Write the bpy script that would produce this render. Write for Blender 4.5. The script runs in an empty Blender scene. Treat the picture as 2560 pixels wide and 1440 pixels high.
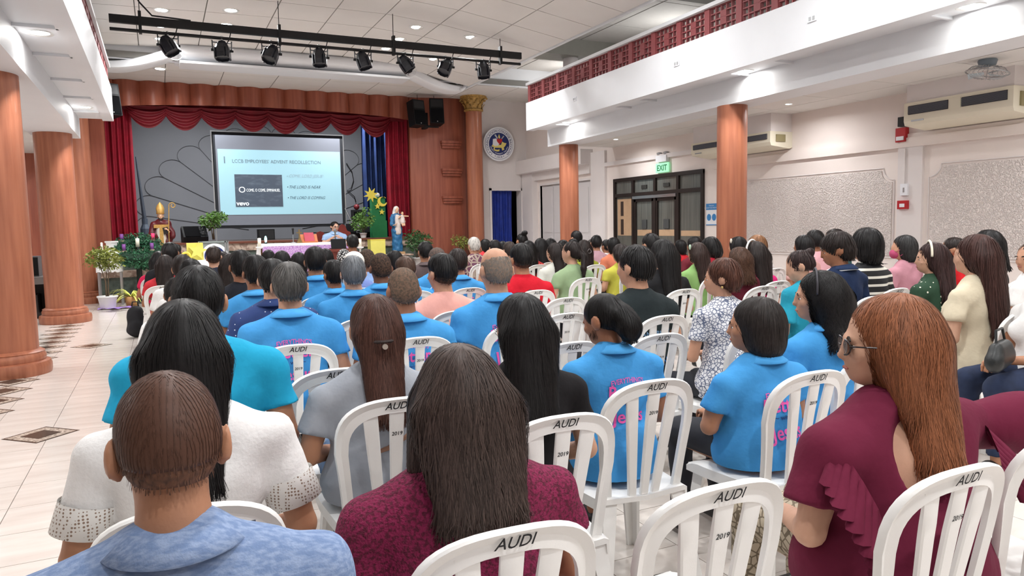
import bpy, math, random
import numpy as np
from mathutils import Matrix, Vector
random.seed(7); rng = np.random.default_rng(7)
scene = bpy.context.scene
COL = scene.collection
# ------------------------------------------------------------------ camera
F, CX, CY, EYE = 1815., 1280., 720., 1.40          # focal length in pixels of a 2560x1440 frame, eye height
def _axes():
    a = np.array([400-CX, -(581-CY), -F]); a /= np.linalg.norm(a)       # direction of the hall's length
    b = np.array([4850-CX, -(492-CY), -F]); b -= a*(a@b); b /= np.linalg.norm(b)
    return np.stack([b, a, np.cross(b, a)])
RC = _axes()
cam_d = bpy.data.cameras.new('camera'); cam = bpy.data.objects.new('camera', cam_d); COL.objects.link(cam)
cam_d.sensor_width = 36.; cam_d.lens = 36.*F/2560.; cam_d.clip_start = .05; cam_d.clip_end = 100
_m = Matrix(RC.tolist()).to_4x4(); _m.translation = (0, 0, EYE); cam.matrix_world = _m
scene.camera = cam
def ray(u, v): return RC @ np.array([u-CX, -(v-CY), -F])
def at_y(u, v, Y): d = ray(u, v); return d*(Y/d[1]) + np.array([0, 0, EYE])
def at_x(u, v, X): d = ray(u, v); return d*(X/d[0]) + np.array([0, 0, EYE])
def at_z(u, v, Z): d = ray(u, v); return d*((Z-EYE)/d[2]) + np.array([0, 0, EYE])
# ------------------------------------------------------------------ world and exposure
w = bpy.data.worlds.new('world'); scene.world = w; w.use_nodes = True
w.node_tree.nodes['Background'].inputs[0].default_value = (.8, .85, 1, 1)
w.node_tree.nodes['Background'].inputs[1].default_value = .25
vs = scene.view_settings; vs.view_transform = 'Standard'; vs.look = 'None'; vs.gamma = 1; vs.use_curve_mapping = False
vs.exposure = .98
LAMP_W = 18.          # watts of one recessed ceiling lamp
# ------------------------------------------------------------------ materials
def lin(c):
    o = []
    for x in c[:3]:
        x = x/255.; o.append(x/12.92 if x <= .04045 else ((x+.055)/1.055)**2.4)
    return tuple(o)+(1.,)
_M = {}
def M(name, rgb=None, rough=.6, metal=0., spec=.4, var=0., vs=8., st=(1, 1, 1), bump=0., bs=60., emit=0., island=0., alpha=1., trans=0., rgb2=None, thr=None, coat=0., bst=None):
    """procedural material: base colour, optional second colour mixed by noise, fine bump"""
    if name in _M: return _M[name]
    m = bpy.data.materials.new(name); m.use_nodes = True; nt = m.node_tree; N = nt.nodes; L = nt.links
    p = N['Principled BSDF']; c = lin(rgb)
    p.inputs['Base Color'].default_value = c; p.inputs['Roughness'].default_value = rough
    p.inputs['Metallic'].default_value = metal; p.inputs['Specular IOR Level'].default_value = spec
    if coat: p.inputs['Coat Weight'].default_value = coat
    if emit:
        p.inputs['Emission Color'].default_value = c; p.inputs['Emission Strength'].default_value = emit
    if trans: p.inputs['Transmission Weight'].default_value = trans
    if alpha < 1: p.inputs['Alpha'].default_value = alpha
    if var or bump or rgb2 or island:
        tc = N.new('ShaderNodeTexCoord'); mp = N.new('ShaderNodeMapping'); mp.inputs['Scale'].default_value = st
        L.new(tc.outputs['Object'], mp.inputs['Vector'])
    if var or rgb2 or island:
        c2 = lin(rgb2) if rgb2 else tuple(x*(1-var) for x in c[:3])+(1.,)
        mix = N.new('ShaderNodeMix'); mix.data_type = 'RGBA'; mix.inputs[6].default_value = c; mix.inputs[7].default_value = c2
        if island:
            g = N.new('ShaderNodeNewGeometry'); src = g.outputs['Random Per Island']
            mix.inputs[7].default_value = tuple(min(1, x*(1+island)+.004*island) for x in c[:3])+(1.,)
        else:
            nz = N.new('ShaderNodeTexNoise'); nz.inputs['Scale'].default_value = vs; nz.inputs['Detail'].default_value = 5
            L.new(mp.outputs['Vector'], nz.inputs['Vector']); src = nz.outputs['Fac']
            r = N.new('ShaderNodeValToRGB'); lo, hi = thr or (.35, .68)
            r.color_ramp.elements[0].position = lo; r.color_ramp.elements[1].position = hi
            L.new(src, r.inputs[0]); src = r.outputs[0]
        L.new(src, mix.inputs[0]); L.new(mix.outputs[2], p.inputs['Base Color'])
        if emit: L.new(mix.outputs[2], p.inputs['Emission Color'])
    if bump:
        nb = N.new('ShaderNodeTexNoise'); nb.inputs['Scale'].default_value = bs; nb.inputs['Detail'].default_value = 3
        if bst:
            mb = N.new('ShaderNodeMapping'); mb.inputs['Scale'].default_value = bst
            L.new(tc.outputs['Object'], mb.inputs['Vector']); L.new(mb.outputs['Vector'], nb.inputs['Vector'])
        else: L.new(tc.outputs['Object'], nb.inputs['Vector'])
        b = N.new('ShaderNodeBump'); b.inputs['Strength'].default_value = bump; b.inputs['Distance'].default_value = .01
        L.new(nb.outputs['Fac'], b.inputs['Height']); L.new(b.outputs['Normal'], p.inputs['Normal'])
    _M[name] = m; return m
def patterned(name, rgb, rgb2, scale, size, kind='dots', rough=.8):
    """cloth with a printed pattern: dots, stripes or motif blobs on the cloth's own coordinates"""
    if name in _M: return _M[name]
    m = M(name, rgb, rough); nt = m.node_tree; N = nt.nodes; L = nt.links; p = N['Principled BSDF']
    tc = N.new('ShaderNodeTexCoord'); mix = N.new('ShaderNodeMix'); mix.data_type = 'RGBA'
    mix.inputs[6].default_value = lin(rgb); mix.inputs[7].default_value = lin(rgb2)
    if kind == 'stripes':
        t = N.new('ShaderNodeTexWave'); t.bands_direction = 'Z' if size >= 0 else 'X'; t.inputs['Scale'].default_value = scale
        L.new(tc.outputs['Object'], t.inputs['Vector']); src = t.outputs['Fac']; op, th = 'GREATER_THAN', 1-abs(size)
    elif kind == 'motif':
        t = N.new('ShaderNodeTexVoronoi'); t.feature = 'DISTANCE_TO_EDGE'; t.inputs['Scale'].default_value = scale
        L.new(tc.outputs['Object'], t.inputs['Vector']); src = t.outputs['Distance']; op, th = 'LESS_THAN', size
    else:
        t = N.new('ShaderNodeTexVoronoi'); t.inputs['Scale'].default_value = scale; t.inputs['Randomness'].default_value = .25
        L.new(tc.outputs['Object'], t.inputs['Vector']); src = t.outputs['Distance']; op, th = 'LESS_THAN', size
    cm = N.new('ShaderNodeMath'); cm.operation = op; cm.inputs[1].default_value = th
    L.new(src, cm.inputs[0]); L.new(cm.outputs[0], mix.inputs[0]); L.new(mix.outputs[2], p.inputs['Base Color'])
    return m
WHITE = M('wall_paint_white', (228, 222, 220), .75, var=.05, vs=1.6, bump=.08, bs=40)
CREAM = M('wall_paint_warm_white', (236, 226, 220), .75, var=.05, vs=1.2, bump=.08, bs=40)
CEIL = M('ceiling_board', (224, 221, 217), .85, var=.03, vs=2, bump=.12, bs=180)
CEILRIB = M('ceiling_joint_dark', (128, 126, 122), .9, var=.03)
GLOSSW = M('beam_paint_white', (226, 228, 231), .5, var=.03, vs=2, bump=.05, bs=25)
WOOD = M('column_wood_veneer', (172, 108, 80), .42, spec=.4, rgb2=(148, 88, 64), vs=3.2, st=(6, 6, .35), bump=.05, bs=30, coat=.15)
WOODD = M('pier_wood_veneer', (156, 88, 66), .44, spec=.45, rgb2=(132, 68, 50), vs=3., st=(5, 5, .3), bump=.05, bs=30)
MAROON = M('lattice_maroon', (140, 70, 72), .6, var=.15, vs=6)
BLACK = M('matte_black', (22, 22, 24), .55, spec=.4)
BLACKG = M('black_plastic', (17, 18, 20), .55, spec=.2, var=.2, vs=20)
PLASTIC = M('chair_white_plastic', (243, 242, 239), .34, spec=.5, var=.03, vs=5, bump=.03, bs=220)
INK = M('black_marker_ink', (30, 30, 32), .7)
GOLD = M('gilded_plaster', (190, 150, 82), .45, metal=.2, var=.5, vs=22)
STEEL = M('brushed_steel', (176, 178, 180), .32, metal=.9)
RED = M('red_velvet', (150, 14, 40), .75, var=.3, vs=4, bump=.1, bs=120)
RED2 = M('valance_red_satin', (118, 16, 30), .55, var=.25, vs=5, bump=.05, bs=90)
GREYWALL = M('stage_backdrop_grey', (124, 126, 132), .8, var=.06, vs=1.2, bump=.05, bs=30)
# ------------------------------------------------------------------ objects and mesh helper
def tag(o, label=None, cat=None, group=None, kind=None):
    if label: o['label'] = label
    if cat: o['category'] = cat
    if group: o['group'] = group
    if kind: o['kind'] = kind
    return o
def thing(name, label, cat, loc=(0, 0, 0), rz=0., group=None, scale=None):
    o = bpy.data.objects.new(name, None); COL.objects.link(o); o.empty_display_size = .1
    o.location = tuple(loc); o.rotation_euler = (0, 0, rz)
    if scale: o.scale = scale
    return tag(o, label, cat, group)
def link(name, me, parent=None, mat=None, loc=None, rot=None, scale=None):
    o = bpy.data.objects.new(name, me); COL.objects.link(o)
    if parent is not None: o.parent = parent
    if loc is not None: o.location = tuple(loc)
    if rot is not None: o.rotation_euler = tuple(rot)
    if scale is not None: o.scale = scale
    if mat is not None:
        if not me.materials: me.materials.append(mat)
        elif me.materials[0] != mat: o.material_slots[0].link = 'OBJECT'; o.material_slots[0].material = mat
    return o
def mesh(name, V, Fc, mat=None, smooth=False):
    me = bpy.data.meshes.new(name)
    if isinstance(V, np.ndarray): V = V.tolist()
    if isinstance(Fc, np.ndarray): Fc = Fc.tolist()
    me.from_pydata(V, [], Fc); me.update()
    if smooth: me.polygons.foreach_set('use_smooth', [True]*len(me.polygons))
    if mat is not None: me.materials.append(mat)
    return me
class MB:
    def __init__(s): s.v = []; s.f = []
    def add(s, vs_, fs):
        b = len(s.v); s.v += [tuple(map(float, q)) for q in vs_]; s.f += [tuple(i+b for i in q) for q in fs]; return s
    def hexa(s, c): return s.add(c, [(0, 3, 2, 1), (4, 5, 6, 7), (0, 1, 5, 4), (1, 2, 6, 5), (2, 3, 7, 6), (3, 0, 4, 7)])
    def box(s, x0, x1, y0, y1, z0, z1): return s.hexa([(x0, y0, z0), (x1, y0, z0), (x1, y1, z0), (x0, y1, z0), (x0, y0, z1), (x1, y0, z1), (x1, y1, z1), (x0, y1, z1)])
    def cbox(s, c, d, R=None):
        pts = [(x*d[0]/2, y*d[1]/2, z*d[2]/2) for z in (-1, 1) for x, y in ((-1, -1), (1, -1), (1, 1), (-1, 1))]
        if R is not None: pts = [tuple(R @ Vector(q)) for q in pts]
        return s.hexa([(q[0]+c[0], q[1]+c[1], q[2]+c[2]) for q in pts])
    def tube(s, path, r, n=8, cap=True):
        P = [np.array(q, float) for q in path]; rs = r if isinstance(r, (list, tuple)) else [r]*len(P)
        b = len(s.v); u = None
        for i, q in enumerate(P):
            t = P[min(i+1, len(P)-1)]-P[max(i-1, 0)]; t = t/(np.linalg.norm(t)+1e-9)
            if u is None:
                u = np.cross(t, (0, 0, 1.) if abs(t[2]) < .9 else (1., 0, 0))
            u = u-t*(u@t); u = u/(np.linalg.norm(u)+1e-9); w_ = np.cross(t, u)
            for k in range(n):
                a = 2*math.pi*k/n; s.v.append(tuple(q+rs[i]*(math.cos(a)*u+math.sin(a)*w_)))
        for i in range(len(P)-1):
            for k in range(n):
                s.f.append((b+i*n+k, b+i*n+(k+1) % n, b+(i+1)*n+(k+1) % n, b+(i+1)*n+k))
        if cap: s.f.append(tuple(b+k for k in range(n))[::-1]); s.f.append(tuple(b+(len(P)-1)*n+k for k in range(n)))
        return s
    def lathe(s, prof, c=(0, 0, 0), n=32, a0=0., a1=2*math.pi):
        full = abs(a1-a0-2*math.pi) < 1e-6; m = n if full else n+1; b = len(s.v)
        for r, z in prof:
            for k in range(m):
                a = a0+(a1-a0)*k/n; s.v.append((c[0]+r*math.cos(a), c[1]+r*math.sin(a), c[2]+z))
        for i in range(len(prof)-1):
            for k in range(n):
                k2 = (k+1) % m; s.f.append((b+i*m+k, b+i*m+k2, b+(i+1)*m+k2, b+(i+1)*m+k))
        if full:
            if prof[0][0] > 1e-4: s.f.append(tuple(b+k for k in range(m))[::-1])
            if prof[-1][0] > 1e-4: s.f.append(tuple(b+(len(prof)-1)*m+k for k in range(m)))
        return s
    def prism(s, poly, fn, d0, d1):
        """poly in (a,b); fn(a,b,d) -> xyz"""
        n = len(poly); return s.add([fn(a, b, d0) for a, b in poly]+[fn(a, b, d1) for a, b in poly],
            [tuple(range(n))[::-1], tuple(range(n, 2*n))]+[(i, (i+1) % n, n+(i+1) % n, n+i) for i in range(n)])
    def sheet(s, fn, nu, nv, th=0.):
        """grid surface fn(u,v); a second skin gives it thickness along th"""
        b = len(s.v); W = nv+1
        for i in range(nu+1):
            for j in range(nv+1): s.v.append(tuple(fn(i/nu, j/nv)))
        for i in range(nu):
            for j in range(nv): s.f.append((b+i*W+j, b+i*W+j+1, b+(i+1)*W+j+1, b+(i+1)*W+j))
        return s
    def me(s, name, mat=None, smooth=False): return mesh(name, s.v, s.f, mat, smooth)
    def obj(s, name, mat, parent=None, smooth=False, **k):
        me = s.me(name, mat, smooth); return link(name, me, parent, None, **k)
def struct(name, mb, mat, label=None, smooth=False, parent=None):
    o = mb.obj(name, mat, parent, smooth)
    if parent is None: o['kind'] = 'structure'
    if label: o['label'] = label
    return o
def smooth_by_angle(o, deg=35):
    me = o.data; me.polygons.foreach_set('use_smooth', [True]*len(me.polygons))
    try: me.set_sharp_from_angle(angle=math.radians(deg))
    except Exception: pass
    return o
_T = {}
def text_mesh(s, size=1., shear=0., bold=0.):
    key = (s, shear, bold)
    if key not in _T:
        cu = bpy.data.curves.new('t', 'FONT'); cu.body = s; cu.shear = shear; cu.align_x = 'CENTER'; cu.align_y = 'CENTER'; cu.resolution_u = 3; cu.offset = bold
        o = bpy.data.objects.new('t', cu); COL.objects.link(o)
        dg = bpy.context.evaluated_depsgraph_get(); me = o.evaluated_get(dg).to_mesh()
        V = np.array([v.co[:] for v in me.vertices]); Fc = [tuple(p.vertices) for p in me.polygons]
        o.evaluated_get(dg).to_mesh_clear(); bpy.data.objects.remove(o); bpy.data.curves.remove(cu)
        if len(V): V = V-np.array([(V[:, 0].min()+V[:, 0].max())/2, (V[:, 1].min()+V[:, 1].max())/2, 0])
        _T[key] = (V, Fc)
    V, Fc = _T[key]; return V*size, Fc
def lettering(name, s, size, fn, mat, parent, shear=0., bold=0., width=None):
    """text mapped through fn(x, y) -> xyz; height given by size"""
    V, Fc = text_mesh(s, size, shear, bold)
    if width: V = V*np.array([width/(V[:, 0].max()-V[:, 0].min()), 1, 1])
    return link(name, mesh(name, [tuple(fn(x, y)) for x, y, _ in V], Fc, mat), parent)
def area_lamp(name, loc, power, size, parent=None, spread=150, color=(1, .98, .95), rot=(0, 0, 0), spot=None):
    if spot:
        d = bpy.data.lights.new(name, 'SPOT'); d.spot_size = math.radians(spot); d.spot_blend = .55; d.shadow_soft_size = size
    else:
        d = bpy.data.lights.new(name, 'AREA'); d.shape = 'DISK'; d.size = size; d.spread = math.radians(spread)
    d.energy = power; d.color = color
    o = bpy.data.objects.new(name, d); COL.objects.link(o); o.location = loc; o.rotation_euler = rot
    if parent is not None: o.parent = parent
    return o
# ================================================================== THE ROOM
XL, XR, YB, YF = -4.5, 8.75, -6.0, 17.15            # left wall, right wall, wall behind, wall beside the stage
ZBEAM, ZSOF, ZFAS, ZRAIL = 2.975, 3.28, 3.82, 4.21   # gallery beam underside, soffit, fascia top, rail
# ---- floor: grout bed and laid tiles
TILE = .39
struct('floor', MB().box(XL-.2, XR+.2, YB-.2, YF+4, -.12, -.012), M('tile_grout', (150, 138, 130), .9), 'pale polished tile floor')
floor = bpy.data.objects['floor']
FT = M('floor_tile_polished', (226, 219, 212), .16, spec=.55, rgb2=(210, 199, 191), vs=1.7, st=(1.2, 6, 1), thr=(.3, .75))
tile_me = MB().box(-TILE/2+.002, TILE/2-.002, -TILE/2+.002, TILE/2-.002, -.012, 0).me('tile', FT)
rest = MB(); ntile = 0
for i in range(-10, 25):
    for j in range(-17, 45):
        x, y = -.78+TILE*(i+.5), 6.35+TILE*(j+.5)
        if x < XL or x > XR or y < YB or y > YF: continue
        aisle = -2.5 < x < .02 and 3.4 < y < 17.2 and y > 3.4+(-x)*2.2
        gap = .3 < x < 3.1 and 1.2 < y < 4.4
        if (aisle or gap) and ntile < 300:
            link('tile', tile_me, floor, loc=(x, y, 0)); ntile += 1
        else:
            a = TILE/2-.002; rest.box(x-a, x+a, y-a, y+a, -.012, 0)
o = rest.obj('tile_field', FT, floor); o['kind'] = 'stuff'
DK = M('inlay_dark_stone', (70, 66, 60), .2, var=.3, vs=30); LT = M('inlay_cream_stone', (214, 200, 186), .2, rgb2=(120, 110, 100), vs=60)
def diamond(s, z): return MB().prism([(s, 0), (0, s), (-s, 0), (0, -s)], lambda a, b, d: (a, b, d), z-.004, z)
dm = [diamond(.235, .0015).me('inlay_border', DK), diamond(.21, .0025).me('inlay_field', LT), diamond(.125, .0035).me('inlay_center', DK)]
for (x, y) in [(-.83, 5.95), (-.85, 10.42), (-.85, 14.9)]+[(-1.36, 6.9+.46*k) for k in range(16)]+[(-1.75, 5.6), (-1.75, 6.6)]:
    b = link('inlay_diamond', dm[0], floor, loc=(x, y, 0))
    link('inlay_field', dm[1], b); link('inlay_center', dm[2], b)
# ---- walls
WTOP = 5.6
struct('wall_left', MB().box(XL-.2, XL, YB, YF+3, 0, WTOP), WHITE, 'white side wall behind the left columns')
struct('wall_back', MB().box(XL-.2, XR+.2, YB-.2, YB, 0, WTOP), WHITE, 'white wall behind the seats')
# right wall in sections, with openings for the panelled doors and the glass doors
rw = MB()
DY0, DY1, DZ = 10.24, 13.01, 2.31                    # glass doors
PY0, PY1, PZ = 14.0, 16.4, 2.38                      # panelled doors
rw.box(XR, XR+.3, YB, DY0, 0, WTOP).box(XR, XR+.3, DY0, DY1, DZ, WTOP).box(XR, XR+.3, DY1, PY0, 0, WTOP)
rw.box(XR, XR+.3, PY0, PY1, PZ, WTOP).box(XR, XR+.3, PY1, YF+.3, 0, WTOP)
struct('wall_right', rw, CREAM, 'warm white side wall with rough plaster panels')
wr = bpy.data.objects['wall_right']
# logo wall right of the stage with the curtained doorway
CW0, CW1, CWZ = 7.72, 8.56, 2.30
lw = MB().box(7.16, CW0, YF, YF+.25, 0, WTOP).box(CW0, CW1, YF, YF+.25, CWZ, WTOP).box(CW1, XR+.3, YF, YF+.25, 0, WTOP)
struct('wall_front', lw, WHITE, 'white wall right of the stage carrying the round seal')
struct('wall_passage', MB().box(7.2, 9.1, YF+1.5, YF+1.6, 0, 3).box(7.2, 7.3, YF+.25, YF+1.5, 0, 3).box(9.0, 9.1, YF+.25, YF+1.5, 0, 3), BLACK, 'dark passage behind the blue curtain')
struct('trim_1', MB().box(CW0-.06, CW0, YF-.03, YF, 0, CWZ+.06).box(CW1, CW1+.06, YF-.03, YF, 0, CWZ+.06).box(CW0-.06, CW1+.06, YF-.03, YF, CWZ, CWZ+.06), WHITE, 'white door casing around the blue curtain')
# ---- rough plaster panels, ledges and pilasters of the right wall
def stucco():
    m = bpy.data.materials.new('rough_cast_plaster'); m.use_nodes = True; N = m.node_tree.nodes; L = m.node_tree.links; p = N['Principled BSDF']
    p.inputs['Base Color'].default_value = lin((236, 227, 222)); p.inputs['Roughness'].default_value = .85
    tc = N.new('ShaderNodeTexCoord'); v = N.new('ShaderNodeTexNoise'); v.inputs['Scale'].default_value = 52; v.inputs['Detail'].default_value = 2
    L.new(tc.outputs['Object'], v.inputs['Vector']); r = N.new('ShaderNodeValToRGB'); r.color_ramp.elements[0].position = .42; r.color_ramp.elements[1].position = .62
    L.new(v.outputs['Fac'], r.inputs[0]); b = N.new('ShaderNodeBump'); b.inputs['Strength'].default_value = .85; b.inputs['Distance'].default_value = .02
    L.new(r.outputs[0], b.inputs['Height']); L.new(b.outputs['Normal'], p.inputs['Normal']); return m
STU = stucco()
def notched(y0, y1, z0, z1, r=.16):
    pts = [(y0, z0), (y1, z0), (y1, z1-r)]
    for k in range(1, 8):
        a = math.pi/2*k/8; pts.append((y1-r*math.sin(a), z1-r+r*(1-math.cos(a))))
    pts += [(y1-r, z1), (y0+r, z1)]
    for k in range(1, 8):
        a = math.pi/2*k/8; pts.append((y0+r-r*(1-math.cos(a)), z1-r*math.sin(a)))
    pts.append((y0, z1-r)); return pts
for k, (y0, y1) in enumerate([(6.52, 9.75), (2.6, 5.98), (-1.3, 2.2)]):
    pl = MB().prism(notched(y0, y1, .9, 2.03), lambda a, b, d: (d, a, b), XR-.012, XR+.01).obj('plaster_panel', STU, wr)
    pl['label'] = 'panel of rough cast plaster with notched upper corners'
    q = notched(y0-.03, y1+.03, .87, 2.06); t = MB()
    t.tube([(XR-.008, a, b) for a, b in q]+[(XR-.008, *q[0])], .007, 6); t.obj('panel_bead', WHITE, wr)
MB().box(XR-.05, XR, YB, DY0-.3, 2.30, 2.42).obj('ledge', CREAM, wr)
MB().box(XR-.025, XR, YB, DY0-.3, 2.42, 2.47).obj('ledge_fillet', CREAM, wr)  # thin cream strip along the top of the ledge
MB().box(XR-.04, XR, 6.08, 6.42, 0, 2.3).obj('pilaster', WHITE, wr)
MB().box(XR-.06, XR, 13.34, 13.9, 0, 2.97).obj('pilaster', WHITE, wr)
MB().box(XR-.16, XR, 16.55, 17.12, 0, 2.95).obj('pilaster', WHITE, wr)
MB().box(XR-.32, XR, 13.9, 17.15, 2.72, 3.05).obj('ledge', WHITE, wr)
MB().box(XR-.1, XR, 13.9, 16.55, 2.52, 2.72).obj('ledge', WHITE, wr)
MB().box(XR-.06, XR, 10.0, 13.34, 2.62, 2.7).obj('ledge', WHITE, wr)
# ---- panelled white doors behind the far column
door1 = MB().box(XR+.05, XR+.1, PY0, PY1, 0, PZ).obj('door_1', WHITE); tag(door1, 'white panelled folding doors behind the far right column', kind='structure')
PD = M('door_paint_grey_white', (214, 210, 210), .5)
for k in range(4):
    y0 = PY0+.05+k*(PY1-PY0-.1)/4; y1 = y0+(PY1-PY0-.1)/4-.02
    lf = MB().box(XR+.02, XR+.05, y0, y1, .02, PZ-.04).obj('door_leaf', PD, door1)
    for z0, z1 in ((.12, .5), (.58, .95), (1.03, 1.12), (1.2, PZ-.15)):
        MB().box(XR+.008, XR+.021, y0+.07, y1-.07, z0, z1).obj('raised_panel', PD, lf)
MB().box(XR-.01, XR+.05, PY0-.05, PY0, 0, PZ+.05).box(XR-.01, XR+.05, PY1, PY1+.05, 0, PZ+.05).box(XR-.01, XR+.05, PY0, PY1, PZ, PZ+.05).obj('door_casing', WHITE, door1)
# ---- dark framed glass doors
FR = M('door_frame_dark_bronze', (38, 30, 27), .45)
GLASSB = M('curtain_seen_through_glass', (112, 112, 106), .25, spec=.6, rgb2=(82, 84, 80), vs=4., st=(1, 14, .25))
door2 = thing('door_2', 'dark framed glass doors with transom lights and side panes', None)
door2['kind'] = 'structure'
fr = MB(); m_y = [DY1, 12.35, 11.62, 10.92, DY0]; ztr = 1.97
for y in m_y: fr.box(XR-.04, XR+.06, y-.035, y+.035, 0, DZ)
fr.box(XR-.042, XR+.062, DY0-.035, DY1+.035, DZ-.05, DZ+.02).box(XR-.041, XR+.061, DY0, DY1, ztr-.03, ztr+.04)
fr.obj('door_frame', FR, door2)
MB().box(XR-.06, XR-.03, 10.95, 12.33, ztr-.09, ztr-.035).obj('steel_header', STEEL, door2)
for a, b in zip(m_y[1:], m_y[:-1]):
    MB().box(XR+.0, XR+.012, a+.035, b-.035, ztr+.04, DZ-.05).obj('transom_pane', GLASSB, door2)
LB = M('lobby_warm_light_wall', (196, 164, 132), .5, var=.1)
for k, (a, b) in enumerate(((12.35, DY1), (DY0, 10.92))):
    MB().box(XR+.0, XR+.012, a+.035, b-.035, .02, ztr-.03).obj('side_pane', GLASSB, door2)
MB().box(XR-.003, XR+.001, 12.42, 12.94, 1.14, 1.9).obj('lobby_view', LB, door2)
MB().box(XR-.006, XR-.002, 12.72, 12.82, 1.55, 1.85).box(XR-.006, XR-.002, 12.72, 12.82, 1.16, 1.48).obj('lobby_shutter', M('dark_shutter', (60, 48, 42), .5), door2)
MB().box(XR-.003, XR+.001, 10.3, 10.86, 1.14, 1.24).obj('lobby_view', LB, door2)
for k, (a, b) in enumerate(((11.66, 12.31), (10.96, 11.6))):
    lf = MB().box(XR-.03, XR+.04, a, a+.06, .02, ztr-.1).box(XR-.03, XR+.04, b-.06, b, .02, ztr-.1).box(XR-.03, XR+.04, a, b, ztr-.15, ztr-.09).box(XR-.03, XR+.04, a, b, .02, .14).box(XR-.02, XR+.02, a, b, .78, .81).obj('door_leaf', FR, door2)
    MB().box(XR+.0, XR+.012, a+.06, b-.06, .14, ztr-.15).obj('glass_pane', GLASSB, lf)
    MB().box(XR-.003, XR+.001, a+.08, b-.08, 1.14, 1.26).obj('lobby_view', LB, lf)
    MB().box(XR-.02, XR-.004, (a+b)/2-.08, (a+b)/2+.08, 1.28, 1.46).obj('door_notice', M('notice_grey', (70, 72, 72), .6), lf)
    MB().box(XR-.02, XR-.004, (a+b)/2-.09, (a+b)/2+.09, 2.08, 2.15).obj('door_vent', M('vent_dark', (52, 52, 50), .6), lf)
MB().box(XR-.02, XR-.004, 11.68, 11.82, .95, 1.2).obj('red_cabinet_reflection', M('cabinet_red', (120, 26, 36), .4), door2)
# ---- ceilings
CXJ = [(-1.9, 4.76), (-1.0, 4.79), (-.16, 4.81), (.83, 4.84), (1.84, 4.86), (2.7, 4.86), (3.5, 4.86), (4.42, 4.79), (5.35, 4.66), (6.35, 4.5)]
ceil = MB()
for (x0, z0), (x1, z1) in zip(CXJ[:-1], CXJ[1:]):
    ceil.hexa([(x0, YB, z0+.015), (x1, YB, z1+.015), (x1, 15.45, z1+.015), (x0, 15.45, z0+.015), (x0, YB, z0+.12), (x1, YB, z1+.12), (x1, 15.45, z1+.12), (x0, 15.45, z0+.12)])
ceil.box(XL, -1.9, YB, 15.45, 4.76, 4.88)
struct('ceiling', ceil, CEILRIB, 'gently vaulted white panel ceiling of the hall')
cl = bpy.data.objects['ceiling']
def cz(x):
    for (x0, z0), (x1, z1) in zip(CXJ[:-1], CXJ[1:]):
        if x <= x1: return z0+(z1-z0)*(x-x0)/(x1-x0)
    return CXJ[-1][1]
big = MB()
PYS = .86
for (x0, z0), (x1, z1) in zip(CXJ[:-1], CXJ[1:]):
    L_ = math.hypot(x1-x0, z1-z0); rot = -math.atan2(z1-z0, x1-x0)
    pm = MB().box(-L_/2+.008, L_/2-.008, -PYS/2+.008, PYS/2-.008, -.006, .022).me('ceiling_panel', CEIL)
    for k in range(25):
        y = 15.2-PYS*(k+.5)
        if y > 7: link('ceiling_panel', pm, cl, loc=((x0+x1)/2, y, (z0+z1)/2), rot=(0, rot, 0))
    big.hexa([(x0+.008, YB, z0-.006), (x1-.008, YB, z1-.006), (x1-.008, 6.6, z1-.006), (x0+.008, 6.6, z0-.006), (x0+.008, YB, z0+.02), (x1-.008, YB, z1+.02), (x1-.008, 6.6, z1+.02), (x0+.008, 6.6, z0+.02)])
big.obj('ceiling_panels_beyond', CEIL, cl)['kind'] = 'stuff'
# ceiling over the right gallery and dark slot
struct('ceiling_gallery', MB().box(6.35, XR, YB, YF, 4.98, 5.06), CEILRIB, 'panel ceiling above the right gallery')
cg = bpy.data.objects['ceiling_gallery']
pm = MB().box(-.59, .59, -.72, .72, -.012, .012).me('gallery_ceiling_panel', M('ceiling_board_grey', (196, 192, 186), .85, var=.04))
for i in range(2):
    for k in range(9): link('gallery_ceiling_panel', pm, cg, loc=(6.96+1.21*i, 16.4-1.46*k, 4.98))
MB().box(6.35, 6.39, YB, 15.45, 4.47, 5.0).obj('ceiling_edge_board', GLOSSW, cl)
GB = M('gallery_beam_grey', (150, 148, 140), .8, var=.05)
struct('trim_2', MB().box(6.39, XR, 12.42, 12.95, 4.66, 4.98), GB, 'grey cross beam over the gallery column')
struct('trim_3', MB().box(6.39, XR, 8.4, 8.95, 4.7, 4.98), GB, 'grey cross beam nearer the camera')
# lower ceiling strip in front of the stage
low = MB().box(-1.9, XR, 15.2, YF+.9, 4.585, 4.7); struct('ceiling_stage', low, CEILRIB, 'lower panel ceiling strip in front of the stage')
cs = bpy.data.objects['ceiling_stage']
for k in range(10):
    for j in range(3):
        MB().box(-1.85+1.06*k+.008, -1.85+1.06*(k+1)-.008, 15.4+.66*j+.008, 15.4+.66*(j+1)-.008, 4.575, 4.59).obj('ceiling_panel', CEIL, cs)
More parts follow.
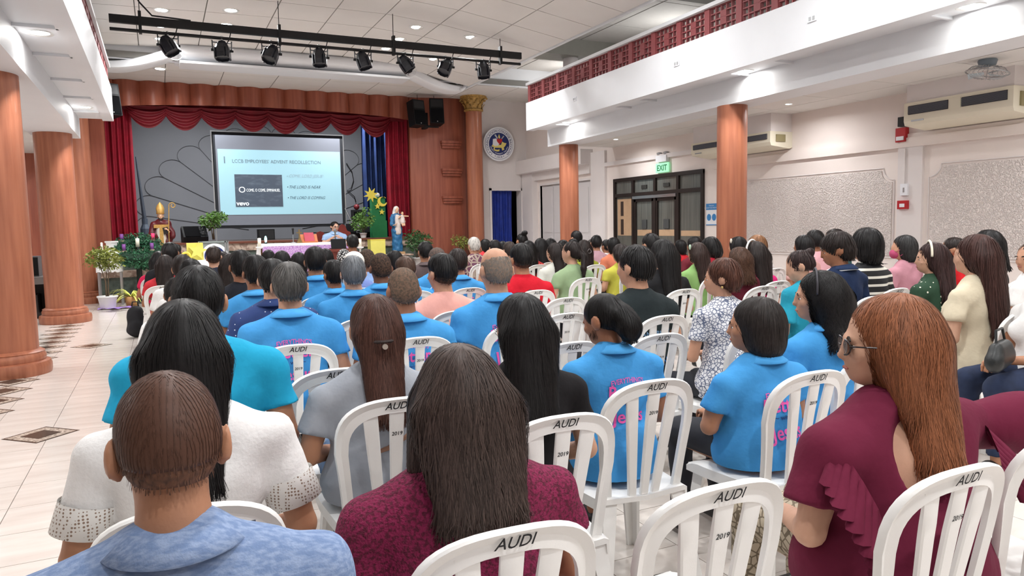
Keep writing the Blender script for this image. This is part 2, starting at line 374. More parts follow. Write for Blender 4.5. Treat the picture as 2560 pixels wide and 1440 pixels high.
# ---- white scrolled cornice over the stage front
def cornice():
    root = thing('scroll_cornice', 'white scrolled plaster cornice hung over the stage front', 'cornice', (0, 15.2, 0))
    prof = []                                        # bull nose section in (y, z)
    for k in range(15):
        a = math.pi*(.5+k/14.*1.06); prof.append((-.02+.34*math.cos(a), 4.74+.17*math.sin(a)+.0))
    prof = [(.3, 4.92), (.0, 4.92)]+[(q[0], q[1]) for q in prof]+[(.05, 4.535), (.3, 4.535)]
    b = MB(); n = len(prof); xs = [.42+(4.55)*i/40 for i in range(41)]
    for i, x in enumerate(xs):
        e = min(x-.42, 4.97-x); s_ = 1 if e > .16 else math.sqrt(max(0, 1-((.16-e)/.16)**2))*.55+.45
        for y, z in prof: b.v.append((x, y*s_ if y < 0 else y, 4.72+(z-4.72)*(.75+.25*s_)))
    for i in range(40):
        for k in range(n-1): b.f.append((i*n+k, (i+1)*n+k, (i+1)*n+k+1, i*n+k+1))
    b.f.append(tuple(range(n))); b.f.append(tuple(40*n+k for k in range(n))[::-1])
    smooth_by_angle(b.obj('cornice_body', GLOSSW, root), 40)
    MB().box(.5, 4.9, -.3, .28, 4.50, 4.545).obj('cornice_lip', GLOSSW, root)
    for x in (.43, 4.9):
        c = MB(); c.tube([(x, -.36, 4.66), (x, -.2, 4.66)], .035, 16).obj('scroll_eye', BLACK, root)
        c = MB(); c.tube([(x+.13*math.cos(a), -.335+.01*math.sin(a), 4.66+.13*math.sin(a)) for a in np.linspace(0, 6.28, 30)], .006, 6).obj('scroll_ring', GLOSSW, root)
    for sgn, x0 in ((-1, .42), (1, 4.95)):
        a = MB(); pts = []
        for k in range(25):
            t = k/24.; x = x0+sgn*(-.05+1.35*t)+(0 if sgn > 0 else 0)
            z = 4.72-.26*math.sin(t*math.pi*.62)**1.2-.0*t; y = -.2+.35*t
            hgt = .17-.06*t; pts.append((x, y, z, hgt))
        for x, y, z, h_ in pts:
            a.v += [(x, y-.06, z-h_/2), (x, y-.02, z-h_/2-.03), (x, y+.32, z-h_/2-.03), (x, y+.32, z+h_/2), (x, y-.03, z+h_/2), (x, y-.06, z+h_/2-.03)]
        for k in range(24):
            for j in range(6): a.f.append((6*k+j, 6*k+(j+1) % 6, 6*k+6+(j+1) % 6, 6*k+6+j))
        a.f.append(tuple(range(6))); a.f.append(tuple(144+j for j in range(6)))
        smooth_by_angle(a.obj('scroll_arm', GLOSSW, root), 40)
        if sgn > 0:
            v = MB(); ex, ez = pts[-1][0]-.1, pts[-1][2]+.16
            v.tube([(ex+(.2-.028*t)*math.cos(-1.4+t*1.15), .1, ez-.02+(.2-.028*t)*math.sin(-1.4+t*1.15)) for t in np.linspace(0, 6, 40)], [.05-.005*t for t in np.linspace(0, 6, 40)], 8)
            v.obj('volute', GLOSSW, root, True)
cornice()
# ---- galleries: fascia, soffit, beam; lattice balustrade
def gx(y): return 6.71-.0285*(13.13-y)
def gbox(mb, a, b, y0, y1, z0, z1): return mb.hexa([(gx(y0)+a, y0, z0), (gx(y0)+b, y0, z0), (gx(y1)+b, y1, z0), (gx(y1)+a, y1, z0), (gx(y0)+a, y0, z1), (gx(y0)+b, y0, z1), (gx(y1)+b, y1, z1), (gx(y1)+a, y1, z1)])
GY1 = 13.13
g = MB(); gbox(g, 0, .16, YB, GY1, ZSOF, ZFAS); gbox(g, .16, 1.95, YB, GY1, ZFAS-.12, ZFAS-.02)
struct('wall_gallery_right', g, GLOSSW, 'long white fascia of the right gallery')
gr_ = bpy.data.objects['wall_gallery_right']
g = MB(); gbox(g, .16, .52, YB, GY1, ZSOF+.03, ZSOF+.06); g.obj('soffit', GLOSSW, gr_)
for y in (12.2, 10.1, 9.4, 7.35, 6.6, 4.6, 3.9): gbox(MB(), .16, .5, y-.02, y+.02, ZSOF, ZSOF+.03).obj('soffit_rib', GLOSSW, gr_)
g = MB(); gbox(g, .48, .95, YB, GY1, ZBEAM, ZSOF+.1); struct('trim_4', g, GLOSSW, 'deep white beam carried by the right columns')
g = MB(); g.hexa([(gx(YB)+.9, YB, 3.02), (XR, YB, 3.02), (XR, GY1, 3.02), (gx(GY1)+.9, GY1, 3.02), (gx(YB)+.9, YB, 3.1), (XR, YB, 3.1), (XR, GY1, 3.1), (gx(GY1)+.9, GY1, 3.1)])
struct('ceiling_aisle', g, CEILRIB, 'white panel ceiling under the right gallery')
ca = bpy.data.objects['ceiling_aisle']
for k in range(14):
    for i in range(2):
        y0, y1 = 13.1-1.02*k-1.01, 13.1-1.02*k; xa = 7.55 if i == 0 else 8.16
        MB().box(xa+.006, xa+.604 if i == 0 else XR, y0, y1, 3.0, 3.025).obj('ceiling_panel', CEIL, ca)
# left gallery
struct('wall_gallery_left', MB().box(-.76, -.60, YB, 14.1, ZSOF, ZFAS).box(-2.6, -.76, YB, 14.1, ZFAS-.12, ZFAS-.02), GLOSSW, 'white fascia of the left gallery')
gl = bpy.data.objects['wall_gallery_left']
MB().box(-1.12, -.76, YB, 14.1, ZSOF+.03, ZSOF+.06).obj('soffit', GLOSSW, gl)
for y in (13.2, 11.9, 10.6, 9.2, 8.0): MB().box(-1.1, -.74, y-.02, y+.02, ZSOF, ZSOF+.03).obj('soffit_rib', GLOSSW, gl)
struct('trim_5', MB().box(-1.75, -1.1, YB, 14.1, ZBEAM, ZSOF+.1), GLOSSW, 'deep white beam carried by the left columns')
struct('ceiling_left_aisle', MB().box(XL, -1.7, YB, YF+.3, 3.02, 3.1), CEIL, 'white ceiling under the left gallery')
def lattice_panel(wd, ht):
    """open block of crossing bars with a square knot in the middle, in (y,z)"""
    m = MB(); t = .05; b = .015
    bars = [(0, wd, z, z+b) for z in np.linspace(0, ht-b, 5)]+[]
    for y0, y1, z0, z1 in bars: m.box(0, t, y0, y1, z0, z1)
    for y in np.linspace(0, wd-b, 6): m.box(.003, t-.003, y, y+b, 0, ht)
    for cz_ in (ht*.36, ht*.64): m.box(-.004, t+.004, wd*.39, wd*.61, cz_-.04, cz_+.04)
    m.box(-.002, t, wd*.44, wd*.56, ht*.3, ht*.7)
    return m
def balustrade(name, label, side):
    root = thing(name, label, 'balustrade', (0, 0, 0))
    wd, post = .50, .10; me = lattice_panel(wd, ZRAIL-.05-ZFAS).me('lattice_panel', MAROON); pme = MB().box(0, .06, 0, post, 0, ZRAIL-.05-ZFAS).me('post', MAROON)
    y = (GY1 if side > 0 else 14.1)-.02
    while y > 3.0:
        x = gx(y)+.04 if side > 0 else -.70
        y -= post; link('post', pme, root, loc=(x, y, ZFAS))
        y -= wd; link('lattice_panel', me, root, loc=(x+.01, y, ZFAS))
    r = MB()
    if side > 0: gbox(r, .0, .16, 2.4, GY1, ZRAIL-.05, ZRAIL)
    else: r.box(-.76, -.60, 2.4, 14.1, ZRAIL-.05, ZRAIL)
    r.obj('hand_rail', GLOSSW, root)
balustrade('lattice_balustrade', 'maroon block lattice balustrade of the right gallery', 1)
balustrade('lattice_balustrade', 'maroon block lattice balustrade of the left gallery', -1)
# ---- columns
def column(x, y, r, z1, label, base=True, cap=False, mat=WOOD, z0=0.):
    root = thing('column', label, 'column', (x, y, z0), 0, 'wood veneer columns of the hall')
    sh = MB().lathe([(r, .1 if base else 0), (r, z1-z0)], n=48).obj('shaft', mat, root); smooth_by_angle(sh, 60)
    if base:
        k = r*.27
        smooth_by_angle(MB().lathe([(r+1.35*k, 0), (r+1.45*k, .035), (r+1.45*k, .09), (r+1.3*k, .125), (r+.75*k, .135), (r+.82*k, .16), (r+.82*k, .185), (r+.6*k, .215), (r+.05, .225), (r, .25)], n=48).obj('base', mat, root), 50)
    return root
column(-1.45, 8.75, .27, ZBEAM, 'nearest wood veneer column at the left edge')
column(-1.43, 13.5, .265, ZBEAM, 'second wood veneer column from the left edge')
column(-1.42, 17.0, .25, 4.58, 'wood veneer column touching the stage at the left')
for (u, v, wpx, lab) in ((1830, 264, 74, 'nearer wood veneer column of the right gallery'), (1419, 362, 48, 'farther wood veneer column of the right gallery')):
    p = at_z(u, v, ZBEAM); c = RC.T @ (p-[0, 0, EYE]); r = wpx*(-c[2])/F/2
    column(p[0]+.05, p[1]+.05, r, ZBEAM, lab)
q = column(7.13, 16.8, .2, 4.2, 'slender wood veneer column with gilded capital beside the stage')
capm = MB().lathe([(.2, 4.2), (.24, 4.22), (.24, 4.25), (.2, 4.27), (.22, 4.36), (.27, 4.5), (.33, 4.54), (.33, 4.575)], n=24)
cp = smooth_by_angle(capm.obj('capital', GOLD, q), 40)
leaf = MB()
for ring, (z, r, n) in enumerate(((4.27, .215, 10), (4.36, .225, 10))):
    for k in range(n):
        a = 2*math.pi*(k+.5*ring)/n; ca_, sa = math.cos(a), math.sin(a)
        leaf.sheet(lambda u, v: ((r+.01+.07*v**2)*ca_-(u-.5)*.11*(1-.5*v)*sa, (r+.01+.07*v**2)*sa+(u-.5)*.11*(1-.5*v)*ca_, z+.12*v-.02*v**4+.015*abs(u-.5)), 3, 4)
leaf.obj('acanthus_leaves', GOLD, cp, True)
for k in range(4):
    a = math.pi/4+math.pi/2*k; ca_, sa = math.cos(a), math.sin(a); vl = MB()
    vl.tube([(.30*ca_+(.06-.009*t)*math.cos(t*1.2)*ca_, .30*sa+(.06-.009*t)*math.cos(t*1.2)*sa, 4.48+(.06-.009*t)*math.sin(t*1.2)) for t in np.linspace(0, 5, 26)], .022, 7).obj('volute', GOLD, cp, True)
struct('trim_6', MB().lathe([(.15, 3.82), (.15, 4.98)], (7.5, 12.7, 0), 28), WHITE, 'white round gallery post above the far right column', True)
# ---- red wood veneer piers of the proscenium
struct('wall_stage_left', MB().box(XL, -.92, 17.3, 17.55, 0, 4.58), WOODD, 'red wood wall left of the stage')
pier = MB()
def pierf(u, v):
    a = u*math.pi*.5; return (5.68+1.5*math.sin(a*.95)*1.0, 17.42-.42*(1-math.cos(a))*0-.5*math.sin(u*math.pi)*.5, v*4.58)
pier.sheet(pierf, 24, 1); pier.box(5.68, 7.3, 17.42, 17.6, 0, 4.58)
pr = struct('wall_stage_right', pier, WOODD, 'bowed red wood pier right of the stage', True)
for z in (1.98, 2.66, 3.34):
    for dz, ex in ((0, .0), (.06, .03), (.12, .05)):
        s = MB(); pts = [pierf(u, 0) for u in np.linspace(.34-ex*.3, .62+ex*.3, 8)]
        for (x, y, _) in pts: s.v += [(x, y-.07-ex*1.2, z+dz), (x, y+.05, z+dz), (x, y+.05, z+dz+.055), (x, y-.07-ex*1.2, z+dz+.055)]
        for k in range(7):
            for j in range(4): s.f.append((4*k+j, 4*k+(j+1) % 4, 4*k+4+(j+1) % 4, 4*k+4+j))
        s.f += [(0, 1, 2, 3), (31, 30, 29, 28)]
        s.obj('ledge_moulding', WOODD, pr)

struct('trim_7', MB().box(XL, XR, 15.23, 15.28, 4.56, 5.06), GLOSSW, 'white riser board behind the scrolled cornice')
# ================================================================== STAGE
SZ = 1.165                                            # stage floor height
SF = M('stage_floor_boards', (96, 84, 78), .45, var=.25, vs=3, st=(1, 6, 1)); STONE = M('crazed_stone_band', (196, 176, 160), .6, rgb2=(150, 126, 112), vs=9, thr=(.48, .56))
MARB = M('green_marble', (78, 92, 86), .3, rgb2=(112, 124, 116), vs=10, bump=.02)
EDGE = M('stage_edge_wood', (112, 62, 46), .45)
stg = struct('floor_stage', MB().box(-4.3, 7.3, 17.6, 21.2, 0, SZ), SF, 'raised wooden stage floor')
MB().box(-.92, 5.7, 17.05, 17.62, SZ-.04, SZ+.002).obj('stage_nosing', EDGE, stg)
MB().box(-.92, 5.7, 17.1, 17.62, SZ-.2, SZ-.04).obj('stone_band', STONE, stg)
MB().box(-.92, 5.7, 17.15, 17.62, .6, SZ-.2).obj('marble_face', MARB, stg)
MB().box(-1.15, 6.3, 16.75, 17.3, .5, .63).obj('stone_band', STONE, stg)
MB().box(-1.15, 6.3, 16.8, 17.3, .16, .5).obj('marble_face', MARB, stg)
MB().box(-1.15, 6.6, 16.55, 17.3, 0, .16).obj('lower_step', M('step_brown_tile', (120, 92, 76), .4, var=.2), stg)
pf = struct('floor_platform', MB().box(1.7, 6.2, 14.9, 16.75, 0, .46), MARB, 'low altar platform before the stage')
MB().box(1.68, 6.22, 14.88, 16.75, .46, .5).obj('platform_top', STONE, pf)
YW = 20.6
bw = struct('wall_stage_back', MB().box(-4.3, 7.3, YW, YW+.2, 0, 5), GREYWALL, 'grey stage backdrop wall with a scallop shell outline')
struct('wall_stage_side', MB().box(-4.4, -4.3, 17.5, YW, 0, 5).box(7.3, 7.4, 17.6, YW, 0, 5), GREYWALL, 'grey side walls of the stage')
struct('ceiling_stage_house', MB().box(-4.3, 7.3, 17.5, YW, 4.9, 5.0), M('stage_house_dark', (70, 70, 74), .9), 'dark ceiling over the stage')
# scallop shell outline behind the screen
LINE = M('shell_outline_dark', (74, 76, 80), .7); cx, cz0 = at_y(690, 572, YW)[0], SZ+.1
nl = 16; R0 = 3.15
for k in range(nl):
    a0, a1 = math.pi*(k+.2)/(nl+.0) , math.pi*(k+1)/(nl+.0)
    a0 = math.pi*k/nl; am = (a0+a1)/2; s = MB(); rr = R0*(1.0 if k not in (0, nl-1) else .97)
    def pt(r, a): return (cx+r*math.cos(a)*1.02, YW-.012, cz0+.05+r*math.sin(a)*.84)
    hw = rr*math.sin((a1-a0)/2); s.tube([pt(.7, a0), pt(rr, a0)], .006, 5)
    ctr = np.array(pt(rr*math.cos((a1-a0)/2), am)); p0, p1 = np.array(pt(rr, a0)), np.array(pt(rr, a1)); out = np.array(pt(rr+hw, am))-ctr
    s.tube([ctr+math.cos(t)*(p0-p1)/2+math.sin(t)*out*.9 for t in np.linspace(0, math.pi, 14)], .006, 5)
    s.obj('shell_rib', LINE, bw)
# ---- pelmet of bowed veneer boards
pel = thing('stage_pelmet', 'scalloped red wood pelmet across the top of the stage', 'pelmet', (0, 17.4, 0))
n = 13; x0, x1 = -.72, 5.66
def botz(x):
    t = (x-x0)/(x1-x0); return 4.03+.13*math.sin(math.pi*t)**.7*1.0
for k in range(n):
    a, b = x0+(x1-x0)*k/n, x0+(x1-x0)*(k+1)/n; m = MB()
    m.sheet(lambda u, v: (a+(b-a)*u, -.15*math.sin(math.pi*u)**.8, (botz(a+(b-a)*u)-.025*math.sin(math.pi*u))*(1-v)+4.572*v), 12, 1)
    m.sheet(lambda u, v: (a+(b-a)*u, .03, botz(a+(b-a)*u)*(1-v)+4.572*v), 1, 1)
    m.obj('pelmet_board', WOODD, pel, True)
MB().box(-.95, x0, -.06, .1, 3.95, 4.572).obj('pelmet_end', WOODD, pel)
# ---- swag valance
val = thing('swag_valance', 'dark red satin valance hanging in swags under the pelmet', 'valance', (0, 17.62, 0))
ns = 8; xs = np.linspace(-.45, 5.2, ns+1)
for k in range(ns):
    a, b = xs[k]-.04, xs[k+1]+.04; m = MB(); dp = .34+.03*math.sin(k*2.1)
    def f(u, v):
        sg = 1-(2*u-1)**2; z = 4.18-v*(.2+dp*sg)-.02; y = -.03+.05*math.sin(v*26+1.5*sg)*(.35+.65*sg)*.6-.09*sg*v
        return (a+(b-a)*u, y, z)
    m.sheet(f, 22, 36); m.obj('swag', RED2, val, True)
MB().box(-.9, 5.6, .02, .06, 4.02, 4.5).obj('valance_backing', RED2, val)
# ---- stage curtains
def drape(name, label, xa, xb, y, z0, z1, mat, folds, group=None, amp=.06, thing_cat='curtain', bot=0.):
    m = MB(); nu = folds*10
    def f(u, v, off): return (xa+(xb-xa)*u+bot*(1-v)*(u-.5), y+off+amp*math.sin(u*folds*2*math.pi+.6*math.sin(v*3))*(1-.35*v)+.02*math.sin(u*17+v*5), z0+(z1-z0)*v)
    m.sheet(lambda u, v: f(u, v, 0), nu, 14); m.sheet(lambda u, v: f(1-u, v, .012), nu, 14)
    return tag(m.obj(name, mat, None, True), label, thing_cat, group)
NAVY = M('navy_velvet', (28, 52, 104), .8, var=.3, vs=4)
drape('stage_curtain', 'red velvet curtain at the left side of the stage', -1.0, -.42, 17.75, SZ+.01, 4.15, RED, 5)
drape('stage_curtain', 'red velvet curtain beside the right pier', 5.15, 5.85, 17.75, SZ+.01, 4.1, RED, 6)
drape('stage_curtain', 'navy blue stage curtain next to the red one', 4.7, 5.5, 18.35, SZ+.01, 4.5, NAVY, 6)
BLUEC = M('royal_blue_curtain', (24, 52, 150), .6, var=.3, vs=8, bump=.06, bs=70)
drape('doorway_curtain', 'royal blue curtain hung in the doorway by the seal', 7.74, 8.36, YF+.12, .02, CWZ, BLUEC, 5, amp=.035)
# ---- projection screen with the slide
YSC = 18.6
scr = thing('projection_screen', 'projection screen on black frame showing the advent slide', 'screen', (0, YSC, 0))
TL, TR, BL, BR = [at_y(*q, YSC) for q in ((527, 329), (857, 340), (543, 575), (863, 562))]
xl, xr, zt, zb = (TL[0]+BL[0])/2, (TR[0]+BR[0])/2, (TL[2]+TR[2])/2, (BL[2]+BR[2])/2
MB().box(xl, xr, .02, .05, zb, zt).obj('screen_border', M('screen_border_black', (30, 32, 38), .7), scr)
MB().box(xl+.07, xr-.07, .004, .02, zb+.07, zt-.07).obj('screen_cloth', M('screen_cloth_grey', (112, 116, 126), .8, emit=.1), scr)
MB().box(xl-.025, xl, -.01, .05, SZ, zt+.03).box(xr, xr+.025, -.01, .05, SZ, zt+.03).box(xl, xr, -.01, .05, zt, zt+.025).obj('screen_stand', STEEL, scr)
for xx, sg in ((xl, -1), (xr, 1)):
    m = MB(); m.tube([(xx, .0, SZ+.75), (xx+sg*.3, -.15, SZ+.02)], .02, 8); m.obj('stand_brace', STEEL, scr)
sl, sr, sb, st_ = xl+.11, xr-.08, zb+.32, zt-.40
SLIDE = M('slide_pale_blue', (140, 178, 190), .8, emit=.32)
MB().box(sl, sr, .0, .006, sb, st_).obj('slide_ground', SLIDE, scr)
SG = M('slide_grey_text', (112, 134, 148), .8); SD = M('slide_dark_text', (62, 84, 104), .8); SL = M('slide_light_text', (150, 176, 190), .8); SW = M('slide_white_text', (236, 244, 246), .8, emit=.4)
W_, H_ = sr-sl, st_-sb
def onslide(cx_, cy_, dy=-.003): return lambda x, y: (sl+cx_*W_+x, dy, sb+cy_*H_+y)
MB().box(sl+.045*W_, sl+.055*W_, -.003, .001, sb+.79*H_, sb+.89*H_).obj('slide_bar', SG, scr)
lettering('slide_title', "LCCB EMPLOYEES' ADVENT RECOLLECTION", .115, onslide(.47, .825), SG, scr, width=.72*W_)
pic = MB().box(sl+.12*W_, sl+.50*W_, -.004, .001, sb+.12*H_, sb+.62*H_).obj('slide_picture', M('slide_picture_night', (72, 82, 96), .8, rgb2=(96, 108, 122), vs=5, st=(1, 1, 2.5), thr=(.5, .8), emit=.12), scr)
lettering('picture_title', 'O', .2, onslide(.175, .385, -.007), SW, pic)
lettering('picture_title', 'COME, O COME, EMMANUEL', .1, onslide(.345, .375, -.007), SW, pic, width=.27*W_)
lettering('picture_mark', 'vevo', .15, onslide(.175, .165, -.007), SW, pic, bold=.02)
for yy, s, mm, wd in ((.60, 'COME, LORD JESUS!', SL, .29), (.43, 'THE LORD IS NEAR', SD, .26), (.26, 'THE LORD IS COMING', SD, .30)):
    lettering('slide_line', '•', .1, onslide(.545, yy), mm, scr)
    lettering('slide_line', s, .1, onslide(.56+wd/2, yy), mm, scr, shear=.4, width=wd*W_)
# ---- stage lighting bars and spotlights
YBAR = 11.7
bar = thing('lighting_bar', 'black lighting truss of two bars hung across the hall', 'lighting bar', (0, YBAR, 0))
xa, za = at_y(272, 45, YBAR)[0], at_y(272, 45, YBAR)[2]; xb = at_y(1302, 130, YBAR)[0]; zb2 = at_y(275, 70, YBAR)[2]
MB().box(xa, xb, -.03, .03, za-.055, za+.055).obj('cable_trough', BLACK, bar)
m = MB(); m.tube([(xa, .03, zb2), (xb, .03, zb2)], .024, 12); m.obj('light_pipe', BLACK, bar)
for u in (350, 697, 982, 1249):
    x = at_y(u, 60, YBAR)[0]
    MB().box(x-.02, x+.02, -.045, .045, zb2-.04, za+.13).obj('hanger_bracket', BLACK, bar)
    m = MB(); m.tube([(x, 0, za+.1), (x, 0, cz(x)+.01)], .006, 6); m.obj('hanger_rod', BLACK, bar)
m = MB(); xx = at_y(380, 40, YBAR)[0]; m.tube([(xx-.25, -.02, cz(xx)), (xx-.15, -.02, za+.25), (xx, -.03, za+.08), (xx+.3, -.03, za+.07), (xx+.5, -.03, za+.06)], .012, 7); m.obj('power_cable', BLACK, bar, True)
SPB = M('spotlight_black_shell', (34, 36, 44), .38, spec=.5, var=.3, vs=30); CHR = M('yoke_grey_metal', (92, 94, 98), .4, metal=.6)
spots = [(421, 112, -26, 15), (556, 125, 0, 12), (679, 133, 24, 20), (799, 142, 0, 10), (909, 150, -14, 12), (1015, 158, -32, 10), (1116, 166, 30, 15), (1210, 174, 0, 10)]
for i, (u, v, ry, rx) in enumerate(spots):
    p = at_y(u, v, YBAR); names = ['leftmost', 'second', 'third', 'fourth', 'fifth', 'sixth', 'seventh', 'rightmost']
    rt = thing('stage_spotlight', '%s black stage spotlight on the lighting bar%s' % (names[i], '' if i in (0, 7) else ' from the left'), 'spotlight', (p[0], YBAR+.03, zb2), 0, 'stage spotlights on the bar')
    dz = zb2-p[2]; Rm = Matrix.Rotation(math.radians(ry), 3, 'Y') @ Matrix.Rotation(math.radians(-rx), 3, 'X')
    body = MB().lathe([(.0, .13), (.06, .13), (.085, .09), (.115, .02), (.12, -.06), (.115, -.13), (.1, -.135), (.098, -.1), (0, -.1)], n=8).obj('housing', SPB, rt); body.location = (0, 0, -dz); body.rotation_euler = Rm.to_euler()
    for k in range(4): MB().box(-.012, .012, .1, .128, -.13, .02).obj('cooling_fin', SPB, body, rot=(0, 0, math.pi/2*k+.39))
    m = MB(); m.tube([(-.13, 0, -dz), (-.135, 0, -dz+.14), (-.12, 0, -.065), (.12, 0, -.065), (.135, 0, -dz+.14), (.13, 0, -dz)], .009, 7); m.obj('yoke', CHR, rt)
    
    for sx in (-1, 1): m = MB(); m.tube([(sx*.155, 0, -dz), (sx*.11, 0, -dz)], .02, 8); m.obj('yoke_knob', BLACK, rt)
    m = MB(); m.tube([(0, 0, -.065), (0, 0, .03)], .02, 8); m.obj('hook_clamp', STEEL, rt)
    m = MB(); m.tube([(.0, -.02, -dz+.12), (.04, -.03, -.12), (.1, -.04, -.02), (.13, -.05, za-zb2-.04)], .008, 6); m.obj('power_lead', BLACK, rt, True)
# ---- recessed ceiling lamps
LENS = M('lamp_lens_lit', (255, 253, 248), .3, emit=28.); RING = M('lamp_ring_white', (232, 232, 230), .4)
ring_me = MB().lathe([(.085, 0), (.12, -.012), (.125, 0), (.125, .02)], n=28).me('trim_ring', RING, True)
lens_me = MB().lathe([(.0, .004), (.085, .004)], n=28).me('lens', LENS); lens_me.polygons.foreach_set('use_smooth', [False]*len(lens_me.polygons))
def downlight(x, y, z, label, power, spot=None, grp='recessed lamps of the hall ceiling', on=True):
    r = thing('ceiling_downlight', label, 'lamp', (x, y, z), 0, grp)
    link('trim_ring', ring_me, r, RING); o_ = link('lens', lens_me, r, LENS, loc=(0, 0, -.008), rot=(0, 0, 0))
    if on: area_lamp('lamp_light', (0, 0, -.03), power, .17 if not spot else .06, r, 165, (.98, .99, 1.), spot=spot)
    return r
px_l = [(403, 25, 'large bright recessed lamp left above the lighting bar'), (402, 65, 'recessed lamp between the two bars at the left'), (402, 97, 'recessed lamp shining beside the leftmost spotlight'), (577, 26, 'small recessed lamp above the bar right of the large one'), (566, 62, 'recessed lamp just behind the bar above the second spotlight'),
        (1041, 68, 'recessed lamp high above the sixth spotlight'), (1000, 98, 'recessed lamp touching the bar top near the right half'), (966, 122, 'recessed lamp between the bars near the right half'), (1177, 93, 'recessed lamp above the right end of the bar'), (1085, 148, 'bright recessed lamp left of the seventh spotlight')]
for u, v, lab in px_l:
    zz = 4.8
    for _ in range(6): p = at_z(u, v, zz); zz = cz(p[0])-.006
    downlight(p[0], p[1], zz, lab, LAMP_W)
p = at_z(400, 172, 4.57); downlight(p[0], p[1], 4.57, 'recessed lamp in the low ceiling strip under the left scroll arm', LAMP_W)
for k, (x, y) in enumerate([(x, y) for y in (-4, -1, 2, 5, 8) for x in (.7, 3.0, 5.3)]):
    downlight(x, y, cz(x)-.006, 'recessed lamp in the ceiling over the rear seats', LAMP_W*1.3, grp='ceiling lamps over the rear seats')
# lamps in the gallery soffits
GL = [(12.0, 'soffit lamp above the far right column'), (7.25, 'soffit lamp above the nearer right column'), (4.3, 'soffit lamp at the upper right corner'), (1.0, 'soffit lamp behind the right edge')]
for y, lab in GL: downlight(gx(y)+.31, y, ZSOF+.03, lab, 42, 105, 'soffit lamps of the galleries')
for y, lab in ((12.85, 'soffit lamp above the second left column'), (8.3, 'soffit lamp at the upper left corner'), (3.5, 'soffit lamp behind the left edge')): downlight(-.93, y, ZSOF+.03, lab, 42, 105, 'soffit lamps of the galleries')
# fill lamps added to brighten the right aisle, then lamps over the stage house
for k, (y, wt) in enumerate(((11.8, 9), (7.55, 9), (3.4, 12), (-1.5, 12))):
    dl = downlight(7.95, y, 3.0, ('small added fill lamp in the aisle ceiling near the far right column', 'small added fill lamp in the aisle ceiling near the nearer right column', 'small added fill lamp in the aisle ceiling beside the long air conditioner', 'small added fill lamp in the aisle ceiling behind the right edge')[k], wt, None, 'added fill lamps of the right aisle')
    dl.scale = (.45, .45, .45)
for k, x in enumerate((.8, 4.2)): downlight(x, 18.1, 4.9, 'lamp inside the stage house', 75, None, 'stage house lamps')
for k, y in enumerate((4., 9.5, 15.)): downlight(-3.0, y, 3.02, 'flush lamp under the left gallery ceiling', 22, None, 'flush lamps of the left aisle')
for k, y in enumerate((14.4, 10.6, 6.4)):  # unseen fill lamps added behind the lattice to lighten the gallery ceiling
    r = thing('gallery_fill_lamp', 'unseen fill lamp added on the wall behind the right gallery', 'lamp', (XR, y, 4.25), 0, 'added fill lamps of the right gallery')
    MB().box(-.06, 0, -.3, .3, -.03, .03).obj('lamp_body', RING, r); m = MB(); m.tube([(-.08, -.28, 0), (-.08, .28, 0)], .016, 10); m.obj('lamp_tube', M('tube_lit', (255, 253, 248), .3, emit=6.), r)
    area_lamp('lamp_light', (-.12, 0, .02), 7, .3, r, 170, (.98, .99, 1.), (0, math.radians(110), 0))
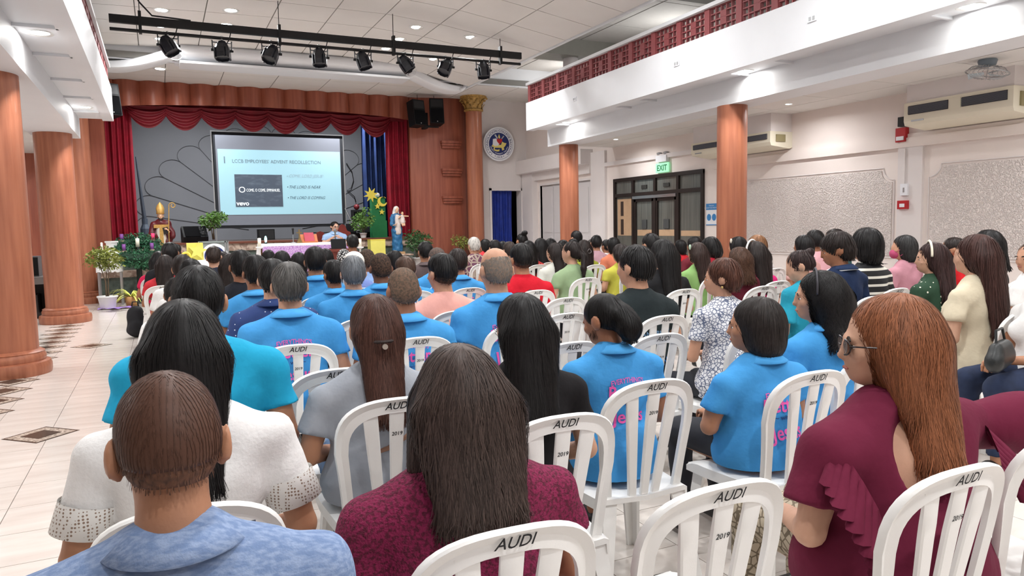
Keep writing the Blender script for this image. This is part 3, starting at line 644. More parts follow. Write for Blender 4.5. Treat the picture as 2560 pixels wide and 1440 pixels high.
# ================================================================== FIGURES: smooth implicit surfaces turned into meshes
def rotm(yaw=0., pitch=0., roll=0.):
    """yaw + turns left, pitch + bows forward"""
    return np.array(Matrix.Rotation(yaw, 3, 'Z') @ Matrix.Rotation(-pitch, 3, 'X') @ Matrix.Rotation(roll, 3, 'Y'))
class Field:
    def __init__(s, prims, vox, pad=.03):
        lo = np.array([9.]*3); hi = -lo
        for p in prims:
            if p[0] == 'c':
                xs = np.array(p[6] if len(p) > 6 and p[6] is not None else (1, 1, 1.)); R = max(p[3], p[4])*xs
                for q in (p[1], p[2]): lo = np.minimum(lo, np.array(q)-R); hi = np.maximum(hi, np.array(q)+R)
            elif p[0] == 'e':
                R = np.array(p[2]) if len(p) < 5 or p[4] is None else np.abs(p[4]) @ np.array(p[2])
                lo = np.minimum(lo, np.array(p[1])-R); hi = np.maximum(hi, np.array(p[1])+R)
        s.lo = lo-pad; s.vox = vox; s.n = np.ceil((hi+pad-s.lo)/vox).astype(int)+1
        s.ax = [s.lo[i]+vox*np.arange(s.n[i]) for i in range(3)]
        s.f = np.full(s.n, 1., np.float32)
        for p in prims: s.put(p)
    def win(s, c0, c1):
        i0 = np.clip(((c0-s.lo)/s.vox).astype(int)-1, 0, s.n-1); i1 = np.clip(((c1-s.lo)/s.vox).astype(int)+3, 1, s.n)
        sl = tuple(slice(a, b) for a, b in zip(i0, i1))
        return sl, [s.ax[0][sl[0]][:, None, None], s.ax[1][sl[1]][None, :, None], s.ax[2][sl[2]][None, None, :]]
    def put(s, p):
        t = p[0]
        if t in ('c', '-c'):
            a, b, ra, rb, k = np.array(p[1], float), np.array(p[2], float), p[3], p[4], p[5]
            xs = np.array(p[6] if len(p) > 6 and p[6] is not None else (1., 1, 1)); R = (max(ra, rb)*xs)+k*1.2+s.vox*2
            sl, (X, Y, Z) = s.win(np.minimum(a, b)-R, np.maximum(a, b)+R)
            A = a/xs; d = b/xs-A; dd = float(d@d)+1e-12
            qx, qy, qz = X/xs[0]-A[0], Y/xs[1]-A[1], Z/xs[2]-A[2]
            tt = np.clip((qx*d[0]+qy*d[1]+qz*d[2])/dd, 0, 1)
            v = (np.sqrt((qx-tt*d[0])**2+(qy-tt*d[1])**2+(qz-tt*d[2])**2)-(ra+(rb-ra)*tt))*xs.min()
            if len(p) > 7 and p[7] is not None:      # flat cut: (point, normal)
                pt, nn = p[7]; v = np.maximum(v, (X-pt[0])*nn[0]+(Y-pt[1])*nn[1]+(Z-pt[2])*nn[2])
        elif t in ('e', '-e'):
            c, r, k = np.array(p[1], float), np.array(p[2], float), p[3]; R = p[4] if len(p) > 4 else None
            ext = (r if R is None else np.abs(R) @ r)+k*1.2+s.vox*2
            sl, (X, Y, Z) = s.win(c-ext, c+ext)
            qx, qy, qz = X-c[0], Y-c[1], Z-c[2]
            if R is not None:
                qx, qy, qz = [R[0, i]*qx+R[1, i]*qy+R[2, i]*qz for i in range(3)]
            k0 = np.sqrt((qx/r[0])**2+(qy/r[1])**2+(qz/r[2])**2)+1e-6
            k1 = np.sqrt((qx/r[0]**2)**2+(qy/r[1]**2)**2+(qz/r[2]**2)**2)+1e-6
            v = k0*(k0-1)/k1
        elif t == '&p':
            pt, nn = p[1], p[2]; X, Y, Z = s.ax[0][:, None, None], s.ax[1][None, :, None], s.ax[2][None, None, :]
            s.f = np.maximum(s.f, ((X-pt[0])*nn[0]+(Y-pt[1])*nn[1]+(Z-pt[2])*nn[2]).astype(np.float32)); return
        elif t == 'n':                               # wrinkles: amplitude, frequency
            X, Y, Z = s.ax[0][:, None, None], s.ax[1][None, :, None], s.ax[2][None, None, :]; a, fr, ph = p[1:4]
            s.f = s.f+(a*(np.sin(fr*(.9*Z+.5*X)+ph+1.7*np.sin(fr*.31*X+ph))*np.sin(fr*.43*(X-.6*Z)+2*ph)+.5*np.sin(fr*1.7*(Z*.8-X*.7)+ph*3))).astype(np.float32); return
        f = s.f[sl]
        if t[0] == '-': s.f[sl] = np.maximum(f, -v); return
        if k > 0:
            h = np.clip(.5+.5*(f-v)/k, 0, 1); s.f[sl] = f*(1-h)+v*h-k*h*(1-h)
        else: s.f[sl] = np.minimum(f, v)
    def surf(s):
        f = s.f; nx, ny, nz = f.shape; g = f < 0
        cnt = sum(g[i:nx-1+i, j:ny-1+j, k:nz-1+k].astype(np.int8) for i in (0, 1) for j in (0, 1) for k in (0, 1))
        act = (cnt > 0) & (cnt < 8); idx = np.full(act.shape, -1, np.int64); ijk = np.argwhere(act); idx[act] = np.arange(len(ijk))
        cor = [(i, j, k) for i in (0, 1) for j in (0, 1) for k in (0, 1)]
        val = np.stack([f[ijk[:, 0]+c[0], ijk[:, 1]+c[1], ijk[:, 2]+c[2]] for c in cor], 1)
        acc = np.zeros((len(ijk), 3)); num = np.zeros(len(ijk))
        for a in range(8):
            for b in range(a+1, 8):
                if sum(abs(cor[a][q]-cor[b][q]) for q in range(3)) != 1: continue
                va, vb = val[:, a], val[:, b]; m = (va < 0) != (vb < 0); t = np.where(m, va/np.where(m, va-vb, 1), 0)
                pos = np.array(cor[a])[None]+t[:, None]*(np.array(cor[b])-np.array(cor[a]))[None]
                acc += np.where(m[:, None], pos, 0); num += m
        V = s.lo+s.vox*(ijk+acc/num[:, None]); Q = []
        for ax in range(3):
            sh = [slice(None)]*3; s2 = [slice(None)]*3; sh[ax] = slice(0, -1); s2[ax] = slice(1, None)
            e = g[tuple(sh)] != g[tuple(s2)]; o1, o2 = [(1, 2), (2, 0), (0, 1)][ax]
            P = np.argwhere(e); ok = np.ones(len(P), bool)
            for o in (o1, o2): ok &= (P[:, o] >= 1) & (P[:, o] < s.n[o]-1)
            P = P[ok]; d1 = np.zeros(3, int); d1[o1] = 1; d2 = np.zeros(3, int); d2[o2] = 1
            q = np.stack([idx[tuple((P-d1-d2).T)], idx[tuple((P-d2).T)], idx[tuple(P.T)], idx[tuple((P-d1).T)]], 1)
            inside = g[tuple(P.T)]; q[~inside] = q[~inside][:, ::-1]; Q.append(q[(q >= 0).all(1)])
        return V, np.concatenate(Q)
    def sample(s, P):
        q = (P-s.lo)/s.vox; i = np.clip(np.floor(q).astype(int), 0, s.n-2); t = np.clip(q-i, 0, 1); r = 0
        for a in (0, 1):
            for b in (0, 1):
                for c in (0, 1):
                    wgt = (t[:, 0] if a else 1-t[:, 0])*(t[:, 1] if b else 1-t[:, 1])*(t[:, 2] if c else 1-t[:, 2])
                    r = r+wgt*s.f[i[:, 0]+a, i[:, 1]+b, i[:, 2]+c]
        return r
    def grad(s, P):
        h = s.vox*.8; g = np.stack([s.sample(P+h*e)-s.sample(P-h*e) for e in np.eye(3)], 1)
        return g/(np.linalg.norm(g, axis=1, keepdims=True)+1e-9)
def strands(fd, V, n, lmin, lmax, width, crown, seg=8, lift=.0015, wave=0., fall=.0, out=.25, seed=1, free=.04):
    """ribbons that start on the hair surface, run away from the crown and downward along it"""
    g = np.random.default_rng(seed); P = V[g.integers(0, len(V), n)].copy(); L = g.uniform(lmin, lmax, n); st = (L/seg)[:, None]
    N = fd.grad(P); path = [P+N*lift]; nor = [N]; ph = g.uniform(0, 6.28, n); zmin = V[:, 2].min()
    for k in range(seg):
        N = fd.grad(P); aw = P-crown; aw = aw/(np.linalg.norm(aw, axis=1, keepdims=True)+1e-6)
        d = np.array([0, 0, -1.])+out*aw; d = d-N*(d*N).sum(1, keepdims=True); ln = np.linalg.norm(d, axis=1, keepdims=True)
        loose = (ln[:, 0] < .25) | (P[:, 2] < zmin+.012)
        d = np.where(loose[:, None], np.array([0, 0, -1.])+.25*N, d/(ln+1e-6))
        side = np.cross(d, N); d = d+side*(wave*np.sin(ph+k*1.3))[:, None]+g.normal(0, .05, (n, 3))
        P = P+d*st; v = fd.sample(P); P = np.where((loose | (P[:, 2] < zmin))[:, None], P, P-N*v[:, None])
        path.append(P+N*lift*(1+fall*k)); nor.append(N)
    path = np.stack(path, 1); nor = np.stack(nor, 1); path[:, :, 2] = np.maximum(path[:, :, 2], zmin-free*g.uniform(.2, 1, (n, 1)))
    T = np.gradient(path, axis=1); S = np.cross(T, nor); S = S/(np.linalg.norm(S, axis=2, keepdims=True)+1e-9)
    wd = width*np.array([.6]+[1.]*(seg-1)+[.25])[None, :, None]*g.uniform(.6, 1.3, (n, 1, 1))
    VV = np.stack([path-S*wd/2, path+S*wd/2], 2).reshape(-1, 3); b = (np.arange(n)*(seg+1)*2)[:, None]+(np.arange(seg)*2)[None]
    Fq = np.stack([b, b+1, b+3, b+2], 2).reshape(-1, 4); return VV, Fq
def join(parts):
    Vs, Fs, n = [], [], 0
    for V, Fq in parts: Vs.append(V); Fs.append(np.asarray(Fq)+n); n += len(V)
    return np.concatenate(Vs), np.concatenate(Fs)
# ---- a hand: palm, four unequal bent fingers, thumb from the side of the palm
def make_hand(vox):
    p = [('c', (0, -.02, 0), (0, .02, 0), .026, .03, .01, (1.0, 1, .62)), ('e', (0, .045, 0), (.041, .046, .0165), .012)]
    for x, l, dx in ((-.030, .060, -.004), (-.010, .072, -.001), (.011, .068, .002), (.030, .054, .006)):
        a = np.array([x, .078, .0]); b = a+[dx, l*.42, -.006]; c = b+[dx*.6, l*.26, -.018]; d = c+[0, l*.12, -.022]
        p += [('c', a, b, .0095, .0088, .004), ('c', b, c, .0088, .008, .003), ('c', c, d, .008, .0072, .003)]
    p += [('c', (-.034, .02, -.003), (-.06, .052, -.008), .0125, .0105, .008), ('c', (-.06, .052, -.008), (-.058, .088, -.016), .0105, .0085, .004)]
    return Field(p, vox, .02).surf()
HAND = make_hand(.0048); HAND_COARSE = make_hand(.0072)
def place_hand(wrist, direction, right=True, palm=(0, 0, -1), fine=True):
    V, Fq = HAND if fine else HAND_COARSE; y = np.array(direction, float); y /= np.linalg.norm(y); z = -np.array(palm, float); z = z-y*(z@y); z /= np.linalg.norm(z); x = np.cross(y, z)
    V2 = V.copy(); F2 = Fq
    if not right: V2[:, 0] *= -1; F2 = Fq[:, ::-1]
    return V2 @ np.stack([x, y, z])+np.array(wrist), F2
# ---- seated body. Facing +Y, seat at z .43, crown at about z 1.315
NECK = np.array([0, .0, 1.10])
ARMS = {'lap': [((.19, 0, .95), (.245, -.01, .70), (.10, .25, .60)), ((-.19, 0, .95), (-.245, -.01, .70), (-.10, .25, .60))],
        'out': [((.2, 0, .95), (.47, -.06, .93), (.68, .12, .86)), ((-.19, 0, .95), (-.25, -.01, .70), (-.11, .25, .60))],
        'phone': [((.19, 0, .95), (.25, .04, .71), (.13, .26, .83)), ((-.19, 0, .95), (-.245, -.01, .70), (-.08, .26, .72))],
        'clasp': [((.19, 0, .95), (.235, .03, .71), (.05, .27, .68)), ((-.19, 0, .95), (-.235, .03, .71), (-.05, .27, .68))]}
def head_prims(H, Rh, sex, face=True):
    j = 1. if sex == 'm' else .94; e = []
    def E(c, r, k): e.append(('e', H(c), r, k, Rh))
    E((0, .022, 1.228), (.0765, .094, .088), .02); E((0, .062, 1.165), (.058*j, .062, .074), .03); E((0, .082, 1.115), (.032*j, .034, .024), .02)
    if face:
        E((0, .1155, 1.208), (.042, .014, .012), .01); E((0, .126, 1.178), (.0105, .012, .026), .008); E((0, .134, 1.164), (.0135, .011, .011), .006)
        E((0, .1185, 1.138), (.022, .009, .006), .006); E((0, .117, 1.127), (.019, .009, .006), .006)
        for s_ in (-1, 1): E((s_*.042, .094, 1.17), (.02, .02, .02), .015)
    for s_ in (-1, 1): E((s_*.079, .012, 1.186), (.012, .026, .036), .006); E((s_*.089, .0, 1.19), (.008, .021, .033), .004)
    return e
def zw(z, tz): return z if z < .43 else (.43+(z-.43)*tz if z < .93 else z-.93+.43+.5*tz)
def wpt(p, tz): return (p[0], p[1], zw(p[2], tz))
def body_prims(sex, yaw, pitch, arms='lap', wide=1., tz=1.):
    dz = np.array([0, 0, .5*tz-.5]); Rh = rotm(math.radians(yaw), math.radians(pitch)); H = lambda c: Rh @ (np.array(c)-NECK)+NECK+dz
    f = sex == 'f'; sw = (.158 if f else .178)*wide; tw = (.92 if f else 1.)*wide
    torso = [('e', (0, 0, .54), ((.185 if f else .17)*wide, .145*wide**.5, .12), .05), ('e', (0, .005, .70), (.142*tw, .108*wide**.5, .15), .07), ('e', (0, .0, .88), (.165*tw, .112*wide**.5, .15), .07),
             ('c', (-.05*wide, -.01, .99), (-sw, -.008, .952), .07, .052, .04), ('c', (.05*wide, -.01, .99), (sw, -.008, .952), .07, .052, .04), ('c', (0, -.008, .98), (0, .004, 1.075), .075, .052, .05)]
    if f: torso += [('e', (s_*.075, .09, .86), (.065, .055, .06), .04) for s_ in (-1, 1)]
    neck = [('c', (0, -.005, 1.0), tuple(H((0, .015, 1.15))), .053 if f else .06, .05 if f else .056, .03)]
    A = [[tuple(np.array(q)*[wide**.5, 1, 1]) for q in arm] for arm in ARMS[arms]]; r = .9 if f else 1.
    limbs = []
    for a, b, c in A: limbs += [('c', a, b, .05*r*wide**.5, .04*r, .02), ('c', b, c, .041*r, .027*r, .012)]
    legs = []
    for s_ in (-1, 1):
        legs += [('c', (s_*.085, .03, .52), (s_*.11, .40, .495), .088*wide**.5, .062, .03), ('c', (s_*.11, .40, .49), (s_*.115, .40, .10), .056, .038, .02)]
    feet = [('c', (s_*.115, .39, .05), (s_*.12, .52, .035), .038, .03, .02) for s_ in (-1, 1)]
    def W(L):
        o = []
        for p in L:
            p = list(p); p[1] = wpt(p[1], tz)
            if p[0] == 'c': p[2] = wpt(p[2], tz)
            o.append(tuple(p))
        return o
    torso, limbs, legs = W(torso), W(limbs), W(legs); neck = [('c', wpt(neck[0][1], tz), neck[0][2])+neck[0][3:]]; A = [[wpt(q, tz) for q in arm] for arm in A]
    return dict(tz=tz, dz=dz, w=lambda p: wpt(p, tz), torso=torso, neck=neck, head=head_prims(H, Rh, sex, True), limbs=limbs, legs=legs, feet=feet, A=A, H=H, Rh=Rh)
def inflate(pr, d):
    o = []
    for p in pr:
        p = list(p)
        if p[0] == 'c': p[3] += d; p[4] += d
        else: p[2] = tuple(np.array(p[2])+d)
        o.append(tuple(p))
    return o
_BODY = {}
def lod(px): return 0 if px >= 100 else (1 if px >= 50 else 2)
VOX = [.0104, .018, .025]
def skin_mesh(sex, yaw, pitch, arms, wide, lv, tz=1.):
    key = ('skin', sex, yaw, pitch, arms, wide, lv, tz)
    if key not in _BODY:
        B = body_prims(sex, yaw, pitch, arms, wide, tz)
        pr = inflate(B['torso'], -.014)+B['neck']+B['head']+B['limbs']+inflate(B['legs'], -.01)+inflate(B['feet'], -.008)
        parts = [Field(pr, VOX[lv]).surf()]
        if lv < 2:
            for k, (a, b, c) in enumerate(B['A']):
                d = np.array(c)-np.array(b); parts.append(place_hand(np.array(c)-.0*d, d+np.array([0, .06, -.02]), k == 0, (0, -.1, -1) if arms != 'phone' else (0, .8, -.4), lv == 0))
        V, Fq = join(parts); _BODY[key] = mesh('body', V, Fq, None, True)
    return _BODY[key]
def top_mesh(sex, style, arms, wide, lv, seed=0, tz=1.):
    key = ('top', sex, style, arms, wide, lv, tz, seed if lv == 0 else seed % 3)
    if key not in _BODY:
        B = body_prims(sex, 0, 0, arms, wide, tz); wz = lambda *p: wpt(p, tz); d = .012 if style != 'wide' else .02
        pr = inflate(B['torso'], d)
        pr = [p for p in pr if not (p[0] == 'c' and p[1][0] == 0)]+[('c', wz(0, -.008, .98), wz(0, 0, 1.035), .075, .066, .05)]
        pr.append(('c', (0, .0, .56), (0, .0, .47), .155*wide, .165*wide, .05, (1.06, .86, 1)))
        for a, b, c in B['A']:
            a, b, c = map(np.array, (a, b, c)); n_ = (b-a)/np.linalg.norm(b-a)
            if style == 'wide':
                fr = .72; e = a+(b-a)*fr; pr += [('c', a, e+n_*.03, .058, .09, .03, None, (tuple(e), tuple(n_)))]
            else:
                fr = .58 if style != 'long' else 1.; e = a+(b-a)*fr; r0 = .053 if sex == 'f' else .058
                pr += [('c', a, e+n_*.04, r0*wide**.4, (r0+.007)*wide**.4, .025, None, (tuple(e), tuple(n_)))]
                if style == 'long': pr += [('c', b, c, .05, .038, .02)]
        pr.append(('n', .0042 if style != 'wide' else .007, 34 if style != 'wide' else 26, seed*1.3))
        pr.append(('&p', (0, 0, .45), (0, 0, -1.)))
        if style == 'wide': pr.append(('-e', wz(-.05, -.165, 1.0), (.115, .1, .18), 0, None))
        fd = Field(pr, VOX[lv]); V, Fq = fd.surf(); me = mesh('top', V, Fq, None, True); _BODY[key] = (me, fd)
    return _BODY[key]
def trouser_mesh(sex, wide, lv):
    key = ('legs', sex, wide, lv)
    if key not in _BODY:
        B = body_prims(sex, 0, 0, 'lap', wide); pr = inflate(B['legs'], .008)+[('e', (0, 0, .53), (.19*wide, .15*wide**.5, .105), .04), ('&p', (0, 0, .13), (0, 0, -1.)), ('n', .003, 30, 1.)]
        V, Fq = Field(pr, VOX[max(lv, 1)]).surf(); _BODY[key] = mesh('trousers', V, Fq, None, True)
    return _BODY[key]
def shoe_mesh():
    if 'shoe' not in _BODY:
        V, Fq = Field([('c', (0, -.03, .04), (.005, .12, .032), .042, .034, .02), ('e', (0, .03, .075), (.036, .05, .03), .02), ('&p', (0, 0, .0), (0, 0, -1.))], .01).surf(); _BODY['shoe'] = mesh('shoe', V, Fq, None, True)
    return _BODY['shoe']
def collar_mesh(sex):
    if ('collar', sex) not in _BODY:
        b = MB(); r = .064 if sex == 'm' else .06; n = 40
        def ring(rad, z, tilt, sd=0.): return [((rad)*math.cos(a)*1.05, (rad)*math.sin(a)*1.12-.004, z+tilt*math.sin(a)+sd*math.cos(a)**2) for a in np.linspace(math.radians(-265), math.radians(85), n)]
        rows = [ring(r-.004, 1.03, -.016), ring(r, 1.066, -.018), ring(r+.006, 1.071, -.018), ring(r+.02, 1.055, -.02, .006), ring(r+.044, 1.03, -.024, .012), ring(r+.04, 1.024, -.024, .012)]
        for q in rows: b.v += q
        for i in range(len(rows)-1):
            for k in range(n-1): b.f.append((i*n+k, i*n+k+1, (i+1)*n+k+1, (i+1)*n+k))
        _BODY[('collar', sex)] = b.me('collar', None, True)
    return _BODY[('collar', sex)]
# ---- hair
def hair_mesh(style, sex, yaw, pitch, lv, seed=0):
    key = ('hair', style, sex, yaw, pitch, lv, seed)
    if key in _BODY: return _BODY[key]
    Rh = rotm(math.radians(yaw), math.radians(pitch)); H = lambda c: Rh @ (np.array(c)-NECK)+NECK; E = lambda c, r, k=.02: ('e', H(c), r, k, Rh)
    cut = lambda pt, nn: ('&p', H(pt), Rh @ np.array(nn))
    face = ('-e', H((0, .125, 1.165)), (.074, .068, .088), 0, Rh)
    ears = [('-e', H((s_*.092, .018, 1.178)), (.03, .03, .04), 0, Rh) for s_ in (-1, 1)]
    nape = cut((0, -.05, 1.135), (0, .3, -.954)); n, l0, l1, wd, wave, out, fr = 900, .02, .045, .0035, .1, .6, .0
    crown = H((0, -.03, 1.33)); lift = .003; fall = .25
    drop = lambda dx, z1, r0, r1, y1, sx: ('c', tuple(H((dx*.6, -.062, 1.19))), (dx+H((0, -.06, 1.19))[0]*.1, y1, z1), r0, r1, .03, (sx, 1, 1))
    top = [E((0, .01, 1.232), (.085, .102, .094))]
    if style in ('short', 'curlyshort'): pr = top+[E((0, -.03, 1.2), (.08, .072, .085)), face, *ears, nape]; n, wave = 1300, .3 if style == 'curlyshort' else .1; l1 = .05
    elif style == 'thin': pr = [E((0, .01, 1.23), (.081, .099, .091)), E((0, -.025, 1.2), (.078, .072, .08)), face, *ears, cut((0, -.05, 1.165), (0, .3, -.954))]; n, l0, l1, lift, fr = 2600, .006, .014, .0008, .002
    elif style == 'buzz': pr = [E((0, .018, 1.229), (.0785, .0965, .0905)), E((0, -.02, 1.19), (.074, .07, .075)), face, *ears, nape]; n, l0, l1, lift, fall = 700, .006, .012, .0006, .1
    elif style == 'bald': pr = [E((0, .016, 1.226), (.079, .097, .089)), E((0, -.02, 1.19), (.0745, .071, .075)), face, *ears, nape, ('-e', H((0, .04, 1.30)), (.085, .105, .075), 0, Rh)]; n, l0, l1, lift = 900, .008, .018, .0006
    elif style == 'fade': pr = [E((0, .012, 1.25), (.084, .102, .086)), E((0, -.03, 1.21), (.0775, .07, .07)), face, *ears, cut((0, -.05, 1.165), (0, .25, -.968))]; n, l1 = 1200, .055
    elif style == 'pixie': pr = [E((0, .0, 1.235), (.096, .11, .104)), E((0, -.045, 1.19), (.088, .075, .09)), face, *ears, cut((0, -.05, 1.12), (0, .38, -.925))]; n, l0, l1, fall = 1600, .03, .07, .4
    elif style == 'mop': pr = [E((0, .01, 1.24), (.097, .117, .102)), E((0, -.04, 1.18), (.088, .078, .095)), ('-e', H((0, .125, 1.145)), (.078, .075, .085), 0, Rh), *ears, cut((0, -.05, 1.11), (0, .35, -.937))]; n, l0, l1, fall = 1500, .04, .09, .4
    elif style == 'cap': pr = [E((0, .01, 1.236), (.089, .106, .1)), cut((0, 0, 1.195), (0, -.1, -.995))]; n = 0
    elif style == 'bob': pr = top+[E((0, -.015, 1.19), (.1, .098, .13)), E((0, -.03, 1.12), (.102, .075, .07)), ('-e', H((0, .125, 1.14)), (.072, .078, .115), 0, Rh), cut((0, 0, 1.072), (0, .12, -.993))]; n, l0, l1, wd, out = 1500, .08, .2, .004, .3
    elif style in ('bun', 'topbun', 'lowbun', 'pony'):
        pr = [E((0, .008, 1.23), (.083, .1, .092)), E((0, -.035, 1.195), (.076, .068, .075)), face, *ears, cut((0, -.05, 1.14), (0, .4, -.917))]
        if style == 'bun': pr += [E((.0, -.088, 1.275), (.036, .036, .034), .012)]
        if style == 'topbun': pr += [E((0, -.07, 1.33), (.05, .05, .042), .012)]
        if style == 'lowbun': pr += [E((0, -.085, 1.2), (.07, .045, .05), .02), E((.0, -.11, 1.14), (.062, .055, .072), .025)]
        if style == 'pony': pr += [('c', tuple(H((0, -.09, 1.2))), tuple(H((0, -.125, 1.17))), .026, .03, .015), ('c', tuple(H((0, -.125, 1.17))), (.03, -.15, 1.04), .032, .03, .015), ('c', (.03, -.15, 1.04), (.04, -.14, .93), .03, .012, .015)]
        n, l0, l1, wd = 1500, .03, .09, .003
    else:
        ze = {'long': .90, 'xlong': .76, 'wavy': .985, 'auburn': .93, 'curly': .99, 'halfup': .915}[style]
        yb = -.125 if style != 'xlong' else -.15
        pr = top+[E((0, -.02, 1.19), (.096 if style != 'halfup' else .09, .092, .12))]
        if style in ('wavy', 'auburn'):
            pr += [E((0, -.02, 1.17), (.106, .102, .14), .03), drop(0, ze, .048, .036, -.13, 1.75 if style == 'auburn' else 2.7), drop(.04, ze+.03, .045, .025, -.1, 1.2), drop(-.04, ze+.03, .045, .025, -.1, 1.2)]
            pr += [('c', tuple(H((s_*.075, .02, 1.2))), tuple(H((s_*.1, -.005, 1.06))), .04, .03, .02) for s_ in (-1, 1)]; n, wd, wave, l0, l1 = 2000, .0045, .22, .1, .28
        elif style == 'curly':
            pr += [E((0, -.02, 1.17), (.11, .1, .13), .03), drop(0, ze, .055, .04, -.125, 1.9), drop(.05, ze+.05, .045, .03, -.07, 1), drop(-.05, ze+.05, .045, .03, -.07, 1)]; n, wd, wave, l0, l1 = 1900, .005, .95, .07, .22
        elif style == 'halfup':
            pr += [drop(0, ze, .042, .032, -.14, 1.9), E((0, -.1, 1.165), (.03, .03, .03), .02)]; n, wd, wave, l0, l1 = 2200, .004, .12, .1, .26
        else: pr += [drop(0, ze, .046, .03, yb, 2.3), drop(-.02, ze+.02, .04, .024, yb, 1.8)]; n, wd, wave, l0, l1 = 1900, .004, .06, .12, .3
        pr += [('-e', H((0, .125, 1.14)), (.073, .075, .115), 0, Rh)]; pr += [('&p', (0, 0, ze-.005), (0, 0, -1.))]; fr = .05; out = .3
    fd = Field(pr, VOX[lv]*.85, .06); V, Fq = fd.surf(); parts = [(V, Fq)]
    n = int(n*[2.6, .7, .22][lv]*(1.5 if l1 < .06 and lv < 2 else 1)); wd *= [.42, 1.1, 2.4][lv]; lift *= [.6, 1, 1][lv]; sg = [6, 5, 4][lv] if l1 >= .06 else [4, 3, 3][lv]
    if n and len(V): parts.append(strands(fd, V, n, l0, l1, wd, crown, sg, lift, wave, fall, out, seed+3, fr if 0 < fr < .01 else max(.008, fr)))
    V, Fq = join(parts); _BODY[key] = mesh('hair', V, Fq, None, True); return _BODY[key]
# ---- face details
def face_parts(root, H, Rh, eyes=True, glasses=None, dark=True):
    if eyes:
        for s_ in (-1, 1):
            V, Fq = Field([('e', (0, 0, 0), (.0145, .006, .0055), 0)], .0034, .008).surf(); c = H((s_*.031, .109, 1.19))
            e = link('eye', mesh('eye', V @ Rh.T+c, Fq, M('eye_white', (226, 220, 214), .3), True), root)
            V, Fq = Field([('e', (0, 0, 0), (.006, .004, .006), 0)], .0022, .006).surf(); link('iris', mesh('iris', V @ Rh.T+H((s_*.031, .1135, 1.19)), Fq, M('eye_iris', (36, 24, 18), .25), True), e)
            b = MB(); b.tube([H((s_*x, .1225-.3*(x-.03)**2*10, z)) for x, z in ((.014, 1.208), (.03, 1.214), (.048, 1.207))], [.003, .0042, .002], 6); b.obj('eyebrow', M('eyebrow_dark', (34, 26, 22), .8), root)
        b = MB(); b.tube([H((x, .126-abs(x)*.28, 1.133-abs(x)*.08)) for x in (-.02, -.01, 0, .01, .02)], [.002, .004, .0045, .004, .002], 6); b.obj('lips', M('lips', (160, 92, 84), .5), root)
    if glasses:
        g = MB(); m = M(*glasses)
        for s_ in (-1, 1):
            g.tube([H((s_*.034+.026*math.cos(a), .133-.02*abs(math.cos(a)*.5), 1.19+.02*math.sin(a))) for a in np.linspace(0, 6.283, 20)], .0022, 5)
            g.tube([H((s_*.058, .125, 1.195)), H((s_*.08, .09, 1.197)), H((s_*.088, .005, 1.195))], .0022, 5)
        g.tube([H((-.01, .137, 1.193)), H((.01, .137, 1.193))], .002, 5); fr_ = g.obj('glasses', m, root)
        for s_ in (-1, 1):
            l = MB(); l.prism([(.024*math.cos(a), .018*math.sin(a)) for a in np.linspace(0, 6.283, 16)[:-1]], lambda a, b, d: H((s_*.034+a, .13+d, 1.19+b)), 0, .001); l.obj('lens', M(glasses[0]+'_lens', (110, 100, 96), .1, alpha=.85 if 'sun' in glasses[0] else .4), fr_)
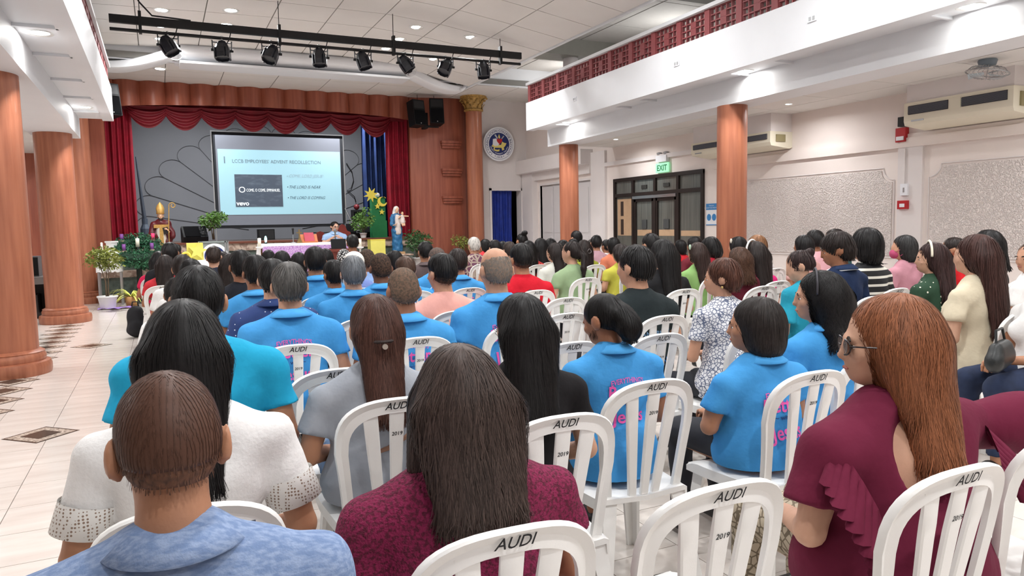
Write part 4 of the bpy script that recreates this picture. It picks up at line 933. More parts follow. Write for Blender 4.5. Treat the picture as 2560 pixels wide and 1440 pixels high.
# ---- the audience: x, y, height of crown, head size, pixels across the head, sex, hair, hair colour, top, top colour, head turn, bow, who
PEOPLE = [
(-0.002, 1.092, 1.212, 0.83, 272, 'm', 'thin', (78, 52, 40), 'polo', (112, 134, 172), 8, 14, 'man with thinning brown hair in heather blue polo'),
(0.038, 1.891, 1.237, 0.95, 205, 'f', 'long', (20, 18, 18), 'tee', (236, 234, 232), 0, 0, 'woman with long black hair in white eyelet blouse'),
(0.106, 2.684, 1.283, 0.97, 132, 'm', 'short', (20, 18, 18), 'polo', (36, 164, 206), 0, 4, 'man with tousled black hair in turquoise polo'),
(0.074, 4.948, 1.119, 0.83, 62, 'm', 'short', (20, 18, 18), 'tee', (236, 234, 232), 0, 0, 'black-haired man in white shirt beside the backpack'),
(0.593, 3.922, 1.231, 1.02, 90, 'm', 'short', (70, 68, 66), 'print', (70, 152, 214), 0, 0, 'man with greying hair in blue polo near the dotted navy shirt'),
(0.62, 4.729, 1.22, 1.05, 78, 'm', 'short', (20, 18, 18), 'dots', (44, 66, 118), 0, 0, 'black-haired man in navy shirt with white dots'),
(0.687, 2.589, 1.157, 1.0, 134, 'f', 'halfup', (66, 40, 32), 'tee', (160, 164, 172), 0, 0, 'woman with half-tied brown hair in grey tee and jeans'),
(0.575, 1.481, 1.138, 0.96, 262, 'f', 'wavy', (52, 40, 36), 'tee', (122, 24, 66), 0, 4, 'woman with dark brown hair in crimson lace top'),
(1.053, 2.127, 1.175, 0.91, 142, 'f', 'long', (20, 18, 18), 'tee', (28, 26, 28), 0, 0, 'woman with long straight black hair in black top'),
(1.567, 2.377, 1.133, 0.84, 118, 'f', 'lowbun', (20, 18, 18), 'print', (70, 152, 214), 22, 16, 'woman with low black bun in blue printed polo'),
(2.156, 2.198, 1.088, 0.93, 138, 'f', 'bob', (40, 34, 32), 'print', (70, 152, 214), 38, 0, 'woman with short black bob in blue polo turning left'),
(2.653, 2.321, 1.168, 0.92, 132, 'f', 'curly', (20, 18, 18), 'polo', (70, 152, 214), 48, 0, 'woman with long curly black hair and hairband in blue polo'),
(1.758, 1.306, 1.193, 1.03, 244, 'f', 'auburn', (132, 80, 50), 'wide', (106, 30, 56), 52, 0, 'woman with auburn hair and sunglasses in burgundy blouse'),
(1.807, 3.975, 1.271, 1.13, 78, 'm', 'bald', (150, 142, 132), 'print', (70, 152, 214), 0, 0, 'balding man in blue polo'),
(1.177, 3.813, 1.185, 1.06, 80, 'm', 'buzz', (112, 96, 82), 'print', (70, 152, 214), 0, 0, 'man with shaved grey head in blue polo'),
(1.767, 4.788, 1.202, 1.09, 70, 'm', 'fade', (20, 18, 18), 'tee', (240, 176, 164), 14, 0, 'young man with faded black hair in pink shirt'),
(1.123, 4.736, 1.221, 0.93, 66, 'm', 'short', (96, 98, 102), 'polo', (70, 152, 214), 0, 0, 'grey-haired man with mask loops in blue polo'),
(1.194, 6.401, 1.249, 1.05, 56, 'm', 'short', (20, 18, 18), 'polo', (70, 152, 214), 0, 0, 'young man with neat black hair in blue polo below the lectern'),
(1.174, 5.547, 1.165, 0.89, 54, 'm', 'short', (20, 18, 18), 'polo', (70, 152, 214), 20, 0, 'black-haired man in blue polo partly behind the grey-haired man'),
(0.608, 5.542, 1.222, 1.03, 66, 'm', 'short', (20, 18, 18), 'polo', (70, 152, 214), 18, 0, 'black-haired man in blue polo behind the dotted navy shirt'),
(0.603, 6.488, 1.236, 1.13, 62, 'm', 'short', (20, 18, 18), 'tee', (34, 36, 44), 12, 0, 'man with curly black hair in black shirt'),
(0.612, 7.683, 1.177, 1.0, 52, 'f', 'long', (34, 26, 24), 'tee', (236, 234, 232), 0, 0, 'long-haired woman in white top behind the black shirt'),
(0.586, 9.762, 1.203, 1.05, 38, 'm', 'fade', (44, 34, 30), 'tee', (44, 48, 62), 0, 0, 'man with shaved nape in dark shirt below the yellow star'),
(0.742, 10.582, 1.124, 1.06, 40, 'f', 'long', (34, 26, 24), 'tee', (44, 40, 44), 0, 0, 'woman with long brown hair beside the shaved nape'),
(0.162, 6.978, 1.201, 0.98, 52, 'm', 'short', (34, 26, 24), 'tee', (236, 234, 232), 0, 0, 'man in white shirt behind the turquoise polo'),
(0.034, 8.764, 1.156, 0.89, 42, 'f', 'long', (34, 26, 24), 'tee', (196, 52, 60), 0, 0, 'woman with long dark hair in coral red blouse'),
(-0.027, 10.389, 1.16, 1.0, 40, 'f', 'long', (20, 18, 18), 'tee', (200, 36, 78), 10, 0, 'woman with covered dark head in raspberry red blouse'),
(0.096, 9.578, 1.279, 1.08, 42, 'm', 'short', (20, 18, 18), 'tee', (30, 30, 34), 0, 0, 'black-haired man in front of the bishop statue'),
(0.201, 12.365, 1.217, 1.0, 30, 'm', 'short', (20, 18, 18), 'tee', (40, 38, 40), 0, 0, 'second black-haired head by the bishop statue'),
(0.193, 5.999, 1.194, 0.96, 60, 'm', 'curlyshort', (20, 18, 18), 'tee', (236, 234, 232), 0, 0, 'curly-haired man in white behind the turquoise polo'),
(1.306, 10.32, 1.133, 0.92, 36, 'f', 'bob', (20, 18, 18), 'tee', (40, 38, 46), 0, 0, 'first black-haired head under the purple altar cloth'),
(1.159, 8.096, 1.177, 0.93, 46, 'f', 'bob', (20, 18, 18), 'tee', (52, 36, 44), 0, 0, 'second black-haired head under the purple altar cloth'),
(1.443, 8.761, 1.134, 0.93, 42, 'f', 'bob', (20, 18, 18), 'tee', (44, 44, 60), 0, 0, 'third black-haired head under the purple altar cloth'),
(1.861, 9.287, 1.152, 1.0, 42, 'f', 'bob', (20, 18, 18), 'tee', (150, 120, 80), 0, 0, 'curly black head beside the neat-haired man in blue'),
(2.743, 11.515, 1.308, 1.1, 32, 'm', 'short', (20, 18, 18), 'tee', (96, 34, 36), 0, 0, 'black-haired man in maroon in front of the presenter'),
(2.224, 9.871, 1.124, 0.92, 36, 'f', 'bob', (150, 148, 146), 'tee', (150, 150, 156), 0, 0, 'person with black and white patterned scarf over the head'),
(1.683, 7.029, 1.165, 1.11, 52, 'm', 'cap', (214, 210, 200), 'tee', (120, 140, 200), 0, 0, 'person in pale knitted cap'),
(1.989, 7.723, 1.18, 1.1, 42, 'm', 'buzz', (60, 50, 44), 'tee', (150, 182, 232), 0, 0, 'man with cropped hair in light blue shirt'),
(1.628, 5.883, 1.196, 1.09, 54, 'm', 'buzz', (52, 42, 36), 'polo', (70, 152, 214), 0, 0, 'dark-skinned man with cropped hair and black shoulder strap'),
(2.42, 8.147, 1.135, 0.91, 42, 'f', 'bob', (20, 18, 18), 'tee', (40, 40, 46), 20, 0, 'woman with sleek black hair beside the cropped heads'),
(2.005, 6.415, 1.125, 1.06, 52, 'm', 'fade', (70, 50, 40), 'polo', (70, 152, 214), 0, 4, 'man with brown crew cut in blue polo'),
(2.895, 8.432, 1.224, 1.05, 40, 'm', 'short', (20, 18, 18), 'polo', (98, 84, 84), 14, 0, 'black-haired man in dusty brown shirt'),
(2.605, 7.21, 1.187, 1.13, 44, 'm', 'buzz', (96, 88, 86), 'polo', (70, 152, 214), 0, 0, 'man with cropped grey hair behind the pink shirt'),
(2.512, 6.401, 1.19, 1.06, 52, 'm', 'short', (34, 26, 24), 'print', (70, 152, 214), -8, 0, 'man with smooth dark hair in blue polo'),
(2.894, 5.813, 1.225, 1.19, 60, 'm', 'fade', (20, 18, 18), 'tee', (206, 28, 46), 0, 0, 'man with cropped black hair in red shirt'),
(4.269, 10.171, 1.233, 1.05, 32, 'm', 'short', (186, 182, 176), 'tee', (120, 88, 104), 0, 0, 'grey-white haired person in patterned purple shirt'),
(5.622, 12.842, 1.145, 0.94, 26, 'f', 'bob', (20, 18, 18), 'tee', (214, 60, 66), 20, 0, 'black-haired woman in red by the stage column'),
(4.226, 9.317, 1.2, 0.97, 32, 'm', 'short', (20, 18, 18), 'tee', (236, 234, 232), 0, 0, 'black-haired man in white before the blue curtain'),
(5.578, 11.966, 1.117, 0.89, 26, 'f', 'bob', (20, 18, 18), 'tee', (90, 70, 80), 0, 0, 'first dark head under the blue curtain'),
(4.083, 8.548, 1.19, 0.96, 34, 'm', 'short', (52, 42, 38), 'tee', (90, 70, 80), 0, 0, 'second dark head under the blue curtain'),
(6.101, 12.211, 1.243, 1.17, 28, 'f', 'topbun', (20, 18, 18), 'tee', (60, 50, 60), 0, 0, 'woman with high black bun beside the curtain doorway'),
(4.756, 9.318, 1.174, 1.01, 36, 'f', 'long', (20, 18, 18), 'tee', (196, 60, 50), 0, 0, 'woman with straight black hair in red dotted blouse'),
(5.206, 9.795, 1.194, 1.01, 34, 'f', 'long', (20, 18, 18), 'tee', (90, 80, 90), 0, 0, 'woman with glossy black waves behind the white bow'),
(5.628, 10.248, 1.179, 1.0, 32, 'f', 'long', (20, 18, 18), 'tee', (120, 110, 120), 0, 0, 'woman with dark hair left of the white panelled door'),
(4.346, 7.784, 1.177, 1.0, 42, 'f', 'long', (34, 26, 24), 'tee', (222, 222, 212), 18, 0, 'woman with white hair bow in cream top'),
(6.279, 10.987, 1.129, 0.98, 30, 'f', 'bob', (20, 18, 18), 'tee', (150, 30, 50), 10, 0, 'woman with black hair in dark red sailor top'),
(7.117, 11.93, 1.273, 1.15, 28, 'm', 'short', (20, 18, 18), 'tee', (70, 70, 80), 0, 0, 'black-haired man showing above the others at the column'),
(6.72, 11.381, 1.136, 0.96, 28, 'f', 'bob', (20, 18, 18), 'tee', (80, 74, 80), 0, 0, 'dark head half hidden at the far column'),
(3.979, 6.756, 1.218, 1.02, 44, 'f', 'pony', (34, 26, 24), 'tee', (152, 176, 136), 24, 0, 'woman with black ponytail in sage green tee'),
(5.326, 8.735, 1.176, 0.98, 36, 'f', 'long', (34, 26, 24), 'tee', (160, 166, 60), 0, 0, 'woman with claw clip in olive green blouse'),
(6.368, 10.181, 1.148, 1.02, 32, 'f', 'long', (34, 26, 24), 'tee', (150, 40, 60), -30, 0, 'woman in maroon striped sleeve leaning right'),
(6.036, 9.533, 1.223, 1.0, 30, 'm', 'short', (20, 18, 18), 'tee', (200, 160, 170), -20, 0, 'black-haired boy beside the maroon stripes'),
(6.86, 10.492, 1.125, 0.96, 26, 'm', 'short', (20, 18, 18), 'tee', (236, 234, 232), 15, 0, 'black-haired boy in white beside the glass door'),
(5.836, 8.76, 1.197, 0.92, 34, 'f', 'bob', (20, 18, 18), 'tee', (220, 130, 100), 10, 0, 'woman with bobbed hair beside the glass door'),
(5.226, 7.682, 1.138, 1.09, 44, 'f', 'long', (34, 26, 24), 'tee', (202, 196, 80), 0, 0, 'woman with long brown hair in yellow top'),
(2.717, 3.815, 1.256, 1.18, 86, 'm', 'short', (20, 18, 18), 'tee', (38, 46, 48), 18, 0, 'man with thick black hair in black printed tee'),
(5.084, 6.856, 1.274, 1.1, 44, 'm', 'short', (20, 18, 18), 'tee', (50, 50, 56), 0, 0, 'black-haired man in front of the glass doors'),
(3.918, 5.118, 1.251, 1.08, 64, 'f', 'long', (20, 18, 18), 'tee', (34, 34, 36), 0, 0, 'woman with long loose black hair in black top'),
(6.996, 8.706, 1.132, 0.84, 34, 'f', 'bob', (20, 18, 18), 'tee', (196, 40, 50), 40, 0, 'woman with face mask in red top'),
(6.696, 8.029, 1.191, 1.0, 38, 'f', 'bob', (20, 18, 18), 'tee', (110, 40, 50), 0, 0, 'black-haired head behind the green hair clip'),
(5.068, 6.032, 1.183, 0.94, 46, 'f', 'long', (48, 34, 30), 'tee', (140, 180, 110), 0, 0, 'woman with pale green hair clip in green dress'),
(5.819, 6.637, 1.225, 1.01, 46, 'f', 'bob', (20, 18, 18), 'tee', (166, 30, 48), 30, 20, 'woman with black bob in crimson top bowing her head'),
(2.78, 3.096, 1.187, 0.81, 86, 'f', 'pixie', (74, 44, 32), 'tee', (224, 224, 228), 40, 0, 'woman with short reddish hair in white star print blouse'),
(4.611, 4.932, 1.167, 0.88, 56, 'f', 'curly', (70, 46, 32), 'tee', (90, 26, 40), 0, 0, 'woman with curly ombre hair'),
(6.726, 7.218, 1.194, 1.08, 44, 'f', 'bob', (20, 18, 18), 'tee', (60, 60, 66), 10, 0, 'woman with white clip in black hair'),
(5.089, 5.231, 1.2, 1.04, 56, 'f', 'long', (34, 26, 24), 'tee', (204, 34, 110), 10, 0, 'woman with white hairband in magenta top'),
(6.403, 6.55, 1.225, 1.04, 46, 'f', 'bob', (120, 84, 58), 'tee', (236, 234, 232), 0, 0, 'woman with light brown hair in white top'),
(6.294, 5.749, 1.23, 0.94, 46, 'f', 'bob', (20, 18, 18), 'tee', (216, 166, 160), 10, 0, 'woman with flipped black hair in pink top'),
(7.02, 6.245, 1.273, 1.08, 42, 'm', 'short', (20, 18, 18), 'tee', (222, 170, 176), -5, 0, 'boy with black hair in pink shirt'),
(3.871, 3.52, 1.205, 0.79, 62, 'f', 'bun', (44, 30, 28), 'wide', (40, 150, 176), 45, 22, 'woman with hair bun in teal blouse bowing her head'),
(7.552, 6.411, 1.273, 1.08, 46, 'f', 'bob', (34, 26, 24), 'tee', (30, 70, 74), 20, 0, 'woman in dark green floral top'),
(4.594, 3.849, 1.292, 0.98, 76, 'm', 'mop', (34, 26, 24), 'polo', (32, 46, 76), 48, 10, 'young man in navy polo with white collar stripe'),
(5.246, 4.145, 1.317, 1.12, 72, 'f', 'bob', (20, 18, 18), 'tee', (30, 30, 32), 0, 0, 'woman with thick black bob in striped black top'),
(6.115, 4.427, 1.236, 0.91, 60, 'f', 'bob', (44, 42, 42), 'tee', (196, 140, 152), 40, 0, 'woman with pink face mask in mauve blouse'),
(5.011, 3.403, 1.214, 0.92, 74, 'f', 'long', (48, 30, 28), 'tee', (36, 66, 46), 40, 0, 'woman with cream hairband in green dotted dress'),
(7.12, 4.616, 1.191, 0.99, 46, 'm', 'short', (34, 26, 24), 'tee', (214, 36, 44), 20, 0, 'person with short dark hair in red top'),
(4.552, 2.81, 1.284, 1.04, 86, 'f', 'xlong', (58, 34, 30), 'tee', (216, 204, 178), 15, 0, 'woman with very long chestnut hair in beige top'),
(6.747, 4.067, 1.272, 1.0, 62, 'f', 'curly', (20, 18, 18), 'tee', (50, 48, 50), 0, 0, 'woman with curly black hair behind the chestnut hair'),
(5.818, 3.192, 1.197, 0.93, 66, 'f', 'bun', (34, 26, 24), 'tee', (236, 234, 232), 70, 0, 'woman in white top at the right edge looking left'),
]
# ---- white stacking chair: arched back frame, three slats, seat, four legs, painted lettering
CT, CWD, SEAT = .845, .2, .41                        # top of back, half width, seat height
def back_y(x, z): return -.185-.17*(z-SEAT)+.8*x*x-.05*max(0, z-.7)
def chair_meshes():
    d = {}; N = 44
    def outer(t):                                    # t from -1 (left foot of frame) to 1
        s = abs(t); sg = 1 if t >= 0 else -1
        if s > .5: k = (s-.5)/.5; return sg*(CWD-.028*k-.004*math.sin(k*3.1)), .66-k*(.66-.37)
        a = s/.5*math.pi/2; return sg*CWD*math.sin(a)**.78, .66+(CT-.66)*math.cos(a)**.62
    def inner(t):
        s = abs(t); sg = 1 if t >= 0 else -1
        if s > .5: k = (s-.5)/.5; return sg*(CWD-.043-.024*k), .655-k*(.655-.39)
        a = s/.5*math.pi/2; return sg*(CWD-.043)*math.sin(a)**.8, .655+(CT-.052-.655)*math.cos(a)**.66
    b = MB()
    for i in range(N+1):
        t = -1+2*i/N; (xo, zo), (xi, zi) = outer(t), inner(t)
        for x, z, off in ((xo, zo, -.014), (xo*.985, zo-.004, -.02), ((xo+xi)/2, (zo+zi)/2, -.006), (xi, zi, -.012), (xi, zi, .004), ((xo+xi)/2, (zo+zi)/2, .006), (xo, zo, .0)):
            b.v.append((x, back_y(x, z)+off, z))
    for i in range(N):
        for j in range(7): b.f.append((7*i+j, 7*i+7+j, 7*i+7+(j+1) % 7, 7*i+(j+1) % 7))
    b.f += [tuple(range(7)), tuple(7*N+j for j in range(7))[::-1]]
    d['back_frame'] = b
    for k, (x0, x1) in enumerate(((-.05, -.088), (0, 0), (.05, .088))):
        s = MB(); n = 10
        for i in range(n+1):
            z = .40+(CT-.034-(.016 if k != 1 else 0)-.40)*i/n; xc = x0+(x1-x0)*i/n; hw = .0165+.0085*(i/n)
            for dx, off in ((-hw, -.009), (-hw*.8, -.013), (hw*.8, -.013), (hw, -.009), (hw, .001), (-hw, .001)): s.v.append((xc+dx, back_y(xc, z)+(off if i < n-1 else (off*.75 if i < n else max(off, -.004))), z))
        for i in range(n):
            for j in range(6): s.f.append((6*i+j, 6*i+(j+1) % 6, 6*i+6+(j+1) % 6, 6*i+6+j))
        s.f += [tuple(range(6))[::-1], tuple(6*n+j for j in range(6))]; d['slat%d' % k] = s
    s = MB(); n = 12                                 # dished seat with rolled apron
    def so(y): return .185+.03*min(1, max(0, (y+.2)/.3))
    ys = np.linspace(-.205, .215, n+1)
    for y in ys:
        w_ = so(y); drop_ = .02*max(0, (y-.14)/.075)**2
        for x, z in ((-w_, SEAT-.05), (-w_, SEAT-.008-drop_), (-w_*.9, SEAT-drop_), (0, SEAT-.012-drop_), (w_*.9, SEAT-drop_), (w_, SEAT-.008-drop_), (w_, SEAT-.05), (w_-.008, SEAT-.05), (w_-.01, SEAT-.02), (0, SEAT-.03), (-w_+.01, SEAT-.02), (-w_+.008, SEAT-.05)): s.v.append((x, y, z))
    for i in range(n):
        for j in range(12): s.f.append((12*i+j, 12*i+(j+1) % 12, 12*i+12+(j+1) % 12, 12*i+12+j))
    s.f += [tuple(range(12))[::-1], tuple(12*n+j for j in range(12))]
    d['seat'] = s
    for sx in (-1, 1):
        for sy in (-1, 1):
            l = MB(); x0, y0 = sx*(.19 if sy > 0 else .172), (.18 if sy > 0 else -.185); x1, y1 = sx*.225, (.215 if sy > 0 else -.255)
            for z, xx, yy, a in ((SEAT-.012, x0, y0, .034), (.2, (x0+x1)/2, (y0+y1)/2, .028), (0, x1, y1, .022)):
                l.v += [(xx+sx*.004, yy-sy*a*1.6, z), (xx+sx*.004, yy+sy*.008, z), (xx-sx*a*1.6, yy+sy*.008, z), (xx-sx*a*1.6, yy-sy*.004, z), (xx-sx*.01, yy-sy*.008, z), (xx-sx*.01, yy-sy*a*1.6, z)]
            for i in range(2):
                for j in range(6): l.f.append((6*i+j, 6*i+(j+1) % 6, 6*i+6+(j+1) % 6, 6*i+6+j))
            l.f += [tuple(range(6))[::-1], tuple(12+j for j in range(6))]; d['leg%d%d' % (sx, sy)] = l
    return d
_ch = chair_meshes()
CH = {k: m.me(''.join(c for c in k if c.isalpha() or c == '_').rstrip('-'), PLASTIC) for k, m in _ch.items()}
for k, me in CH.items():
    me.polygons.foreach_set('use_smooth', [True]*len(me.polygons)); me.set_sharp_from_angle(angle=math.radians(38))
def chair_text(s, size, zc, name, sh=.25, xs=0.):
    V, Fc = text_mesh(s, size, sh, .01)
    return mesh(name, [(-x+xs, back_y(-x+xs, zc+y)-.0185, zc+y) for x, y, _ in V][:] if False else [(x+xs, back_y(x+xs, zc+y)-(.0165 if name == 'lettering' else .0145), zc+y) for x, y, _ in V], Fc, INK)
TX1 = chair_text('AUDI', .034, CT-.026, 'lettering', .3); TX2 = chair_text('2019', .0185, CT-.125, 'year_lettering', .1)
def make_chair(x, y, rz, label, group=None, full=True, z=0.):
    r = thing('plastic_chair', label, 'chair', (x, y, z), rz, group)
    for k, me in CH.items():
        nm = 'slat' if k.startswith('slat') else ('leg' if k.startswith('leg') else k)
        link(nm, me, r)
    if full: link('lettering', TX1, r); link('year_lettering', TX2, r)
    return r
# ---- people
TONES = [(198, 148, 120), (182, 130, 100), (160, 108, 80), (206, 160, 134)]
SK = [M('skin_%d' % i, c, .5, spec=.35, var=.12, vs=14, bump=.04, bs=160) for i, c in enumerate(TONES)]
SKD = M('skin_deep', (128, 84, 62), .5, spec=.35, var=.12, vs=14)
def cloth(rgb, kind=''):
    return M('cloth_%s%d_%d_%d' % (kind, *rgb), rgb, .85, spec=.2, var=.08, vs=6, bump=.55, bs=15)
def hairmat(rgb, isl=1.3): return M('hair_%d_%d_%d' % rgb, tuple(int(q*.86) for q in rgb), .46, spec=.22, island=isl)
JEAN = M('denim', (88, 116, 152), .85, var=.3, vs=18, bump=.15, bs=300); DARKP = M('dark_trousers', (34, 36, 44), .8, var=.2); SHOE = M('black_shoes', (28, 27, 27), .5)
PINK = M('pink_print', (232, 92, 168), .8); SEATT, TOPT = .43, .885
def facing(x, y): return math.atan2(x-2.6, 17.5-y)*(.2 if x > 2.6 else .4)
def decal(parent, fd, s, size, cx_, cz_, mat, width=None, arc=0., off=.007, name='lettering', bold=.01):
    """lettering laid on the back of a garment"""
    V, Fc = text_mesh(s, size, 0., bold)
    if width: V = V*np.array([width/(V[:, 0].max()-V[:, 0].min()), 1, 1])
    X = V[:, 0]+cx_; Z = V[:, 1]+cz_-arc*V[:, 0]**2; Y = np.full(len(X), -.22)
    for _ in range(60):
        d = fd.sample(np.stack([X, Y, Z], 1)); Y = Y+np.clip(d, 0, .02)*.8
    return link(name, mesh(name, np.stack([X, Y-off, Z], 1), Fc, mat), parent)
def make_person(x, y, zt, hs, px, sex, hair, hcol, top, tcol, yaw, pitch, who, rz=None, arms='lap', wide=1.06, tone=None, pants=None, seed=None, seated=True, chair=True, shift=(0, 0)):
    lv = lod(px); seed = (int(abs(x*7+y*13)) % 50) if seed is None else seed
    if lv == 2: yaw, pitch = round(yaw/30)*30, 0 if abs(pitch) < 10 else 20
    elif lv == 1: yaw, pitch = round(yaw/15)*15, round(pitch/10)*10
    rz = facing(x, y) if rz is None else rz
    sxy = min(1.15, max(.82, hs)); tz = ((zt-SEAT-.004)/sxy-.385)/.5; tq = min(1.1, max(.7, round(tz/.06)*.06)); sz = (zt-SEAT-.004)/(.385+.5*tq)
    c, s_ = math.cos(rz), math.sin(rz); hy = .02*sxy
    r = thing('person', who, 'person', (x+s_*hy, y-c*hy, SEAT-SEATT*sz), rz, 'seated audience', (sxy, sxy, sz))
    sk = SK[seed % 4] if tone is None else (SKD if tone == 'deep' else SK[tone])
    B = body_prims(sex, yaw, pitch, arms, wide, tq); dz = .5*tq-.5
    link('body', skin_mesh(sex, yaw, pitch, arms, wide, lv, tq), r, sk)
    hm = hairmat(tuple(hcol), {'wavy': 2., 'halfup': 1.6, 'pixie': 1.6, 'thin': .7}.get(hair, 1.1))
    if hair in ('bald', 'buzz'): hm = M('cropped_%d_%d_%d' % tuple(hcol), tuple(int(q*.55+sk_*.3) for q, sk_ in zip(hcol, TONES[1])), .7, spec=.2, rgb2=tuple(int(q*.75) for q in hcol), vs=90, thr=(.38, .62), bump=.2, bs=300)
    h = link('hair', hair_mesh(hair, sex, yaw, pitch, lv, seed if lv == 0 else seed % 2), r, hm, loc=(0, 0, dz))
    if hair == 'cap': h.name = 'knitted_cap'
    if hair in ('thin', 'fade'):
        fc = M('fade_%d_%d_%d' % tuple(hcol), tuple(int(q*.5+s2*.45) for q, s2 in zip(hcol, TONES[1])), .7, spec=.2, rgb2=tuple(int(q*.8+20) for q in hcol), vs=100, thr=(.3, .7))
        link('hair_fade', hair_mesh('buzz', sex, yaw, pitch, lv, 0), h, fc)
    me, fd = top_mesh(sex, 'wide' if top == 'wide' else ('long' if top == 'long' else 'tee'), arms, wide, lv, seed, tq)
    tm = cloth(tuple(tcol)) if isinstance(tcol, tuple) else tcol
    t = link('shirt' if sex == 'm' else 'blouse', me, r, tm)
    if top in ('polo', 'print', 'dots'):
        link('collar', collar_mesh(sex), t, cloth(tuple(min(255, int(q*1.06+10)) for q in tcol), 'c') if isinstance(tcol, tuple) else tm, loc=(0, 0, dz))
    if top == 'print' and lv < 2:
        dd = B['dz'][2]; decal(t, fd, "EVERYTHING'S", .034, 0, .93+dd, PINK, .17, 1.6); decal(t, fd, 'Better', .085, 0, .878+dd, PINK, .19, .4, bold=.02); decal(t, fd, '~ with ~', .03, 0, .825+dd, M('print_navy', (40, 60, 120), .8), .1)
        decal(t, fd, 'Jesus', .085, 0, .755+dd, PINK, .17, .2, bold=.02)
    link('trousers', trouser_mesh(sex, wide, lv), r, pants or DARKP)
    if seated:
        for s2 in (-1, 1): link('shoe', shoe_mesh(), r, SHOE, loc=(s2*.117, .41, 0))
    if chair:
        sh = Matrix.Rotation(rz, 3, 'Z') @ Vector((shift[0], shift[1]-.02, 0))
        make_chair(x+s_*hy+sh.x, y-c*hy+sh.y, rz, 'white chair of the '+who, 'white plastic audience chairs', lv < 2 or px > 40)
    return r, t, fd, B, h
EXTRA = {}
STARM = patterned('star_print_cloth', (232, 232, 234), (104, 112, 136), 46, .09, 'motif'); DOTG = patterned('green_dotted_cloth', (36, 66, 46), (226, 224, 206), 26, .2)
DOTN = patterned('navy_dotted_cloth', (42, 62, 114), (214, 220, 230), 30, .12); STRB = patterned('black_striped_cloth', (28, 28, 30), (222, 218, 206), 5.5, .22, 'stripes')
STRM = patterned('maroon_striped_cloth', (140, 34, 56), (226, 200, 204), 22, -.35, 'stripes'); FLOR = patterned('green_floral_cloth', (24, 58, 62), (60, 120, 122), 40, .06, 'motif')
CAMO = patterned('purple_patterned_cloth', (112, 70, 92), (180, 164, 150), 14, .12, 'motif'); DOTR = patterned('red_dotted_cloth', (196, 50, 44), (236, 206, 196), 34, .2)
HEATH = M('heather_blue_jersey', (112, 134, 172), .9, rgb2=(142, 160, 192), vs=70, st=(.6, 1.6, 1.8), thr=(.4, .62), bump=.15, bs=260)
LACE = M('crimson_lace', (128, 22, 68), .8, rgb2=(84, 10, 40), vs=120, thr=(.45, .6), bump=.6, bs=190)
EYEL = M('white_cotton', (238, 236, 234), .85, var=.05, bump=.2, bs=80)
SPEC = {  # who starts with: overrides
 'man with thinning': dict(top_mat=HEATH, arms='phone', tone=1, wide=1.25), 'woman with long black hair in white': dict(top_mat=EYEL, pants=M('white_skirt', (232, 230, 228), .85), tone=1, wide=1.15),
 'man with tousled': dict(wide=1.25, tone=1), 'woman with half-tied': dict(pants=JEAN, tone=1, wide=1.1), 'woman with dark brown hair in crimson': dict(top_mat=LACE, wide=1.36, tone=1),
 'woman with low black bun': dict(pants=M('denim_dark', (52, 74, 110), .85, var=.3, vs=18), tone=2, wide=1.2), 'woman with short black bob in blue': dict(tone=1, arms='clasp', wide=1.15), 'woman with auburn': dict(shift=(-.16, -.015), arms='out', wide=1.5, tone=3, pants=patterned('lace_skirt', (190, 178, 156), (120, 108, 90), 40, .08, 'motif')),
 'black-haired man in navy': dict(top_mat=DOTN), 'woman with short reddish': dict(top_mat=STARM, tone=0, arms='clasp'), 'woman with cream hairband': dict(top_mat=DOTG, tone=3), 'woman with thick black bob': dict(top_mat=STRB), 'woman in maroon': dict(top_mat=STRM),
 'woman in dark green': dict(top_mat=FLOR), 'grey-white': dict(top_mat=CAMO), 'woman with straight black hair in red': dict(top_mat=DOTR), 'dark-skinned': dict(tone='deep'), 'man with cropped hair in light': dict(tone='deep'), 'balding': dict(tone=0, wide=1.12), 'man with shaved grey': dict(tone=2), 'woman with hair bun': dict(tone=3), 'young man in navy': dict(tone=2, wide=1.08),
 'woman with very long': dict(tone=3), 'man with greying': dict(wide=1.1, tone=0), 'man with thick': dict(wide=1.05, tone=0), 'man with cropped black hair in red': dict(wide=1.08), 'grey-haired man': dict(wide=1.08), 'person with black and white': dict(hair_mat=patterned('scarf_print', (226, 226, 224), (34, 34, 36), 34, .14, 'motif'))}
FOLK = {}
for row in PEOPLE:
    kw = {}
    for k, v in SPEC.items():
        if row[-1].startswith(k): kw = dict(v)
    tmat = kw.pop('top_mat', None); hmat = kw.pop('hair_mat', None); row = list(row)
    if tmat: row[9] = tmat
    res = make_person(*row, **kw)
    if hmat: res[4].material_slots[0].link = 'OBJECT'; res[4].material_slots[0].material = hmat; res[4].name = 'patterned_scarf'
    FOLK[row[-1]] = res
# ================================================================== THINGS ON AND AROUND THE STAGE
def spheroid(c, r, n=16, m=10):
    b = MB(); b.lathe([(max(1e-5, math.sin(math.pi*i/m))*r[0], -math.cos(math.pi*i/m)*r[2]) for i in range(m+1)], c, n); return b
def sdf_obj(name, prims, vox, mat, parent, Rt=None):
    V, Fq = Field(prims, vox).surf(); return link(name, mesh(name, V, Fq, mat, True), parent)
